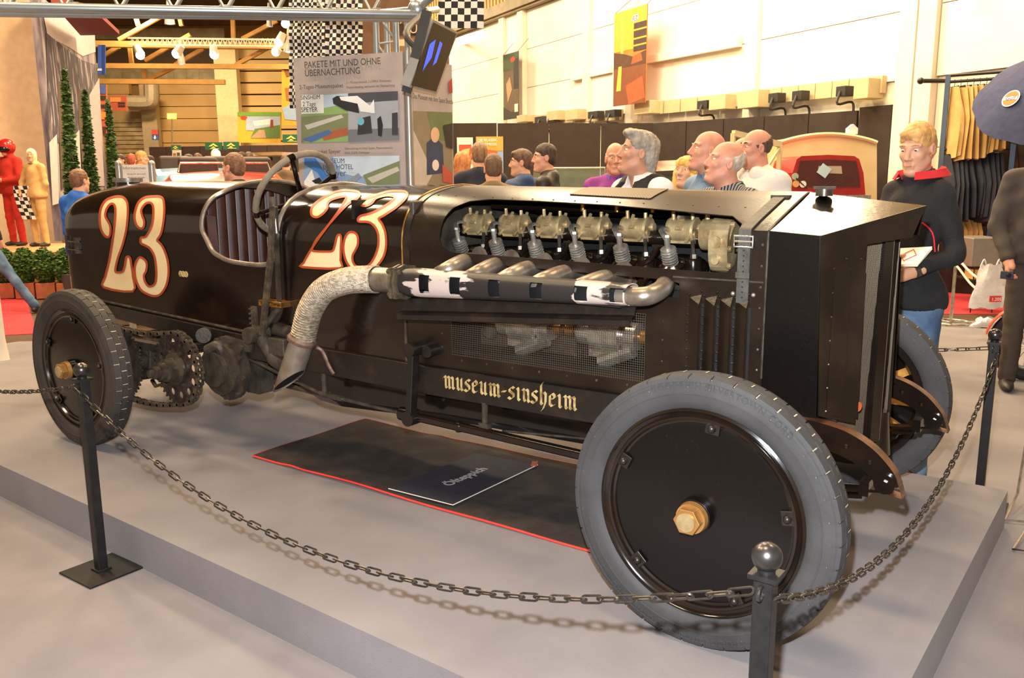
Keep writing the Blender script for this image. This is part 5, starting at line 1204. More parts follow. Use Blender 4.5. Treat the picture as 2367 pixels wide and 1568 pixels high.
# grey-haired man in white shirt and black waistcoat
whites = c_('white_shirt', '#eee9e6', '#e2dcda')
r0, W_, J, s, Q = person(1478, 305, 5.12, 62, 'grey-haired man in open white shirt and black waistcoat', whites, darktr, 'tan', '#8d8377', 'swept', headturn=18, headtilt=10, detail=2, build_=1.08, openneck=.10, collar=whites)
b = MB(); f = Field(V((-.3, -.3, .84))*s, V((.3, .32, 1.58))*s, .016); f.ell(V((0, -.005, 1.29))*s, (.225*s, .172*s, .225*s), .06); f.ell(V((0, .01, 1.08))*s, (.215*s, .175*s, .24*s), .06); f.cone(V((-.12, -.035, 1.455))*s, V((.12, -.035, 1.455))*s, .068*s, .068*s, .04)
f.ell(V((0, .16, 1.36))*s, (.085*s, .14*s, .26*s), .01, sub=True); f.ell(V((0, .02, 1.55))*s, (.092*s, .11*s, .10*s), .01, sub=True)
for e in (-1, 1): f.ell(V((e*.25, 0, 1.32))*s, (.075*s, .12*s, .14*s), .01, sub=True)
f.mesh(b); b.v = [tuple(W_(v)) for v in b.v]; b.out('waistcoat', c_('black_waistcoat', '#17151a'), r0)
# tall bald man in denim shirt, bald man in striped shirt
denim = c_('denim_shirt', '#4d6a8d', '#7b94b0', scale=7)
person(1640, 303, 5.5, 72, 'tall bald man in blue denim shirt looking up', denim, darktr, 'pink', '#b99a80', 'bald', headturn=12, headtilt=10, detail=2, build_=1.06, collar=denim)
stripe = M('dark_striped_shirt', '#1f2027', .8, 0, '#8d8e96', 17, .46, .52, kind='WAVE')
person(1682, 327, 4.85, 70, 'bald man with grey stubble in dark striped shirt', stripe, darktr, 'pink', '#b5a594', 'ring', headturn=15, headtilt=12, detail=2, build_=1.15, collar=stripe)
hood = c_('white_sweatshirt', '#efe7e0', '#e5dcd4')
r0, W_, J, s, Q = person(1752, 300, 6.0, 65, 'man with dark receding hair in white hooded sweatshirt', hood, jeans, 'pink', '#4b382b', 'ring', headturn=14, headtilt=3, detail=2, build_=1.15)
b = MB(); f = Field(V((-.25, -.3, 1.3))*s, V((.25, .2, 1.62))*s, .014)
for t in np.linspace(-2.6, 2.6, 9): f.ell(V((.10*sin(t), -.045-.095*cos(t), 1.455-.02*cos(t)))*s, (.05*s, .05*s, .055*s), .03)
f.mesh(b); b.v = [tuple(W_(v)) for v in b.v]; b.out('hood', hood, r0)
person(1722, 318, 6.8, 80, 'older man in orange shirt half hidden behind the white sweatshirt', c_('orange_shirt', '#d9703c'), darktr, 'pink', '#8c7a68', 'ring', headtilt=8, detail=1, build_=1.1)
r0, W_, J, s, Q = person(1588, 362, 6.3, 25, 'small blonde woman with hand at her chin between the men', c_('dark_maroon_jacket', '#3a2226'), darktr, 'pale', '#d7a350', 'long', headturn=12, headtilt=12, detail=2, female=True, build_=.92, arms={'R': ((.21, .08, 1.10), (.06, .20, 1.30)), 'L': ((-.21, .0, 1.10), (-.10, .18, 1.0))})
hand(r0, W_(J['R'][2]), V((0, 0, 1.0))-fw*.0, W_((-.5, -1, 0))-W_((0, 0, 0)), s, 'pale', .8)
person(1424, 331, 7.0, 20, 'man in purple polo shirt behind the grey-haired man', c_('purple_polo', '#9a3f96', '#8a3387'), darktr, 'pink', '#b9a48c', 'ring', headturn=-18, detail=2, build_=1.1, collar=c_('violet_collar', '#6d55b5'))
# group by the posters
person(1262, 333, 8.0, 105, 'young man with dark hair in black leather jacket by the partition', c_('black_leather', '#2a211c', rough=.45), darktr, 'pale', '#3b2a20', 'short', headturn=-25, detail=1)
person(1207, 346, 8.3, 130, 'boy in blue and grey anorak looking left', c_('blue_anorak', '#2d4a86', '#51617f', scale=3), darktr, 'pale', '#5a4030', 'fringe', headturn=-40, detail=1, build_=1.05)
person(1140, 357, 7.2, 172, 'person in tan jacket seen from behind in front of the posters', c_('tan_jacket', '#8d7350', '#7b6344', scale=4), darktr, 'pale', '#5f432c', 'short', detail=1, build_=1.1)
person(1108, 330, 8.6, 175, 'person in navy hooded coat seen from behind by the posters', c_('navy_coat', '#232634'), darktr, 'pale', '#7b5a3c', 'short', detail=1, build_=1.1)
person(1068, 352, 9.0, 165, 'woman with ginger hair in olive coat beside the display board', c_('olive_coat', '#5b4c34'), darktr, 'pale', '#b5713a', 'long', detail=1, female=True)
# left side
r0, W_, J, s, Q = person(180, 392, 8.6, 200, 'boy in bright blue hooded top behind the car tail', c_('bright_blue_fleece', '#2f6fce', '#2861b8'), jeans, 'pale', '#6a4530', 'short', detail=2, headturn=0, build_=1.05, arms={'R': ((.22, .06, 1.12), (.10, .24, 1.32)), 'L': ((-.22, .02, 1.12), (-.12, .2, 1.1))})
person(540, 355, 7.4, 120, 'man with short brown hair in dark suit behind the cockpit', c_('dark_suit', '#2a2428'), darktr, 'pink', '#6d4c34', 'short', headturn=-5, detail=2)
r0, W_, J, s, Q = person(-80, 330, 10.4, 180, 'person in blue jeans at the left edge of the picture', c_('dark_grey_coat', '#34323a'), jeans, 'pale', '#6d4c34', 'short', detail=0, H=1.78, legs={'R': ((.32, .02, .50), (.62, .0, .08)), 'L': ((-.08, .0, .50), (-.10, -.02, .08))})
# man at the right edge with a small camera
r0, W_, J, s, Q = person(2432, 300, 6.2, 25, 'man in dark grey weatherproof jacket at the right edge holding a small camera', c_('grey_weatherproof', '#4d453f', '#403935', scale=5), c_('brown_trousers', '#43372e'), 'pink', '#5a4636', 'short', detail=1, build_=1.15, arms={'R': ((.26, .02, 1.13), (.19, .16, .92)), 'L': ((-.25, .0, 1.12), (-.2, .15, .95))})
hand(r0, W_(J['R'][2]), V((0, 0, -1.0))+nrm(W_((0, 1, 0))-W_((0, 0, 0)))*.3, W_((-1, 0, 0))-W_((0, 0, 0)), s, 'pink', .7)
b = MB(); c = W_(J['R'][2])+V((0, 0, -.12))+nrm(W_((0, 1, 0))-W_((0, 0, 0)))*.06; b.box(c, (.085, .03, .055)); b.cyl(c-DH*.015, c-DH*.03, .018, n=14); b.out('compact_camera', [M('camera_black', '#1e1c24', .3)], None, 'small compact camera held low by the man at the right edge', 'camera', bevel=.004)
# far visitors in the left background
far = [(498, 346, 17, 150, 'white-haired man in white jersey leaning over the blue car', '#efe9e0', '#e9e2d6', 1), (575, 352, 19, 180, 'man in black pullover seen from behind beyond the red car', '#1f1a1c', '#4a3526', 1), (558, 352, 20, 190, 'man in brown jacket next to the man in black pullover', '#8a6a4c', '#35261c', 0),
       (457, 355, 21, 20, 'man in grey suit and pale shirt in the far crowd', '#55504f', '#5a4030', 0), (435, 357, 22, 60, 'person in dark coat in the far crowd', '#3a3330', '#4a3426', 0), (325, 350, 19, 250, 'fair-haired person in beige coat in the far crowd', '#c9a270', '#b07f4a', 1), (302, 356, 18, 170, 'red-haired person beside the beige coat', '#c8a884', '#8a3f22', 0),
       (345, 360, 22, 40, 'person taking a photograph in the far crowd', '#4b3d3a', '#3a2a20', 0), (278, 357, 21, 10, 'person in dark blue jacket by the cypress', '#2f3a55', '#3a2a20', 0), (398, 362, 23, 10, 'person in brown at the far poster stand', '#6d4a36', '#4a3426', 0), (620, 360, 20, 200, 'visitor in dark green behind the brown saloon', '#4a4a35', '#4a3426', 0), (660, 358, 15, 170, 'visitor in brown coat beside the display board', '#5f4a34', '#4a3426', 0)]
for x, y, d_, ph, lab, tc, hc_, dt in far:
    person(x, y, d_, ph, lab, c_('cloth_'+tc.lstrip('#'), tc), darktr, 'pink', hc_, 'short', detail=dt, group='visitors far back in the hall')
# mannequins in overalls on the neighbouring stand
PODZ = .42
r0, W_, J, s, Q = person(15, 327, 13.6, 20, 'mannequin in red racing overalls and black visored helmet', c_('red_overall', '#c42a1c', '#a8200f', scale=6), c_('red_overall', '#c42a1c'), 'pink', '#b0201a', 'hood', detail=1, z0=PODZ, build_=1.1, arms={'R': ((.25, .05, 1.12), (.02, .2, 1.12)), 'L': ((-.25, .05, 1.12), (-.06, .2, 1.1))})
b = MB(); b.sph(Q(0, -.005, .03), .128, 20, 14, mi=0); b.sph(Q(0, .03, -.01), .115, 18, 12, (1, 1, .55), mi=1); b.out('helmet', [M('red_helmet', '#b01f1f', .25), M('visor_black', '#141214', .15)], r0)
bei = c_('beige_overall', '#d8b075', '#c99d60', scale=5)
r0, W_, J, s, Q = person(72, 344, 13.4, 18, 'mannequin in beige racing overalls and cloth hood holding a flag', bei, bei, 'pale', '#d9c29a', 'hood', headturn=-30, detail=1, z0=PODZ, arms={'R': ((.27, .02, 1.16), (.22, .12, .98)), 'L': ((-.22, -.02, 1.13), (-.16, .0, .92))})
fl0 = W_(V((.22, .14, .98))*s); fg = thing('chequered_flag', fl0, 'small chequered flag hanging from the hand of the beige mannequin', 'flag'); b = MB(); nr, nc = 9, 7; fx = nrm(W_((-1, 0, 0))-W_((0, 0, 0)))
pt = lambda i, j: fl0+fx*(j*.042-.12+.03*i*.3)+V((0, 0, -.058*i+.10))+fw*.02*sin(j*1.7+i*.5)
for i in range(nr):
    for j in range(nc): b.add([pt(i, j), pt(i, j+1), pt(i+1, j+1), pt(i+1, j)], [(0, 1, 2, 3)], (i+j) % 2)
wq_, bq_ = M('flag_white', '#ede8e2', .7), M('flag_black', '#1b191b', .7)
b.out('flag_cloth', [wq_, bq_], fg)
# ------------------------------------------------------------------ background furniture of the hall
def flat(c, rough=.7, **k):
    n = 'print_'+c.lstrip('#')+('_%g' % rough)+''.join(k.keys()); return MATS[n] if n in MATS else M(n, c, rough, k.pop('metal', 0), **k)
def board(root, TL, TR, BL, shapes, name='printed_area', off=.004, parent=True):
    """flat printed areas on a board; u to the right, v down, each layer a hair further out"""
    TL, TR, BL = V(TL), V(TR), V(BL); n = nrm(np.cross(BL-TL, TR-TL)); n = n if n@(CAM-TL) > 0 else -n
    for i, (c, poly) in enumerate(shapes):
        m = c if not isinstance(c, str) else flat(c); b = MB()
        b.add([TL+(TR-TL)*u+(BL-TL)*v+n*(off+i*.0006) for u, v in poly], [tuple(range(len(poly)))]); b.out(name, m, root)
def rect(u0, v0, u1, v1): return [(u0, v0), (u1, v0), (u1, v1), (u0, v1)]
def slab(TL, TR, BL, th):
    TL, TR, BL = V(TL), V(TR), V(BL); n = nrm(np.cross(BL-TL, TR-TL)); n = n if n@(CAM-TL) > 0 else -n
    b = MB(); b.prism([TL, TR, TR+BL-TL, BL], -n*th); return b
def ptext(root, TL, TR, BL, txt, u, v, size, c, name='lettering', align='LEFT', sx=1.0, italic=False):
    TL, TR, BL = V(TL), V(TR), V(BL); ex = nrm(TR-TL); ey = nrm(TL-BL); n = nrm(np.cross(ex, ey)); b = MB()
    b.text(txt, size, TL+(TR-TL)*u+(BL-TL)*v+n*.022, ex, ey, .001, align=align, sx=sx); return b.out(name, flat(c), root)
# ---- hanging banners on the white wall
def banner(px, off, label, shapes, texts=()):
    (x0, y0), (x1, y1), (x2, y2) = px; TL, TR, BL = wp(x0, y0, off), wp(x1, y1, off), wp(x2, y2, off); TR[2] = TL[2]; BL[:2] = TL[:2]; m = (TL+TR)/2
    r0 = thing('wall_banner', (m[0], m[1], BL[2]), label, 'banner', 'posters hung on the white hall wall'); slab(TL, TR, BL, .02).out('sheet', flat(shapes[0][0]), r0); board(r0, TL, TR, BL, shapes[1:]); 
    for u in (.02, .98): b = MB(); q = TL+(TR-TL)*u; b.cyl(q, q+V((0, 0, .35))-WN*off*.8, .006, n=6); b.out('cord', flat('#555048'), r0)
    for t in texts: ptext(r0, TL, TR, BL, *t)
    return r0
banner([(1421, 32), (1496, 32), (1421, 246)], .55, 'large orange sunset car poster hanging on the white wall', [('#c06a1c',), ('#e0932a', rect(0, 0, 1, .42)), ('#f0b040', [(.2, .05), (.32, .05), (.3, .45), (.22, .45)]), ('#6e3a18', rect(0, .55, 1, 1)), ('#4a2a16', [(0, .42), (.3, .45), (.6, .5), (1, .46), (1, .6), (0, .6)]), ('#8c4a1c', [(.6, .5), (.85, .48), (.9, .56), (.55, .58)]), ('#f5d23c', [(.16, .58), (.26, .58), (.24, .84), (.1, .84)]), ('#d94a22', [(.4, .8), (.9, .72), (1, .95), (.5, 1)]), ('#3a2618', rect(.62, .16, 1, .22)), ('#3a2618', rect(.62, .24, 1, .31)), ('#3a2618', rect(.62, .33, 1, .38)), ('#3a2618', rect(.62, .40, 1, .45)), ('#e9d9c9', [(.66+.11*cos(t), .11+.038*sin(t)) for t in np.linspace(0, 2*pi, 20, False)]), ('#b5402a', [(.66+.09*cos(t), .11+.030*sin(t)) for t in np.linspace(0, 2*pi, 20, False)])], [('dbf', .60, .11, .16, '#f2e6da')])
banner([(1163, 128), (1198, 128), (1163, 278)], .4, 'narrow dark car poster hanging at the far end of the white wall', [('#5b4a34',), ('#3f4a2c', rect(0, 0, 1, .25)), ('#2c241c', rect(.7, .1, 1, .55)), ('#a0805a', [(.2, .45), (.45, .35), (.6, .55), (.3, .75)]), ('#332a22', [(0, .8), (.6, .9), (1, .8), (1, 1), (0, 1)]), ('#d9cdb9', rect(.75, .78, .98, .9)), ('#b5402a', [(.65+.16*cos(t), .1+.04*sin(t)) for t in np.linspace(0, 2*pi, 16, False)])])
# ---- electrical trunking and boxes on the white wall
bx = flat('#b5a37c', .6); bk_ = flat('#262220', .5)
def wallbox(px, py, w, h, d, mat, name, label, cat, grp):
    c = wp(px, py, .06); sc_ = np.linalg.norm(wp(px+1, py, .06)-c); sv = abs(wp(px, py+1, .06)[2]-c[2])
    b = MB(); b.box(c+WN*d/2, (w*sc_, d, h*sv), RW_); return b.out(name, mat, None, label, cat, grp, bevel=.01)
ttl = thing('cable_trunking', wp(1700, 240, .06), 'beige cable trunking strip along the white wall above the partition', 'trunking')
for k in range(14):
    x0 = 1500+k*39; b = MB(); a, c = wp(x0, 252-57*(k*39)/545, .1), wp(x0+37, 252-57*((k+1)*39)/545, .1); b.bar(a, c, .10, .26); b.out('trunking_length', bx, ttl)
for k in range(6):
    x0 = 1222+k*36; b = MB(); a, c = wp(x0, 279-14*k/6, .1), wp(x0+34, 279-14*(k+1)/6, .1); b.bar(a, c, .10, .24); b.out('trunking_length', bx, ttl)
for i, (x, y, w, h) in enumerate([(1230, 275, 20, 16), (1302, 268, 24, 22), (1348, 266, 28, 24), (1515, 250, 38, 30), (1690, 238, 38, 34), (1762, 231, 48, 40), (2026, 207, 34, 46)]):
    wallbox(x, y, w, h, .35, bx, 'distribution_box', ['beige switch box at the far left of the wall trunking', 'small beige switch box on the wall trunking', 'beige switch box left of the orange poster', 'beige switch box below the orange poster', 'beige box left of the largest wall box', 'largest beige distribution box on the white wall', 'beige box at the right end of the wall trunking'][i], 'switch box', 'electrical boxes on the white wall')
for i, (x, y) in enumerate([(1262, 277), (1284, 275), (1386, 266), (1426, 263), (1641, 243), (1806, 227), (1861, 222), (1963, 212)]):
    o = thing('power_socket', wp(x, y, .2), ['first', 'second', 'third', 'fourth', 'fifth', 'sixth', 'seventh', 'eighth'][i]+' black plug socket from the left on the wall trunking', 'socket', 'black sockets on the wall trunking'); c = wp(x, y, .2); k = np.linalg.norm(wp(x+1, y, .2)-c)
    b = MB(); b.box(c+WN*.1, (22*k, .2, .16), RW_); b.out('socket_body', bk_, o, bevel=.01); b = MB(); b.tube(bez([c+WN*.2, c+WN*.25-V((0, 0, .2)), wp(x+6, y+24, .15), wp(x+10, y+50, .1)], 4), .02, 6); b.out('cable', bk_, o)
o = thing('wall_floodlight', wp(1085, 88, .8), 'white floodlight on an arm at the far end of the wall', 'lamp'); c = wp(1088, 88, 1.2); b = MB(); b.box(c, (.8, .5, .22), RW_@rotx(.3)); b.out('lamp_head', M('floodlight_glow', '#fff2d8', .5, emit=3.0), o); b = MB(); b.tube([wp(1060, 96, 0), c], .04, 6); b.out('arm', flat('#c9b489'), o)
# ---- posters on the brown partition
PN = nrm(np.cross(BB-BA, (0, 0, 1))); PN = PN if PN@(CAM-BA) > 0 else -PN
def pp(x, y): return onpl(x, y, BA+PN*.06, PN)
for (x0, y0, x1, y1, lab, sh, tx) in [(1100, 316, 1163, 410, 'colourful fair poster with blue and orange picture on the brown partition', [('#7a8fb0',), ('#d98a3a', rect(0, 0, 1, .35)), ('#c0502c', [(.2, .3), (.8, .35), (.7, .7), (.1, .6)]), ('#e8c27a', rect(.1, .62, .9, .95))], [('DIE KLASSIK', .06, .09, .085, '#fff3dc'), ('WELTMESSE', .06, .19, .085, '#fff3dc')]), (1056, 318, 1093, 400, 'smaller pale poster with a red car on the brown partition', [('#d9cbb8',), ('#b5442c', rect(.12, .2, .9, .75)), ('#e0a060', [(.3, .35), (.8, .3), (.7, .6), (.35, .65)])], [])]:
    TL, TR, BL = pp(x0, y0), pp(x1, y0), pp(x0, y1); TR[2] = TL[2]; BL[:2] = TL[:2]; o = thing('poster', (TL+TR)/2*V((1, 1, 0))+V((0, 0, BL[2])), lab, 'poster'); slab(TL, TR, BL, .01).out('sheet', flat(sh[0][0]), o); board(o, TL, TR, BL, sh[1:])
    for t in tx: ptext(o, TL, TR, BL, t[0], t[1], t[2], t[3]*.85, t[4])
# ---- display board with two printed faces
gp_ = flat('#b3a49e', .55); alu = flat('#a9a5a0', .35, metal=.7)
zt = PD(932, 122, 6.0)[2]
KR = PD(935, 300, 6.05); KL = PD(686, 300, 6.33); KX = PD(1047, 300, 6.6)
TLm, TRm = V((KL[0], KL[1], zt)), V((KR[0], KR[1], zt)); BLm = V((KL[0], KL[1], FLOOR+.02)); HB = zt-FLOOR-.02
bd = thing('display_board', (KR[0], KR[1], FLOOR), 'grey museum display board with package offers and aircraft photographs', 'display board')
slab(TLm, TRm, BLm, .03).out('board_face', gp_, bd, bevel=.004, label='left face headed with package offers')
def uv(px, py):
    q = onpl(px, py, TLm, np.cross(TRm-TLm, (0, 0, 1))); return ((q-TLm)@(TRm-TLm)/((TRm-TLm)@(TRm-TLm)), (zt-q[2])/HB)
def U(pts): return [uv(x, y) for x, y in pts]
green, sky_ = '#6f8f4a', '#b9cadb'
board(bd, TLm, TRm, BLm, [('#8fae6a', U([(696, 222), (805, 216), (806, 328), (697, 330)])), (sky_, U([(748, 220), (805, 216), (806, 240), (748, 250)])), ('#7f8560', U([(697, 270), (806, 262), (806, 300), (697, 330)])), ('#c9c3ba', U([(705, 290), (790, 265), (795, 272), (712, 300)])), ('#b0603f', U([(740, 310), (804, 295), (806, 312), (750, 325)])), ('#4f6ea8', U([(700, 322), (760, 300), (770, 308), (720, 329)])), ('#ece7df', U([(697, 220), (749, 219), (750, 262), (698, 264)])),
    ('#a7a9b2', U([(806, 216), (921, 211), (924, 323), (806, 328)])), ('#4c4d55', U([(806, 216), (921, 211), (921, 232), (806, 240)])), ('#77797f', U([(806, 300), (924, 296), (924, 323), (806, 328)])), ('#2b2a2e', U([(770, 228), (780, 222), (825, 224), (832, 262), (800, 255), (772, 240)])), ('#f1efee', U([(786, 224), (828, 222), (866, 252), (866, 262), (835, 258), (828, 240), (790, 232)])), ('#f1efee', U([(856, 246), (866, 230), (868, 262), (858, 262)])), ('#39373a', U([(830, 275), (858, 268), (862, 308), (828, 312)])), ('#6fb7c9', U([(836+8*cos(t), 281+9*sin(t)) for t in np.linspace(0, 2*pi, 14, False)])), ('#26242a', U([(874, 275), (882, 268), (887, 290), (884, 316), (876, 314)])), ('#3a3a40', U([(908, 262), (921, 260), (922, 312), (908, 312)]))], 'aircraft_photo')
board(bd, TLm, TRm, BLm, [('#8fa6c8', U([(702, 365), (924, 360), (926, 440), (704, 446)])), ('#3f76c2', U([(704, 366), (730, 366), (768, 420), (760, 440), (735, 400), (704, 380)])), ('#c9d6e4', U([(770, 362), (924, 360), (924, 385), (830, 410), (790, 400)])), ('#7d8560', U([(840, 405), (924, 372), (925, 425), (850, 430)])), ('#c7bfb2', U([(850, 412), (920, 385), (924, 395), (862, 424)])), ('#f3efe9', U([(704, 420), (722, 392), (730, 420), (745, 430), (735, 442), (706, 442)])), ('#26242a', U([(722, 418), (740, 410), (750, 425), (730, 425)])), ('#8e97a3', U([(788, 428), (830, 400), (836, 408), (812, 430)]))], 'museum_photo')
sz = HB
for txt, x, y, h, c, sx in [('PAKETE MIT UND OHNE', 707, 152, .082, '#4b4440', .86), ('ÜBERNACHTUNG', 708, 171, .082, '#4b4440', .86), ('2-Tages-Museumspaket', 696, 203, .052, '#5a524d', .92), ('2 x Museumsbesuch, 2 x IMAX Filmtheater,', 804, 192, .030, '#6d645f', .85), ('Museumskatalog, wahlweise mit Übernachtung', 804, 203, .030, '#6d645f', .85), ('SINSHEIM', 699, 227, .054, '#3c3634', .9), ('2 Tage', 703, 242, .058, '#5b5350', .9), ('SPEYER', 700, 255, .060, '#3c3634', .9), ('Museumspaket Speyer', 700, 352, .050, '#5a524d', .92), ('Übernachtung im Hotel Speyer, Museumsbesuch,', 800, 344, .029, '#6d645f', .85), ('IMAX DOME Filmtheater', 800, 354, .029, '#6d645f', .85), ('MUSEUM', 752, 373, .062, '#4a5366', .9), ('UND HOTEL', 750, 387, .062, '#4a5366', .9), ('Speyer', 757, 401, .085, '#4a5366', .9)]:
    u, v = uv(x, y); ptext(bd, TLm, TRm, BLm, txt, u, v, h*.80, c, sx=sx)
b = MB(); b.cyl(V((KR[0], KR[1], FLOOR))+RH*.03+DH*.03, V((KR[0], KR[1], zt+.01))+RH*.03+DH*.03, .03, n=12); b.out('corner_profile', alu, bd)
T2, B2 = V((KR[0], KR[1], zt-.02))+RH*.06+DH*.05, V((KR[0], KR[1], FLOOR+.02))+RH*.06+DH*.05; X2 = V((KX[0], KX[1], zt-.02)); slab(T2, X2, B2, .03).out('board_face', gp_, bd, bevel=.004, label='right face with a photograph of people')
def uv2(px, py):
    q = onpl(px, py, T2, np.cross(X2-T2, (0, 0, 1))); return ((q-T2)@(X2-T2)/((X2-T2)@(X2-T2)), (T2[2]-q[2])/(T2[2]-B2[2]))
U2 = lambda pts: [uv2(x, y) for x, y in pts]
board(bd, T2, X2, B2, [('#8f7f62', U2([(948, 256), (1044, 260), (1046, 428), (950, 428)])), ('#6f7a4a', U2([(985, 258), (1044, 260), (1045, 330), (1000, 320)])), ('#c9b8a6', U2([(949, 290), (1000, 400), (985, 428), (950, 428)])), ('#35405c', U2([(985, 330), (1003, 315), (1022, 335), (1025, 400), (985, 405)])), ('#e3b48c', U2([(1004+10*cos(t), 312+18*sin(t)) for t in np.linspace(0, 2*pi, 14, False)])), ('#ecdcc8', U2([(1005+8*cos(t), 382+13*sin(t)) for t in np.linspace(0, 2*pi, 14, False)])), ('#c2543a', U2([(1020, 380), (1044, 400), (1045, 425), (1022, 420)])), ('#2b2622', U2([(1022, 290), (1044, 285), (1045, 345), (1030, 340)])), ('#b5352a', U2([(1035, 190), (1043, 180), (1044, 215), (1036, 216)]))], 'visitor_photo')
u, v = uv2(947, 222); ptext(bd, T2, X2, B2, 'Das Museum mit dem Space Shuttle', u, v, .050, '#5a524d', sx=.8)
# ---- lighting truss of the stand with corner leg
tru = thing('lighting_truss', (-3.3, 1.0, FLOOR), 'grey aluminium truss over the stand with a corner leg', 'truss')
alum = flat('#aab0b4', .35, metal=.75)
ch = [(PD(-120, 13, 5.15), PD(965, 33, 5.95)), (PD(-120, 27, 5.42), PD(965, 42, 6.25)), (PD(-120, -100, 5.25), PD(965, -70, 6.1))]
for a, c in ch: b = MB(); b.cyl(a, c, .029, n=12); b.out('chord', alum, tru)
for k in range(9):
    t0, t1 = k/9, (k+.5)/9; l = lambda i, t: ch[i][0]+(ch[i][1]-ch[i][0])*t
    b = MB(); b.cyl(l(0, t0), l(2, t1), .010, n=6); b.cyl(l(2, t1), l(0, (k+1)/9), .010, n=6); b.cyl(l(1, t0), l(2, t1), .010, n=6); b.out('lattice', alum, tru)
for x in (170, 520, 870):
    b = MB(); q = PD(x, 13+20*x/1085, 5.15+.8*(x+120)/1085); b.cyl(q-RH*.03, q+RH*.03, .031, n=12); b.out('coupler', flat('#8b8a86', .4, metal=.6), tru)
for x0, x1 in ((868, 856), (914, 904), (940, 932), (893, 884)):
    dd = 6.35 if x0 in (868, 914) else 6.6; b = MB(); t = PD(x0, 30, dd); q = PD(x1, 130, dd); q = V((t[0], t[1], FLOOR)); b.cyl(t, q, .024, n=12); b.out('leg_tube', alum, tru)
for k in range(12):
    b = MB(); t = PD(868, 30, 6.35); q = PD(914, 30, 6.35); z = t[2]-k*.22; a = V((t[0], t[1], z)); c = V((q[0], q[1], z-.2)); b.cyl(a, c, .010, n=6); b.cyl(c, V((t[0], t[1], z-.22)), .008, n=6); b.out('lattice', alum, tru)
b = MB(); q = PD(965, 22, 5.98); b.sph(q, .07, 14, 9); b.cyl(q, PD(1060, -60, 5.6), .025, n=12); b.cyl(q+V((0, 0, -.02)), PD(1010, 22, 6.4), .025, n=10); b.cyl(q, PD(870, 30, 6.35), .024, n=10); b.out('corner_node', alum, tru)
# ---- tilted flat television
tv = thing('television', PD(1000, 130, 5.5), 'flat television with silver frame hanging tilted from the truss', 'television')
a, c, e = PD(1001, 45, 5.25), PD(1058, 74, 5.75), PD(946, 202, 5.25); d_ = c+e-a; n = nrm(np.cross(c-a, e-a)); n = n if n@(CAM-a) > 0 else -n; m = (a+c+d_+e)/4
b = MB(); b.prism([a, c, d_, e], -n*.06); b.out('casing', flat('#8d8a88', .4), tv, bevel=.004)
i_ = [m+(p-m)*.93+n*.002 for p in (a, c, d_, e)]; b = MB(); b.add(i_, [(0, 1, 2, 3)]); b.out('screen', M('tv_screen', '#08080e', .3, spec=.15), tv)
b = MB(); lp = lambda u, v: i_[0]+(i_[1]-i_[0])*u+(i_[3]-i_[0])*v+n*.002
b.add([lp(.12, .32), lp(.28, .22), lp(.36, .5), lp(.2, .75)], [(0, 1, 2, 3)]); b.add([lp(.45, .22), lp(.58, .24), lp(.6, .55), lp(.5, .62)], [(0, 1, 2, 3)]); b.out('blue_streak_reflection', M('tv_blue_reflection', '#1d4fd8', .3, emit=1.2), tv)  # glowing shapes drawn in for the blue streak reflected on the screen
b = MB(); b.bar((a+e)/2, (a+e)/2-n*.06, .02, .5); b.tube(bez([m-n*.06, m-n*.2+V((0, 0, .1)), PD(985, 25, 5.9)], 5), .02, 8); b.out('bracket', flat('#3a3836', .5), tv)
b = MB()
for k in range(3): b.tube(bez([PD(950+3*k, 190, 5.3), PD(938+2*k, 165+4*k, 5.3), PD(945, 145, 5.35), PD(960, 140, 5.4)], 4), .004, 5)
b.out('cables', flat('#2a2522', .6), tv)
# ---- chequered cloths
def checker(name, x0, y0, x1, y1, dep, nc, nr, label, wav=.0):
    o = thing(name, bp((x0+x1)/2, y1, dep), label, 'chequered cloth'); TL, TR, BL = bp(x0, y0, dep), bp(x1, y0, dep), bp(x0, y1, dep); b = MB()
    pt = lambda i, j: TL+(TR-TL)*(j/nc)+(BL-TL)*(i/nr)+DH*wav*sin(j*1.9)+DH*.02*sin(i*.7)
    for i in range(nr):
        for j in range(nc): b.add([pt(i, j), pt(i, j+1), pt(i+1, j+1), pt(i+1, j)], [(0, 1, 2, 3)], (i+j) % 2)
    b.out('cloth', [wq_, bq_], o, solid=.006)
checker('chequered_banner', 669, -40, 752, 250, 9.0, 13, 38, 'tall narrow-checked chequered banner behind the display board', .03)
checker('chequered_banner', 752, -40, 838, 210, 8.6, 10, 26, 'wider-checked chequered banner next to the truss leg', .03)
checker('chequered_banner', 1013, -45, 1119, 66, 8.0, 7, 7, 'coarse chequered flag hanging by the television', .01)
# brown exhibition banner behind the truss leg
o = thing('exhibition_banner', bp(900, 250, 12), 'brown vintage exhibition banner behind the truss leg', 'banner'); TL, TR, BL = bp(838, 0, 12), bp(978, 0, 12), bp(838, 250, 12); slab(TL, TR, BL, .02).out('sheet', flat('#6b4c34'), o)
board(o, TL, TR, BL, [('#a58055', rect(.35, .45, 1, .62)), ('#3a2a20', rect(.55, .22, 1, .32)), ('#8a6847', [(.4, .35), (.95, .34), (.9, .45), (.45, .47)]), ('#d9c09a', rect(.55, .36, .75, .42))])
ptext(o, TL, TR, BL, '1922 > 1930', .52, .19, .13, '#d9c7a8'); ptext(o, TL, TR, BL, 'U.K.', .78, .27, .16, '#d9c7a8')
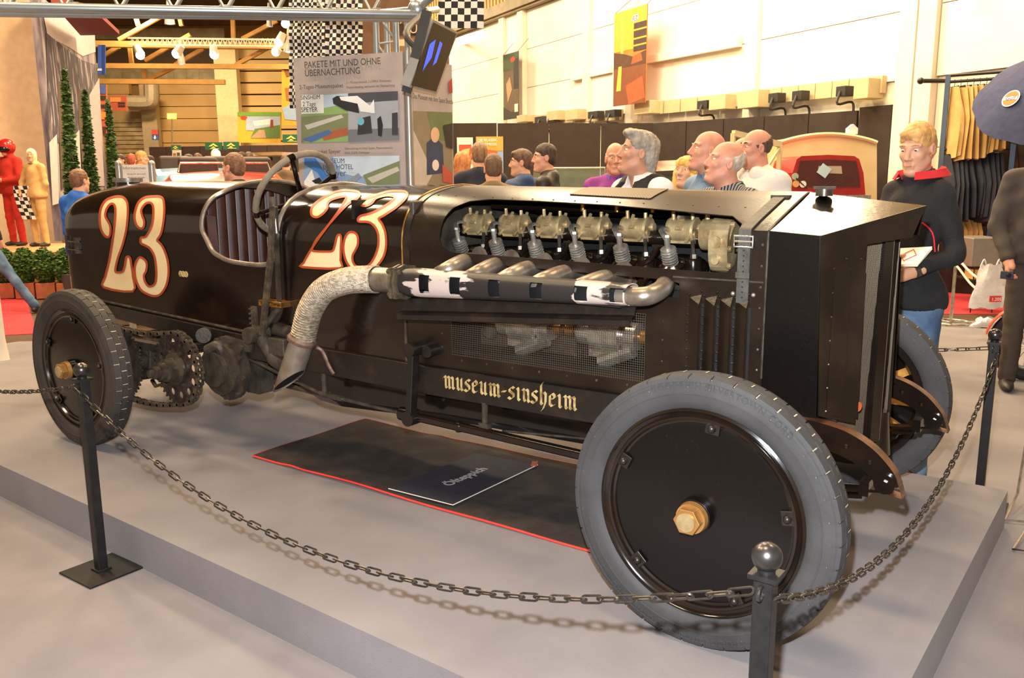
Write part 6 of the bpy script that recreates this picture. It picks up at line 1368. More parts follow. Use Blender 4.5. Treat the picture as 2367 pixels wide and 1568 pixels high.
# ------------------------------------------------------------------ far end of the hall, left background
def farsign(x0, y0, x1, y1, dep, label, base, shapes=(), texts=(), name='hall_sign', cat='sign', group=None):
    TL, TR, BL = bp(x0, y0, dep), bp(x1, y0, dep), bp(x0, y1, dep); o = thing(name, (TL+TR)/2*V((1, 1, 0))+V((0, 0, BL[2])), label, cat, group); slab(TL, TR, BL, .05).out('panel', base if not isinstance(base, str) else flat(base), o)
    if shapes: board(o, TL, TR, BL, shapes, off=.02)
    w = np.linalg.norm(TR-TL)
    for t in texts: ptext(o, TL, TR, BL, t[0], t[1], t[2], t[3]*w, t[4], align='CENTER')
    return o
farsign(549, 259, 650, 330, 36, 'large yellow and green travel poster with a lighthouse and path', '#e7b93c', [('#7fae3e', rect(0, 0, 1, .13)), ('#b9c9e0', rect(.2, .14, .98, .6)), ('#eef0f0', [(.35, .3), (.75, .22), (.8, .4), (.4, .45)]), ('#6d8a4a', [(.4, .55), (.98, .42), (.98, .85), (.3, .85)]), ('#c9a080', [(.3, .85), (.5, .58), (.62, .58), (.66, .85)]), ('#a04438', [(.76, .25), (.82, .25), (.83, .52), (.75, .52)]), ('#d9483a', [(.15+.08*cos(t), .19+.06*sin(t)) for t in np.linspace(0, 2*pi, 12, False)])])
grn = '#1f5a3a'
for i, (x0, y0, x1, y1, lab) in enumerate([(474, 329, 513, 347, 'green hall sign with yellow emblem in a brown frame'), (516, 328, 552, 346, 'smaller green sign next to the brown-framed one'), (653, 311, 693, 330, 'green sign with yellow emblem beside the display board'), (395, 336, 417, 347, 'green sign topping the far poster stand')]):
    farsign(x0, y0, x1, y1, 30, lab, grn, [('#e6cf6a', [(.2, .55), (.5, .12), (.8, .55), (.62, .55), (.5, .35), (.38, .55)]), ('#e6cf6a', [(.35, .75), (.5, .5), (.65, .75)]), ('#e6cf6a', rect(.3, .8, .85, .86))])
farsign(386, 262, 407, 275, 33, 'illuminated green exit sign hanging in the hall', M('exit_green_glow', '#9fe04a', .5, emit=2.2), [('#f2ffe0', rect(.12, .2, .42, .8)), ('#f2ffe0', rect(.6, .2, .88, .8))])
farsign(351, 300, 366, 324, 38, 'red and blue fire point sign on the grey column', '#3a5aa8', [('#c2452f', rect(0, 0, 1, .48)), ('#f2ece4', [(.4, .55), (.6, .55), (.6, .75), (.75, .75), (.5, .95), (.25, .75), (.4, .75)])])
farsign(651, 150, 690, 290, 34, 'tall orange portrait banner behind the chequered cloth', '#d98a1f', [('#6b3d14', [(.1, .05), (.8, .0), (.9, .16), (.3, .2)]), ('#8a4f18', [(.2, .38), (.9, .36), (.7, .6), (.3, .58)]), ('#7f93ad', [(.05, .72), (.6, .64), (1, .75), (1, .92), (.2, .9)])], name='portrait_banner', cat='banner')
farsign(251, 222, 292, 256, 30, 'small red and orange hanging banner by the cypress', '#b5543a', [('#d98a4a', rect(.1, .1, .7, .4)), ('#3a2a22', rect(.55, .42, .95, .55)), ('#3a2a22', rect(.55, .62, .95, .74))], name='hanging_banner', cat='banner')
farsign(226, 104, 243, 172, 30, 'blue hanging banner beside the mural', '#3a5fc0', [('#28428c', rect(.6, 0, 1, 1)), ('#e8e4ee', rect(0, .8, .6, .88))], name='hanging_banner', cat='banner')
farsign(228, 196, 246, 310, 28, 'red and black striped hanging banner beside the mural', '#c05a38', [('#4a5a9a', rect(0, 0, 1, .18)), ('#3a2a26', rect(.2, .22, 1, .3)), ('#3a2a26', rect(.2, .4, 1, .46)), ('#e08a3a', rect(0, .55, 1, .7)), ('#5a2a22', rect(0, .85, 1, 1))], name='hanging_banner', cat='banner')
b = MB(); b.cyl(bp(398, 275, 33), bp(398, 420, 33), .03, n=6); b.out('sign_pole', flat('#8a7a5a'), None, 'thin pole below the exit sign', 'pole')
fp = thing('partition_wall', bp(520, 420, 32)*V((1, 1, 0))+V((0, 0, FLOOR)), 'low dark partition across the far end of the hall', 'partition')
for k in range(9):
    b = MB(); q = bp(345+k*39, 340-.6*k, 32); p2 = bp(345+k*39+38, 340-.6*k, 32); z = q[2]; b.bar(V((q[0], q[1], (z+FLOOR)/2)), V((p2[0], p2[1], (z+FLOOR)/2)), .06, z-FLOOR); b.out('panel', flat('#3a2620', .85), fp)
o = thing('poster_stand', bp(408, 420, 24)*V((1, 1, 0))+V((0, 0, FLOOR)), 'white poster stand with small pictures in the far crowd', 'poster stand'); a, c, e = bp(398, 347, 24), bp(418, 347, 24), bp(398, 420, 24); slab(a, c, e, .04).out('panel', flat('#e6d8c4'), o); board(o, a, c, e, [('#b0704a', rect(.1, .1, .45, .3)), ('#5a5a55', rect(.55, .08, .9, .3)), ('#c89a6a', rect(.1, .38, .45, .58)), ('#8a4a3a', rect(.55, .38, .9, .58))])
# information stand with chrome posts
o = thing('information_stand', PD(320, 430, 8.4)*V((1, 1, 0))+V((0, 0, FLOOR)), 'white information sign between two silver posts behind the car tail', 'sign'); a, c, e = PD(280, 381, 8.4), PD(344, 381, 8.4), PD(280, 470, 8.4); c[2] = a[2]; e[:2] = a[:2]; slab(a, c, e, .02).out('panel', flat('#e4dcd6', .5), o)
for txt, v, h, c_x in (('Informationen', .09, .040, .5), ('MUSEUM SINSHEIM', .25, .022, .56), ('MUSEUM SPEYER', .34, .022, .54)): ptext(o, a, c, e, txt, c_x, v, h, '#57514d', align='CENTER')
for x in (274, 350):
    b = MB(); q = PD(x, 379, 8.4); b.cyl(q, V((q[0], q[1], FLOOR+.03)), .034, n=14); b.sph(q+V((0, 0, .0)), .036, 12, 8); b.out('post', alu, o); b = MB(); b.cyl(V((q[0], q[1], FLOOR)), V((q[0], q[1], FLOOR+.03)), .16, n=20); b.out('base', alu, o)
# ---- spotlights and lattice bar in the far roof
lb = thing('spotlight_bar', bp(460, 96, 26), 'white lattice bar carrying spotlights across the hall roof', 'truss')
for y in (88, 103): b = MB(); b.bar(bp(296, y, 26), bp(650, y+4, 26), .05, .05); b.out('chord', flat('#e9dcc4', .5), lb)
for k in range(30):
    b = MB(); x = 300+k*11.6; b.bar(bp(x, 103, 26), bp(x+5.8, 89, 26), .03, .03); b.bar(bp(x+5.8, 89, 26), bp(x+11.6, 103, 26), .03, .03); b.out('lattice', flat('#e9dcc4', .5), lb)
glow = M('spot_glow', '#fff4dc', .5, emit=6.0)
for i, (x, y, dx, dy, lab) in enumerate([(322, 122, 8, 16, 'white spotlight at the left end of the lattice bar'), (411, 120, -9, 14, 'white spotlight in the middle of the lattice bar'), (495, 122, 2, 14, 'white spotlight at the right of the lattice bar'), (662, 56, -4, -3, 'large spotlight high by the chequered banner'), (648, 92, -7, 16, 'spotlight pointing down beside the chequered banner'), (640, 118, -6, 6, 'small spotlight beside the chequered banner')]):
    o = thing('spotlight', bp(x, y, 25.8), lab, 'spotlight', 'spotlights in the hall roof'); a, c = bp(x-dx, y-dy, 25.8), bp(x+dx*.3, y+dy*.3, 25.8); b = MB(); b.cyl(a, c, .10, .14, n=12); b.out('can', flat('#d9ccb4', .4), o); b = MB(); b.cyl(c, c+(c-a)*.12-DH*.05, .125, n=12); b.sph(c-DH*.06, .10, 10, 6); b.out('lens', glow, o); b = MB(); b.cyl(a, bp(x-dx*.6, 103, 25.9), .03, n=6); b.out('yoke', flat('#d9ccb4', .4), o)
for i, (x, y, w, lab) in enumerate([(392, 48, 12, 'bell-shaped hall lamp near the top of the picture'), (419, 142, 9, 'smaller bell-shaped hall lamp below the girder'), (623, 54, 7, 'bell-shaped hall lamp near the chequered banner'), (672, 113, 17, 'wide bell-shaped hall lamp in front of the chequered banner')]):
    o = thing('hall_lamp', bp(x, y, 28), lab, 'lamp', 'bell-shaped hall lamps'); c = bp(x, y, 28); r = np.linalg.norm(bp(x+w, y, 28)-c); b = MB(); b.lathe([(r, -.1), (r*.9, .05), (r*.5, .3), (r*.3, .6), (0, .62)], c, (0, 0, 1), 18); b.out('shade', flat('#7a6f66', .5), o); b = MB(); b.sph(c-V((0, 0, .06)), r*.8, 14, 8, (1, 1, .35)); b.out('bulb', glow, o)
# ---- neighbouring stand at the left: wall, mural, canopy, podium, trees, hedge
wl = flat('#e6c4a0', .75); b = MB(); a, c = PD(-260, 413, 15.2), PD(131, 413, 15.7); b.bar(V((a[0], a[1], 2.3)), V((c[0], c[1], 2.3)), .1, 5.0); b.out('wall_left', wl, kind='structure')
MA, MBb = PD(129, 413, 15.0), PD(247, 413, 20.5); mu = thing('photo_mural', (MA+MBb)/2*V((1, 1, 0))+V((0, 0, FLOOR)), 'tall black and white crowd photograph mural wall on the neighbouring stand', 'mural'); mn = np.cross(MBb-MA, (0, 0, 1))
TLu, TRu, BLu = V((MA[0], MA[1], 4.6)), V((MBb[0], MBb[1], 4.6)), V((MA[0], MA[1], .40))
slab(TLu, TRu, BLu, .12).out('panel', M('mural_grey_photo', '#5d5260', .7, 0, '#a99aa0', 2.6, .42, .60, stretch=(1.4, 1.4, .28)), mu)
def um(px, py):
    q = onpl(px, py, TLu, mn); return ((q-TLu)@(TRu-TLu)/((TRu-TLu)@(TRu-TLu)), (TLu[2]-q[2])/(TLu[2]-BLu[2]))
Um = lambda pts: [um(x, y) for x, y in pts]
crowdm = M('mural_dark_crowd', '#443b48', .7, 0, '#a89aa2', 5, .54, .62, stretch=(1.5, 1.5, .35))
board(mu, TLu, TRu, BLu, [('#c9b9bb', Um([(97, 24), (216, 24), (220, 120), (190, 130), (160, 110), (130, 95), (108, 80)])), (crowdm, Um([(105, 75), (130, 95), (160, 120), (190, 140), (222, 150), (235, 330), (215, 330), (112, 330)])), ('#cbbcbc', Um([(112, 330), (130, 310), (135, 470), (120, 475)])), ('#cbbcbc', Um([(165, 320), (182, 300), (186, 400), (172, 430)])), ('#bfb0b2', Um([(205, 220), (228, 180), (240, 430), (222, 430)])), ('#54432f', Um([(131, 190), (142, 185), (158, 230), (168, 420), (140, 440)])), ('#54432f', Um([(176, 210), (186, 208), (200, 240), (206, 400), (190, 410)]))], 'photograph', off=.01)
b = MB(); q = [PZ(118, 5, 4.4), PZ(214, 22, 4.4), PZ(276, 80, 4.4), PZ(186, 82, 4.4)]; b.prism(q, (0, 0, .08)); b.out('canopy', flat('#7e2326', .6), None, 'dark red canopy edge above the mural', 'canopy')
pz = PODZ; pc = [PD(-200, 600, 12.6), PD(172, 585, 12.6), PD(172, 560, 14.4), PD(-200, 560, 14.2)]; b = MB(); b.prism([V((p[0], p[1], FLOOR)) for p in pc], (0, 0, pz-FLOOR)); b.out('podium', flat('#b98a5c', .7), None, 'tan podium carrying the two mannequins', 'podium')
leafm = M('dark_leaf', '#35521c', .55, 0, '#5f7f2e', 30, .4, .7); leafm2 = M('cypress_leaf', '#3c5a20', .6, 0, '#26401a', 20, .4, .7); twig = flat('#4a3a26', .8)
def foliage(b, pts, size, rng):
    for p in pts:
        d = nrm(rng.normal(size=3)); e1, e2, _ = frame(d); a = size*(.6+.8*rng.random()); p = V(p); b.add([p-e1*a*.5, p+e2*a*.28, p+e1*a*.6, p-e2*a*.28], [(0, 1, 2, 3)])
rng = np.random.default_rng(5)
for i, (x, yt, yb, dp, r, lab) in enumerate([(158, 160, 470, 11.9, .095, 'tallest slim cypress in front of the mural'), (204, 208, 450, 12.3, .085, 'middle slim cypress in front of the mural'), (258, 236, 440, 12.8, .08, 'right slim cypress beside the information stand')]):
    T = PD(x-9, yt, dp); Bm = PD(x+7, yb, dp); o = thing('cypress_tree', V((Bm[0], Bm[1], FLOOR)), lab, 'tree', 'slim cypresses by the mural'); b = MB(); pts = []
    for k in range(2600):
        t = rng.random()**.75; c = T+(V((Bm[0], Bm[1], .2))-T)*t; rr = r*(.15+1.0*min(1, t*1.5)**.8)*(.7+.35*rng.random()); a = rng.random()*2*pi; pts.append(c+V((cos(a)*rr, sin(a)*rr, rng.normal()*.02)))
    foliage(b, pts, .07, rng); b.out('foliage', leafm2, o); b = MB(); b.cyl(V((Bm[0], Bm[1], FLOOR)), T-(T-Bm)*.05, .04, .01, n=8); b.cyl(V((Bm[0], Bm[1], FLOOR)), V((Bm[0], Bm[1], FLOOR+.35)), .2, .24, n=16, mi=1); b.out('trunk', [twig, flat('#4a4440', .7)], o)
for i in range(4):
    x = -12+48*i; a, c = PZ(x, 692+0*i, FLOOR), PZ(x+46, 690, FLOOR); ax = nrm(c-a); w = np.linalg.norm(c-a); mid = (a+c)/2+np.cross((0, 0, 1), ax)*.15; Rz = np.array([ax, np.cross((0, 0, 1), ax), (0, 0, 1)]).T
    o = thing('planter_box', mid*V((1, 1, 0))+V((0, 0, FLOOR)), ['terracotta planter with box bush cut by the left edge of the picture', 'terracotta planter with box bush below the red mannequin', 'terracotta planter with box bush below the beige mannequin', 'terracotta planter with box bush next to the car tail'][i], 'planter', 'box bushes in terracotta planters')
    b = MB(); b.box(V((mid[0], mid[1], FLOOR+.11)), (w*.98, .30, .22), Rz); b.out('trough', M('terracotta', '#b5653f', .75, 0, '#9d5533', 6) if 'terracotta' not in MATS else MATS['terracotta'], o, bevel=.01); b = MB(); pts = []
    for k in range(2400):
        v = rng.normal(size=3); v = v/np.linalg.norm(v)*(.55+.45*rng.random()); pts.append(V((mid[0], mid[1], FLOOR+.44))+Rz@(v*V((w*.62, .22, .27))))
    foliage(b, pts, .05, rng); b.out('bush', leafm, o); b = MB(); b.cyl(V((mid[0], mid[1], FLOOR+.2)), V((mid[0], mid[1], FLOOR+.5)), .015, n=6); b.out('stem', twig, o)
b = MB(); q = PZ(4, 848, FLOOR); b.lathe([(.135, 0), (.125, .02), (.105, .25), (.10, .75), (.0, .76)], q-RH*.06, (0, 0, 1), 24); b.out('display_column', flat('#d9cfc4', .6), None, 'white flared column at the left edge of the picture', 'column', bevel=.0)
b = MB(); b.box(V((0, 0, 0)), (.01, .01, .01)) if False else None
# ---- other cars on show
def show_car(px, py, dep, heading, L, Wd, hs, col, label, z0, kind='open'):
    """simple full car: body from profile sections, screen, wheels; py marks the roof or screen top"""
    P = PD(px, py, dep); o = thing('show_car', (P[0], P[1], z0), label, 'car'); R_ = rotz(heading); W2 = lambda v: V((P[0], P[1], z0))+R_@V(v); m = M(label[:14].replace(' ', '_')+'_paint', col, .2, .1, coat=.6)
    st = [(-L/2, .25, .55, .55), (-L*.46, .22, .78, .85), (-L*.30, .2, .86, .95), (-L*.08, .2, .84, 1), (L*.12, .2, .86, 1), (L*.35, .2, .82, .92), (L*.46, .22, .72, .8), (L/2, .28, .55, .5)]; G = []
    for x, zb, zt_, w in st:
        hw = Wd/2*w; G.append([W2(p) for p in ((x, -hw*.8, zb), (x, -hw, zb+.15), (x, -hw*.98, zt_*hs-.18), (x, -hw*.8, zt_*hs-.04), (x, 0, zt_*hs), (x, hw*.8, zt_*hs-.04), (x, hw*.98, zt_*hs-.18), (x, hw, zb+.15), (x, hw*.8, zb))])
    b = MB(); b.grid(G); b.add(G[0], [tuple(range(9))]); b.add(G[-1], [tuple(range(9))[::-1]]); b.out('body', m, o)
    for x in (-L*.32, L*.32):
        for sd in (-1, 1): b = MB(); b.cyl(W2((x, sd*Wd*.40, .31)), W2((x, sd*Wd*.5, .31)), .31, n=20); b.cyl(W2((x, sd*Wd*.5, .31)), W2((x, sd*Wd*.515, .31)), .17, n=16, mi=1); b.out('wheel', [flat('#1c1a1a', .7), steel], o)
    zt_ = P[2]-z0; zc = .84*hs; gl = M('car_glass', '#8a9a90', .05, 0, alpha=.35) if 'car_glass' not in MATS else MATS['car_glass']
    if kind == 'open':
        f0, f1 = (L*.12, -Wd*.40, zc), (L*.12, Wd*.40, zc); t0, t1 = (L*.04, -Wd*.36, zt_), (L*.04, Wd*.36, zt_); b = MB(); b.tube([W2(f0), W2(t0), W2(t1), W2(f1)], .018, 8); b.out('screen_frame', steel, o); b = MB(); b.add([W2(f0), W2(f1), W2(t1), W2(t0)], [(0, 1, 2, 3)]); b.out('windscreen', gl, o, solid=.004)
        b = MB(); b.box(W2((-L*.1, 0, zc+.05)), (.5, Wd*.7, .25), R_); b.out('seat', flat('#5a4030', .6), o, bevel=.04)
    elif kind == 'roadster':
        for yy in (-.35, .35): b = MB(); b.box(W2((-L*.12, yy, zc+.06)), (.4, .5, .30), R_); b.out('seat', flat('#3a2a22', .6), o, bevel=.05)
        b = MB(); b.tube([W2((L*.05, -Wd*.36, zc)), W2((L*.03, -Wd*.34, zc+.12)), W2((L*.03, Wd*.34, zc+.12)), W2((L*.05, Wd*.36, zc))], .016, 6); b.out('low_screen', steel, o)
    else:
        b = MB(); roof = [(-L*.30, Wd*.36, zt_-.10), (-L*.12, Wd*.38, zt_), (L*.02, Wd*.38, zt_), (L*.08, Wd*.36, zt_-.04)]; b.grid([[W2((x, -w, z-.05)), W2((x, -w*.8, z)), W2((x, 0, z+.02)), W2((x, w*.8, z)), W2((x, w, z-.05))] for x, w, z in roof]); b.out('roof', m, o, solid=.03)
        for sd in (-1, 1):
            b = MB(); b.bar(W2((L*.15, sd*Wd*.42, zc)), W2((L*.07, sd*Wd*.37, zt_-.05)), .05, .05); b.bar(W2((-L*.08, sd*Wd*.42, zc)), W2((-L*.08, sd*Wd*.38, zt_-.03)), .06, .04); b.bar(W2((-L*.36, sd*Wd*.40, zc)), W2((-L*.29, sd*Wd*.36, zt_-.12)), .08, .05); b.out('window_pillar', m if kind == 'saloon' else steel, o)
            b = MB(); b.add([W2((L*.14, sd*Wd*.42, zc)), W2((-L*.35, sd*Wd*.41, zc)), W2((-L*.29, sd*Wd*.37, zt_-.12)), W2((L*.07, sd*Wd*.37, zt_-.05))], [(0, 1, 2, 3)]); b.out('side_window', gl, o, solid=.004)
        b = MB(); b.add([W2((L*.15, -Wd*.40, zc)), W2((L*.15, Wd*.40, zc)), W2((L*.07, Wd*.36, zt_-.05)), W2((L*.07, -Wd*.36, zt_-.05))], [(0, 1, 2, 3)]); b.out('windscreen', gl, o, solid=.004)
    for sd in (-1, 1): b = MB(); b.sph(W2((L*.47, sd*Wd*.33, .68*hs)), .09, 12, 8); b.out('headlamp', steel, o)
    return o
def stage(px, dep, w, l, h, hd):
    P = PD(px, 413, dep); b = MB(); b.box((P[0], P[1], FLOOR+h/2), (l, w, h), rotz(hd)); b.out('car_plinth', flat('#8a7a68', .8), None, 'low plinth under a show car, about %d metres back' % dep, 'plinth')
b = MB(); cpl = PD(500, 413, 13.1); b.box((cpl[0], cpl[1], FLOOR+.36), (2.6, 7.0, .72), rotz(radians(19.6))@RB); b.out('car_plinth', flat('#8a7a68', .8), None, 'wide low plinth under the blue and red show cars', 'plinth')
show_car(455, 372, 14.9, radians(145), 3.8, 1.7, 1.31, '#86aecb', 'pale blue open car behind the race car tail', FLOOR+.72, 'roadster')
show_car(520, 386, 11.3, radians(322), 3.4, 1.6, 1.20, '#b52a1c', 'bright red open sports car behind the race car tail', FLOOR+.72, 'roadster')
show_car(640, 356, 20.5, radians(140), 4.4, 1.8, 1.15, '#5a3c26', 'brown saloon car beyond the steering wheel', FLOOR, 'saloon')
show_car(1318, 388, 13.8, radians(125), 4.0, 1.6, 1.0, '#c9c39a', 'cream open car with slim screen frame near the partition', FLOOR, 'open')
show_car(1552, 380, 9.0, radians(125), 4.2, 1.7, 1.0, '#3b2c26', 'dark saloon with chrome window frames behind the visitors', FLOOR, 'chrome')
# ---- small cream van with red cab
vd = 11.5; vo = thing('delivery_van', bp(1915, 413, vd)*V((1, 1, 0))+V((0, 0, FLOOR)), 'small cream box van with red cab in front of the partition', 'van'); vx = lambda x, y, dd=vd: bp(x, y, dd)
def vp(pts, dd): return [vx(x, y, dd) for x, y in pts]
crm = M('cream_van_paint', '#ecd9a4', .35, 0, '#e3cd95', 3, coat=.3); vred = M('van_red_paint', '#a51d1a', .25, 0, coat=.5)
arch = [(1803, 330)]+[(1803+224*t, 330-20*sin(pi*t)**.8) for t in np.linspace(0.05, .95, 12)]+[(2027, 330)]
zfl = lambda x: (x, 413+(CAM[2]-(FLOOR+.35))/vd*FPX)
b = MB(); b.prism(vp(arch+[zfl(2027), zfl(1803)], vd+.9), DH*2.0); b.out('box_body', crm, vo, bevel=.03)
b = MB(); b.tube(vp(arch, vd+.88), .03, 6); b.out('roof_trim', crm, vo)
cab = [(1829, 445), (1832, 400), (1842, 368), (1852, 361), (1915, 358), (1975, 361), (1986, 368), (1996, 400), (2000, 445), zfl(2004), zfl(1826)]
b = MB(); b.prism(vp(cab, vd), DH*.95); b.out('cab', vred, vo, bevel=.04)
b = MB(); b.prism(vp([(1840, 432), (1842, 402), (1850, 372), (1915, 369), (1979, 372), (1986, 402), (1989, 432)], vd-.02), DH*.03); b.out('windscreen', M('van_glass', '#3a1614', .06, 0, '#5a201c', 2, coat=.6), vo)
b = MB(); b.prism(vp([(1890, 400), (1893, 384), (1945, 384), (1947, 402)], vd-.03), DH*.01); b.out('cab_rear_window', flat('#b5a08a', .4), vo)
for x, y, c in ((1838, 408, '#9fb59a'), (1840, 425, '#d9a05a'), (1856, 426, '#e0d9d0')): b = MB(); q = vx(x, y, vd-.035); b.cyl(q, q-DH*.004, .045, n=14); b.out('sticker', flat(c), vo)
b = MB(); q = vx(1905, 395, vd-.04); b.box(q, (.14, .01, .14), RB@roty(.6)); b.out('paper_notice', flat('#b9d3dc'), vo)
for x0, x1 in ((1895, 1935), (1865, 1840)): b = MB(); b.tube([vx(x0, 436, vd-.03), vx(x1, 412, vd-.05)], .008, 5); b.out('wiper', flat('#1f1b1a', .5), vo)
b = MB(); b.bar(vx(1820, 460, vd-.1), vx(2010, 460, vd-.1), .08, .10); b.out('bumper', steel, vo)
for x in (1850, 1980): b = MB(); q = vx(x, 475, vd-.02); b.cyl(q, q-DH*.08, .09, .10, n=16); b.out('headlamp', steel, vo)
for sx_ in (1838, 1994):
    for dd in (.5, 2.2): q = bp(sx_, 413, vd); c = V((q[0], q[1], FLOOR+.27))+DH*dd; b = MB(); b.cyl(c-RH*.08, c+RH*.08, .27, n=18); b.out('wheel', flat('#1c1a1a', .7), vo)
b = MB(); q = vx(1972, 300, vd+1); b.prism([q+RH*x+V((0, 0, z)) for x, z in ((-.07, -.06), (.07, -.06), (.07, .02), (0, .08), (-.07, .02))], DH*.1); b.out('house_sign', flat('#d9d0d8', .5), None, 'little house-shaped sign on the roof of the van', 'sign')
b = MB(); b.bar(PD(1695, 308, 10.2), PD(1803, 334, 10.6), .06, .07); b.bar(PD(1775, 385, 10.4), PD(1803, 340, 10.6), .03, .03); b.bar(PD(1695, 308, 10.2), V((*PD(1695, 308, 10.2)[:2], FLOOR)), .05, .05); b.bar(PD(1803, 334, 10.6), V((*PD(1803, 334, 10.6)[:2], FLOOR)), .05, .05); b.out('trailer_frame', crm, None, 'cream tubular frame beside the van behind the visitors', 'frame')
# ------------------------------------------------------------------ clothes stall at the right
tan_ = cloth('tan_cotton', '#d0a866', '#bd9552', scale=5); navy_ = cloth('navy_cotton', '#20222c', '#2b2d38', scale=6); brn = cloth('brown_wool', '#5a3e28', '#4a3220', scale=6)
rail_ = flat('#3a342e', .45, metal=.6); bls = flat('#5a6b80', .45, metal=.4)
rk = thing('clothes_rack', V((*PD(2225, 413, 11.4)[:2], FLOOR)), 'tall dark metal clothes rack with two rails of garments', 'clothes rack')
def rz(px, dep): return PD(px, 413, dep)
pa, pb_ = rz(2172, 11.5), rz(2335, 11.0); ztop = PD(2190, 178, 11.4)[2]; zmid = PD(2240, 345, 11.3)[2]
for p in (pa, pb_, pb_+DH*.35): b = MB(); b.bar(V((p[0], p[1], FLOOR)), V((p[0], p[1], ztop)), .05, .06); b.out('upright', bls, rk)
for z in (ztop, ztop-.08, zmid): b = MB(); b.cyl(V((pa[0], pa[1], z)), V((pb_[0], pb_[1], z)), .02, n=8); b.out('rail', rail_, rk)
b = MB(); b.cyl(PD(2128, 187, 11.4), PD(2185, 187, 11.45), .03, n=8); b.sph(PD(2128, 187, 11.4), .045, 10, 6); b.out('arm', rail_, rk)
def garment(p, ztop_, L, w, d, mat, name, label, cat, grp, legs=True, seed=0):
    """hanging cloth: folded front with two sides and a hanger hook"""
    o = thing(name, V((p[0], p[1], ztop_-L)), label, cat, grp); b = MB(); G = []; ax = nrm(pb_-pa); ay = DH; n = 18
    for i in range(10):
        t = i/9; ww = w*(.45+.55*min(1, t*2.2))*(1-.12*max(0, t-.7)); row = []
        for j in range(n):
            a = 2*pi*j/n; f = 1+.16*sin(5*a+seed)*t; row.append(V((p[0], p[1], ztop_-.06-L*t*(1-.03*cos(a+seed))))+ax*d*cos(a)*f*(.5+.5*min(1, t*3))+ay*(ww/2)*sin(a)*f+ax*.02*sin(seed+3*t))
        G.append(row)
    b.grid(G, 0, True, True); b.add(G[-1], [tuple(range(n))]); b.add(G[0], [tuple(range(n))[::-1]]); b.out('cloth', mat, o)
    b = MB(); q = V((p[0], p[1], ztop_)); b.tube([q+V((0, 0, .03))+ay*.012, q+V((0, 0, .035)), q+V((0, 0, .0))-ay*.01, q-V((0, 0, .06))], .004, 5); b.bar(q-V((0, 0, .06))-ay*w*.22, q-V((0, 0, .06))+ay*w*.22, .012, .02); b.out('hanger', rail_, o); return o
ordn = ['first', 'second', 'third', 'fourth', 'fifth', 'sixth', 'seventh', 'eighth', 'ninth', 'tenth', 'eleventh']
for k in range(8):
    t = .10+.09*k; garment(pa+(pb_-pa)*t, ztop-.09, .90+.07*((k*3) % 4)/3-.10*(k > 4), .52, .048, tan_, 'hanging_trousers', ordn[k]+' pair of tan trousers from the left on the upper rail', 'trousers', 'tan trousers on the upper rail', seed=k*1.3)
for k in range(10):
    t = .04+.085*k; garment(pa+(pb_-pa)*t-DH*.02, zmid-.01, .84+.07*sin(k), .54, .050, navy_, 'hanging_jacket', ordn[k]+' navy jacket from the left on the lower rail', 'jacket', 'navy jackets on the lower rail', seed=k*1.1+.4)
for k in range(4):
    t = .38+.09*k; garment(pa+(pb_-pa)*t+DH*.1, zmid-.86, .36, .40, .05, tan_, 'folded_shirt', ordn[k]+' tan shirt from the left below the navy jackets', 'shirt', 'tan shirts low on the rack', seed=k)
for k in range(3):
    garment(pb_+(pb_-pa)*(.02+.14*k)+DH*.2, zmid+.28, .95, .45, .07, brn, 'hanging_coat', ordn[k]+' brown coat from the left at the right side of the stall', 'coat', 'brown coats at the right of the stall', seed=k*2)
b = MB(); q = PD(2258, 580, 10.4); b.box(q, (.38, .5, .34), RB); b.out('metal_bin', flat('#9a9188', .35, metal=.5), None, 'grey metal display bin below the clothes rack', 'bin', bevel=.01)
sh = thing('display_stand', V((q[0], q[1], FLOOR)), 'slim steel stand with a low shelf carrying the grey metal bin', 'stand')
for sx_ in (-.13, .13):
    for sy_ in (-.22, .22): b = MB(); p_ = V((q[0], q[1], 0))+RH*sx_+DH*sy_; b.cyl(V((p_[0], p_[1], FLOOR)), V((p_[0], p_[1], q[2]-.17)), .007, n=8); b.out('leg', rail_, sh)
zs = PD(2245, 645, 10.4)[2]; b = MB(); b.box((q[0], q[1], zs), (.30, .5, .015), RB); b.out('shelf', rail_, sh)
for k in range(3): b = MB(); b.box(V((q[0], q[1], zs+.07))+RH*(-.095+.095*k)-DH*.12, (.085, .2, .12), RB); b.out('tan_box', flat('#c99a58', .7), None, ['left', 'middle', 'right'][k]+' of three small tan boxes on the shelf below the bin', 'box', 'tan boxes on the low shelf', bevel=.004)
# dark backing panel of the stall and rolled banner
b = MB(); a, c = PD(2185, 413, 12.0), PD(2420, 413, 11.2); zt2 = PD(2330, 330, 11.5)[2]; b.bar(V((a[0], a[1], (zt2+FLOOR)/2)), V((c[0], c[1], (zt2+FLOOR)/2)), .06, zt2-FLOOR); b.out('stall_backing', flat('#2c2019', .85), None, 'dark brown backing panel behind the clothes stall', 'partition')
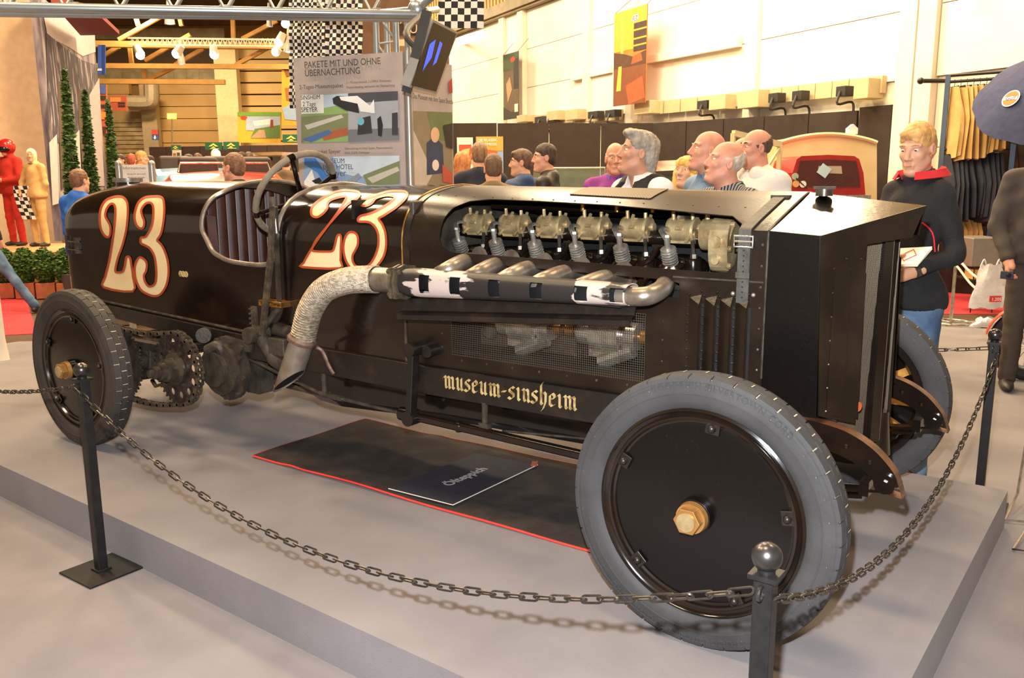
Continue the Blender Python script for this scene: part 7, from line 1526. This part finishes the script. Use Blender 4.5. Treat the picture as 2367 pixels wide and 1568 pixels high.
# umbrella with round badge
um_ = thing('umbrella', PD(2350, 300, 10.0), 'open navy umbrella with round orange and white badge', 'umbrella'); uc = PD(2432, 165, 10.0); axu = nrm(-RH*.45+V((0, 0, .72))-DH*.5); e1, e2, _ = frame(axu); navy2 = cloth('navy_umbrella', '#2b3050', '#343a5c')
G = [[uc-axu*(.36*(r/.88)**2)+(e1*cos(t)+e2*sin(t))*r*(1-.04*(1-abs(cos(4*t)))) for t in np.linspace(0, 2*pi, 33)] for r in (.001, .22, .44, .66, .88)]
b = MB(); b.grid(G); b.out('canopy', navy2, um_, solid=.004); b = MB(); b.cyl(uc+axu*.05, uc-axu*.85, .008, n=8); b.cyl(uc-axu*.85, uc-axu*.95, .015, n=8); b.out('shaft', rail_, um_)
for k in range(8): b = MB(); t = 2*pi*k/8; b.tube([uc-axu*.02, uc-axu*.37+(e1*cos(t)+e2*sin(t))*.87], .004, 5); b.out('rib', rail_, um_)
q = PD(2338, 229, 7.2); nq = None
bvu = BVHTree.FromPolygons([Vector(p) for row in G for p in row], [(i*33+j, i*33+j+1, (i+1)*33+j+1, (i+1)*33+j) for i in range(4) for j in range(32)]); hp, hn, _, _ = bvu.ray_cast(Vector(CAM), Vector(ray(2338, 229)).normalized())
if hp is not None:
    hn = V(hn); hn = hn if hn@(CAM-V(hp)) > 0 else -hn; hp = V(hp)+hn*.012; b = MB(); b.cyl(hp, hp+hn*.003, .11, n=24); b.out('badge_ring', flat('#e8e0d8'), um_); b = MB(); b.cyl(hp+hn*.003, hp+hn*.005, .095, n=24); b.out('badge', flat('#d96a2a'), um_)
    ey = nrm(V((0, 0, 1))-hn*hn[2]); ex = np.cross(ey, hn); b = MB(); b.box(hp+hn*.006, (.17, .045, .004), np.array([ex, ey, hn]).T); b.out('badge_band', flat('#e8e0d8'), um_); b = MB(); b.text('Gulf', .075, hp+hn*.009, ex, ey, .001); b.out('badge_lettering', flat('#2b3a6a'), um_)
# ---- rope stanchion, rope, plastic bags
st = PZ(2197, 749, FLOOR); so = thing('rope_stanchion', st, 'slim silver stanchion with ring base beside the red carpet', 'stanchion'); b = MB(); b.cyl(st, st+V((0, 0, .78)), .018, n=10); b.sph(st+V((0, 0, .79)), .024, 10, 7); b.out('pole', steel, so); b = MB(); b.torus(st+V((0, 0, .02)), (0, 0, 1), .20, .012, 32, 8); b.out('ring_base', steel, so)
for k in range(3): b = MB(); a = k*2*pi/3+.4; b.cyl(st+V((0, 0, .02)), st+V((.2*cos(a), .2*sin(a), .02)), .009, n=6); b.out('base_spoke', steel, so)
for i, (e0, e1_, lab) in enumerate([(.74, 620, 'upper white rope from the stanchion to the right'), (.66, 640, 'lower white rope from the stanchion to the right')]):
    q = PD(2400, 680 if i == 0 else 700, 8.3); b = MB(); b.tube(bez([st+V((0, 0, e0)), PD(2270, 648+i*28, 9.0), q], 10), .013, 8); b.out('barrier_rope', flat('#e6d6c4', .7), None, lab, 'rope')
bagm = M('white_plastic_bag', '#ece6e2', .35, 0, '#d9d0cb', 8, .4, .6, bump=.6, bscale=25)
def bag(px0, py0, px1, py1, dep, label, flatb=False):
    c = PD((px0+px1)/2, (py0+py1)/2, dep); w = abs(px1-px0)*dep/FPX; h = abs(py1-py0)*dep/FPX; o = thing('plastic_bag', c-V((0, 0, h/2)), label, 'bag'); b = MB(); G = []; n = 22
    for i in range(12):
        t = i/11; row = []
        for j in range(n):
            a = 2*pi*j/n; f = 1+.16*sin(3*a+t*5)+.10*sin(7*a+2+t*3); ww = w/2*(.55+.45*sin(min(1, t*1.6)*pi/2))
            row.append(c+V((0, 0, h/2-h*t+.012*sin(5*a)))+RH*cos(a)*ww*f+DH*sin(a)*ww*.35*f)
        G.append(row)
    b.grid(G, 0, True, True); b.add(G[-1], [tuple(range(n))]); b.out('film', bagm, o)
    if not flatb:
        TL, TR, BL = c-RH*w*.12+V((0, 0, -h*.12))-DH*w*.27, c+RH*w*.28+V((0, 0, -h*.12))-DH*w*.27, c-RH*w*.12+V((0, 0, -h*.34))-DH*w*.27; board(o, TL, TR, BL, [('#cf3a34', rect(0, .35, 1, 1)), ('#d9d4d0', rect(0, .05, 1, .28))], 'printed_block'); ptext(o, TL, TR, BL, '1.205', .1, .7, .045, '#f2ece6')
        for sd in (-.25, .25): b = MB(); b.tube(bez([c+V((0, 0, h*.45))+RH*w*(sd-.1), c+V((0, 0, h*.62))+RH*w*sd, c+V((0, 0, h*.45))+RH*w*(sd+.1)], 4), .008, 5); b.out('handle', bagm, o)
    return o
bag(2252, 612, 2322, 712, 8.7, 'white plastic carrier bag with red print hanging by the rope'); bag(2250, 734, 2330, 757, 9.3, 'crumpled white plastic bag lying on the floor', True)
# ---- motorcycle front at the right edge
mo = thing('motorcycle', PZ(2400, 885, FLOOR), 'motorcycle with orange indicator cut by the right edge of the picture', 'motorcycle'); wc = PZ(2372, 880, FLOOR)+V((0, 0, .30)); axm = nrm(RH*.45+DH*.9); e1, e2, _ = frame(axm)
b = MB(); b.torus(wc, axm, .255, .045, 36, 10); b.out('tyre', flat('#231f1e', .8), mo); b = MB(); b.torus(wc, axm, .20, .016, 32, 8); b.cyl(wc-axm*.06, wc+axm*.06, .04, n=12); b.out('rim', steel, mo)
for k in range(18): b = MB(); t = 2*pi*k/18; b.cyl(wc+axm*.02*(-1)**k, wc+(e1*cos(t)+e2*sin(t))*.2, .003, n=5); b.out('spoke', steel, mo)
fwm = nrm(np.cross(axm, (0, 0, 1))); 
for sd in (-1, 1): b = MB(); b.cyl(wc+axm*.09*sd, wc+axm*.09*sd+V((0, 0, .72))+fwm*.2, .024, n=10); b.out('fork_leg', steel, mo)
b = MB(); b.grid([[wc+(e1*cos(t)+e2*sin(t))*.32+axm*w for w in (-.06, 0, .06)] for t in np.linspace(.2, 2.7, 14)]); b.out('mudguard', M('orange_red_paint', '#c8431f', .25, coat=.5), mo, solid=.006)
b = MB(); q = PD(2352, 730, 6.7); b.prism([q+RH*x+V((0, 0, z)) for x, z in ((-.09, -.07), (.09, -.06), (.10, .07), (-.06, .06))], DH*.006); b.out('number_plate', flat('#f1eeee', .4), mo)
b = MB(); q = PD(2352, 676, 6.6); b.sph(q, .05, 14, 9, (1.2, .8, .6)); b.cyl(q, q+RH*.15+DH*.1, .012, n=8); b.out('indicator', M('amber_lens', '#d9701a', .15, coat=.6), mo); b = MB(); q = PD(2358, 702, 6.6); b.sph(q, .045, 12, 8); b.out('lamp_housing', darksteel, mo)
b = MB(); c = wc+V((0, 0, .55))+fwm*.55; b.sph(c, .3, 16, 10, (.9, .45, .55)); b.out('fuel_tank', MATS['orange_red_paint'], mo)
b = MB(); c2 = wc+fwm*1.25; b.torus(c2, axm, .255, .05, 30, 10); b.cyl(c2-axm*.05, c2+axm*.05, .05, n=12); b.bar(wc+fwm*.3+V((0, 0, .1)), c2, .06, .08); b.bar(wc+fwm*.35+V((0, 0, .2)), wc+fwm*.6+V((0, 0, .55)), .1, .2); b.out('frame', darksteel, mo)
# ---- bent wire sign holder at the right edge
b = MB(); b.tube([PD(2372, 1020, 4.0), PZ(2352, 1140, FLOOR+.05), PZ(2323, 1203, FLOOR+.012), PZ(2420, 1210, FLOOR+.012)], .006, 6); b.tube([PZ(2400, 1180, FLOOR+.08), PZ(2342, 1270, FLOOR+.012), PZ(2420, 1280, FLOOR+.012)], .006, 6); b.tube([PZ(2420, 1210, FLOOR+.012), PZ(2440, 1240, FLOOR+.012), PZ(2420, 1280, FLOOR+.012)], .006, 6); b.tube([PD(2372, 1020, 4.0), PD(2400, 900, 4.0)], .006, 6); b.tube([PZ(2400, 1180, FLOOR+.08), PD(2400, 900, 4.0)], .006, 6); b.out('wire_sign_holder', steel, None, 'thin bent wire sign holder at the right edge beside the dais', 'sign holder')
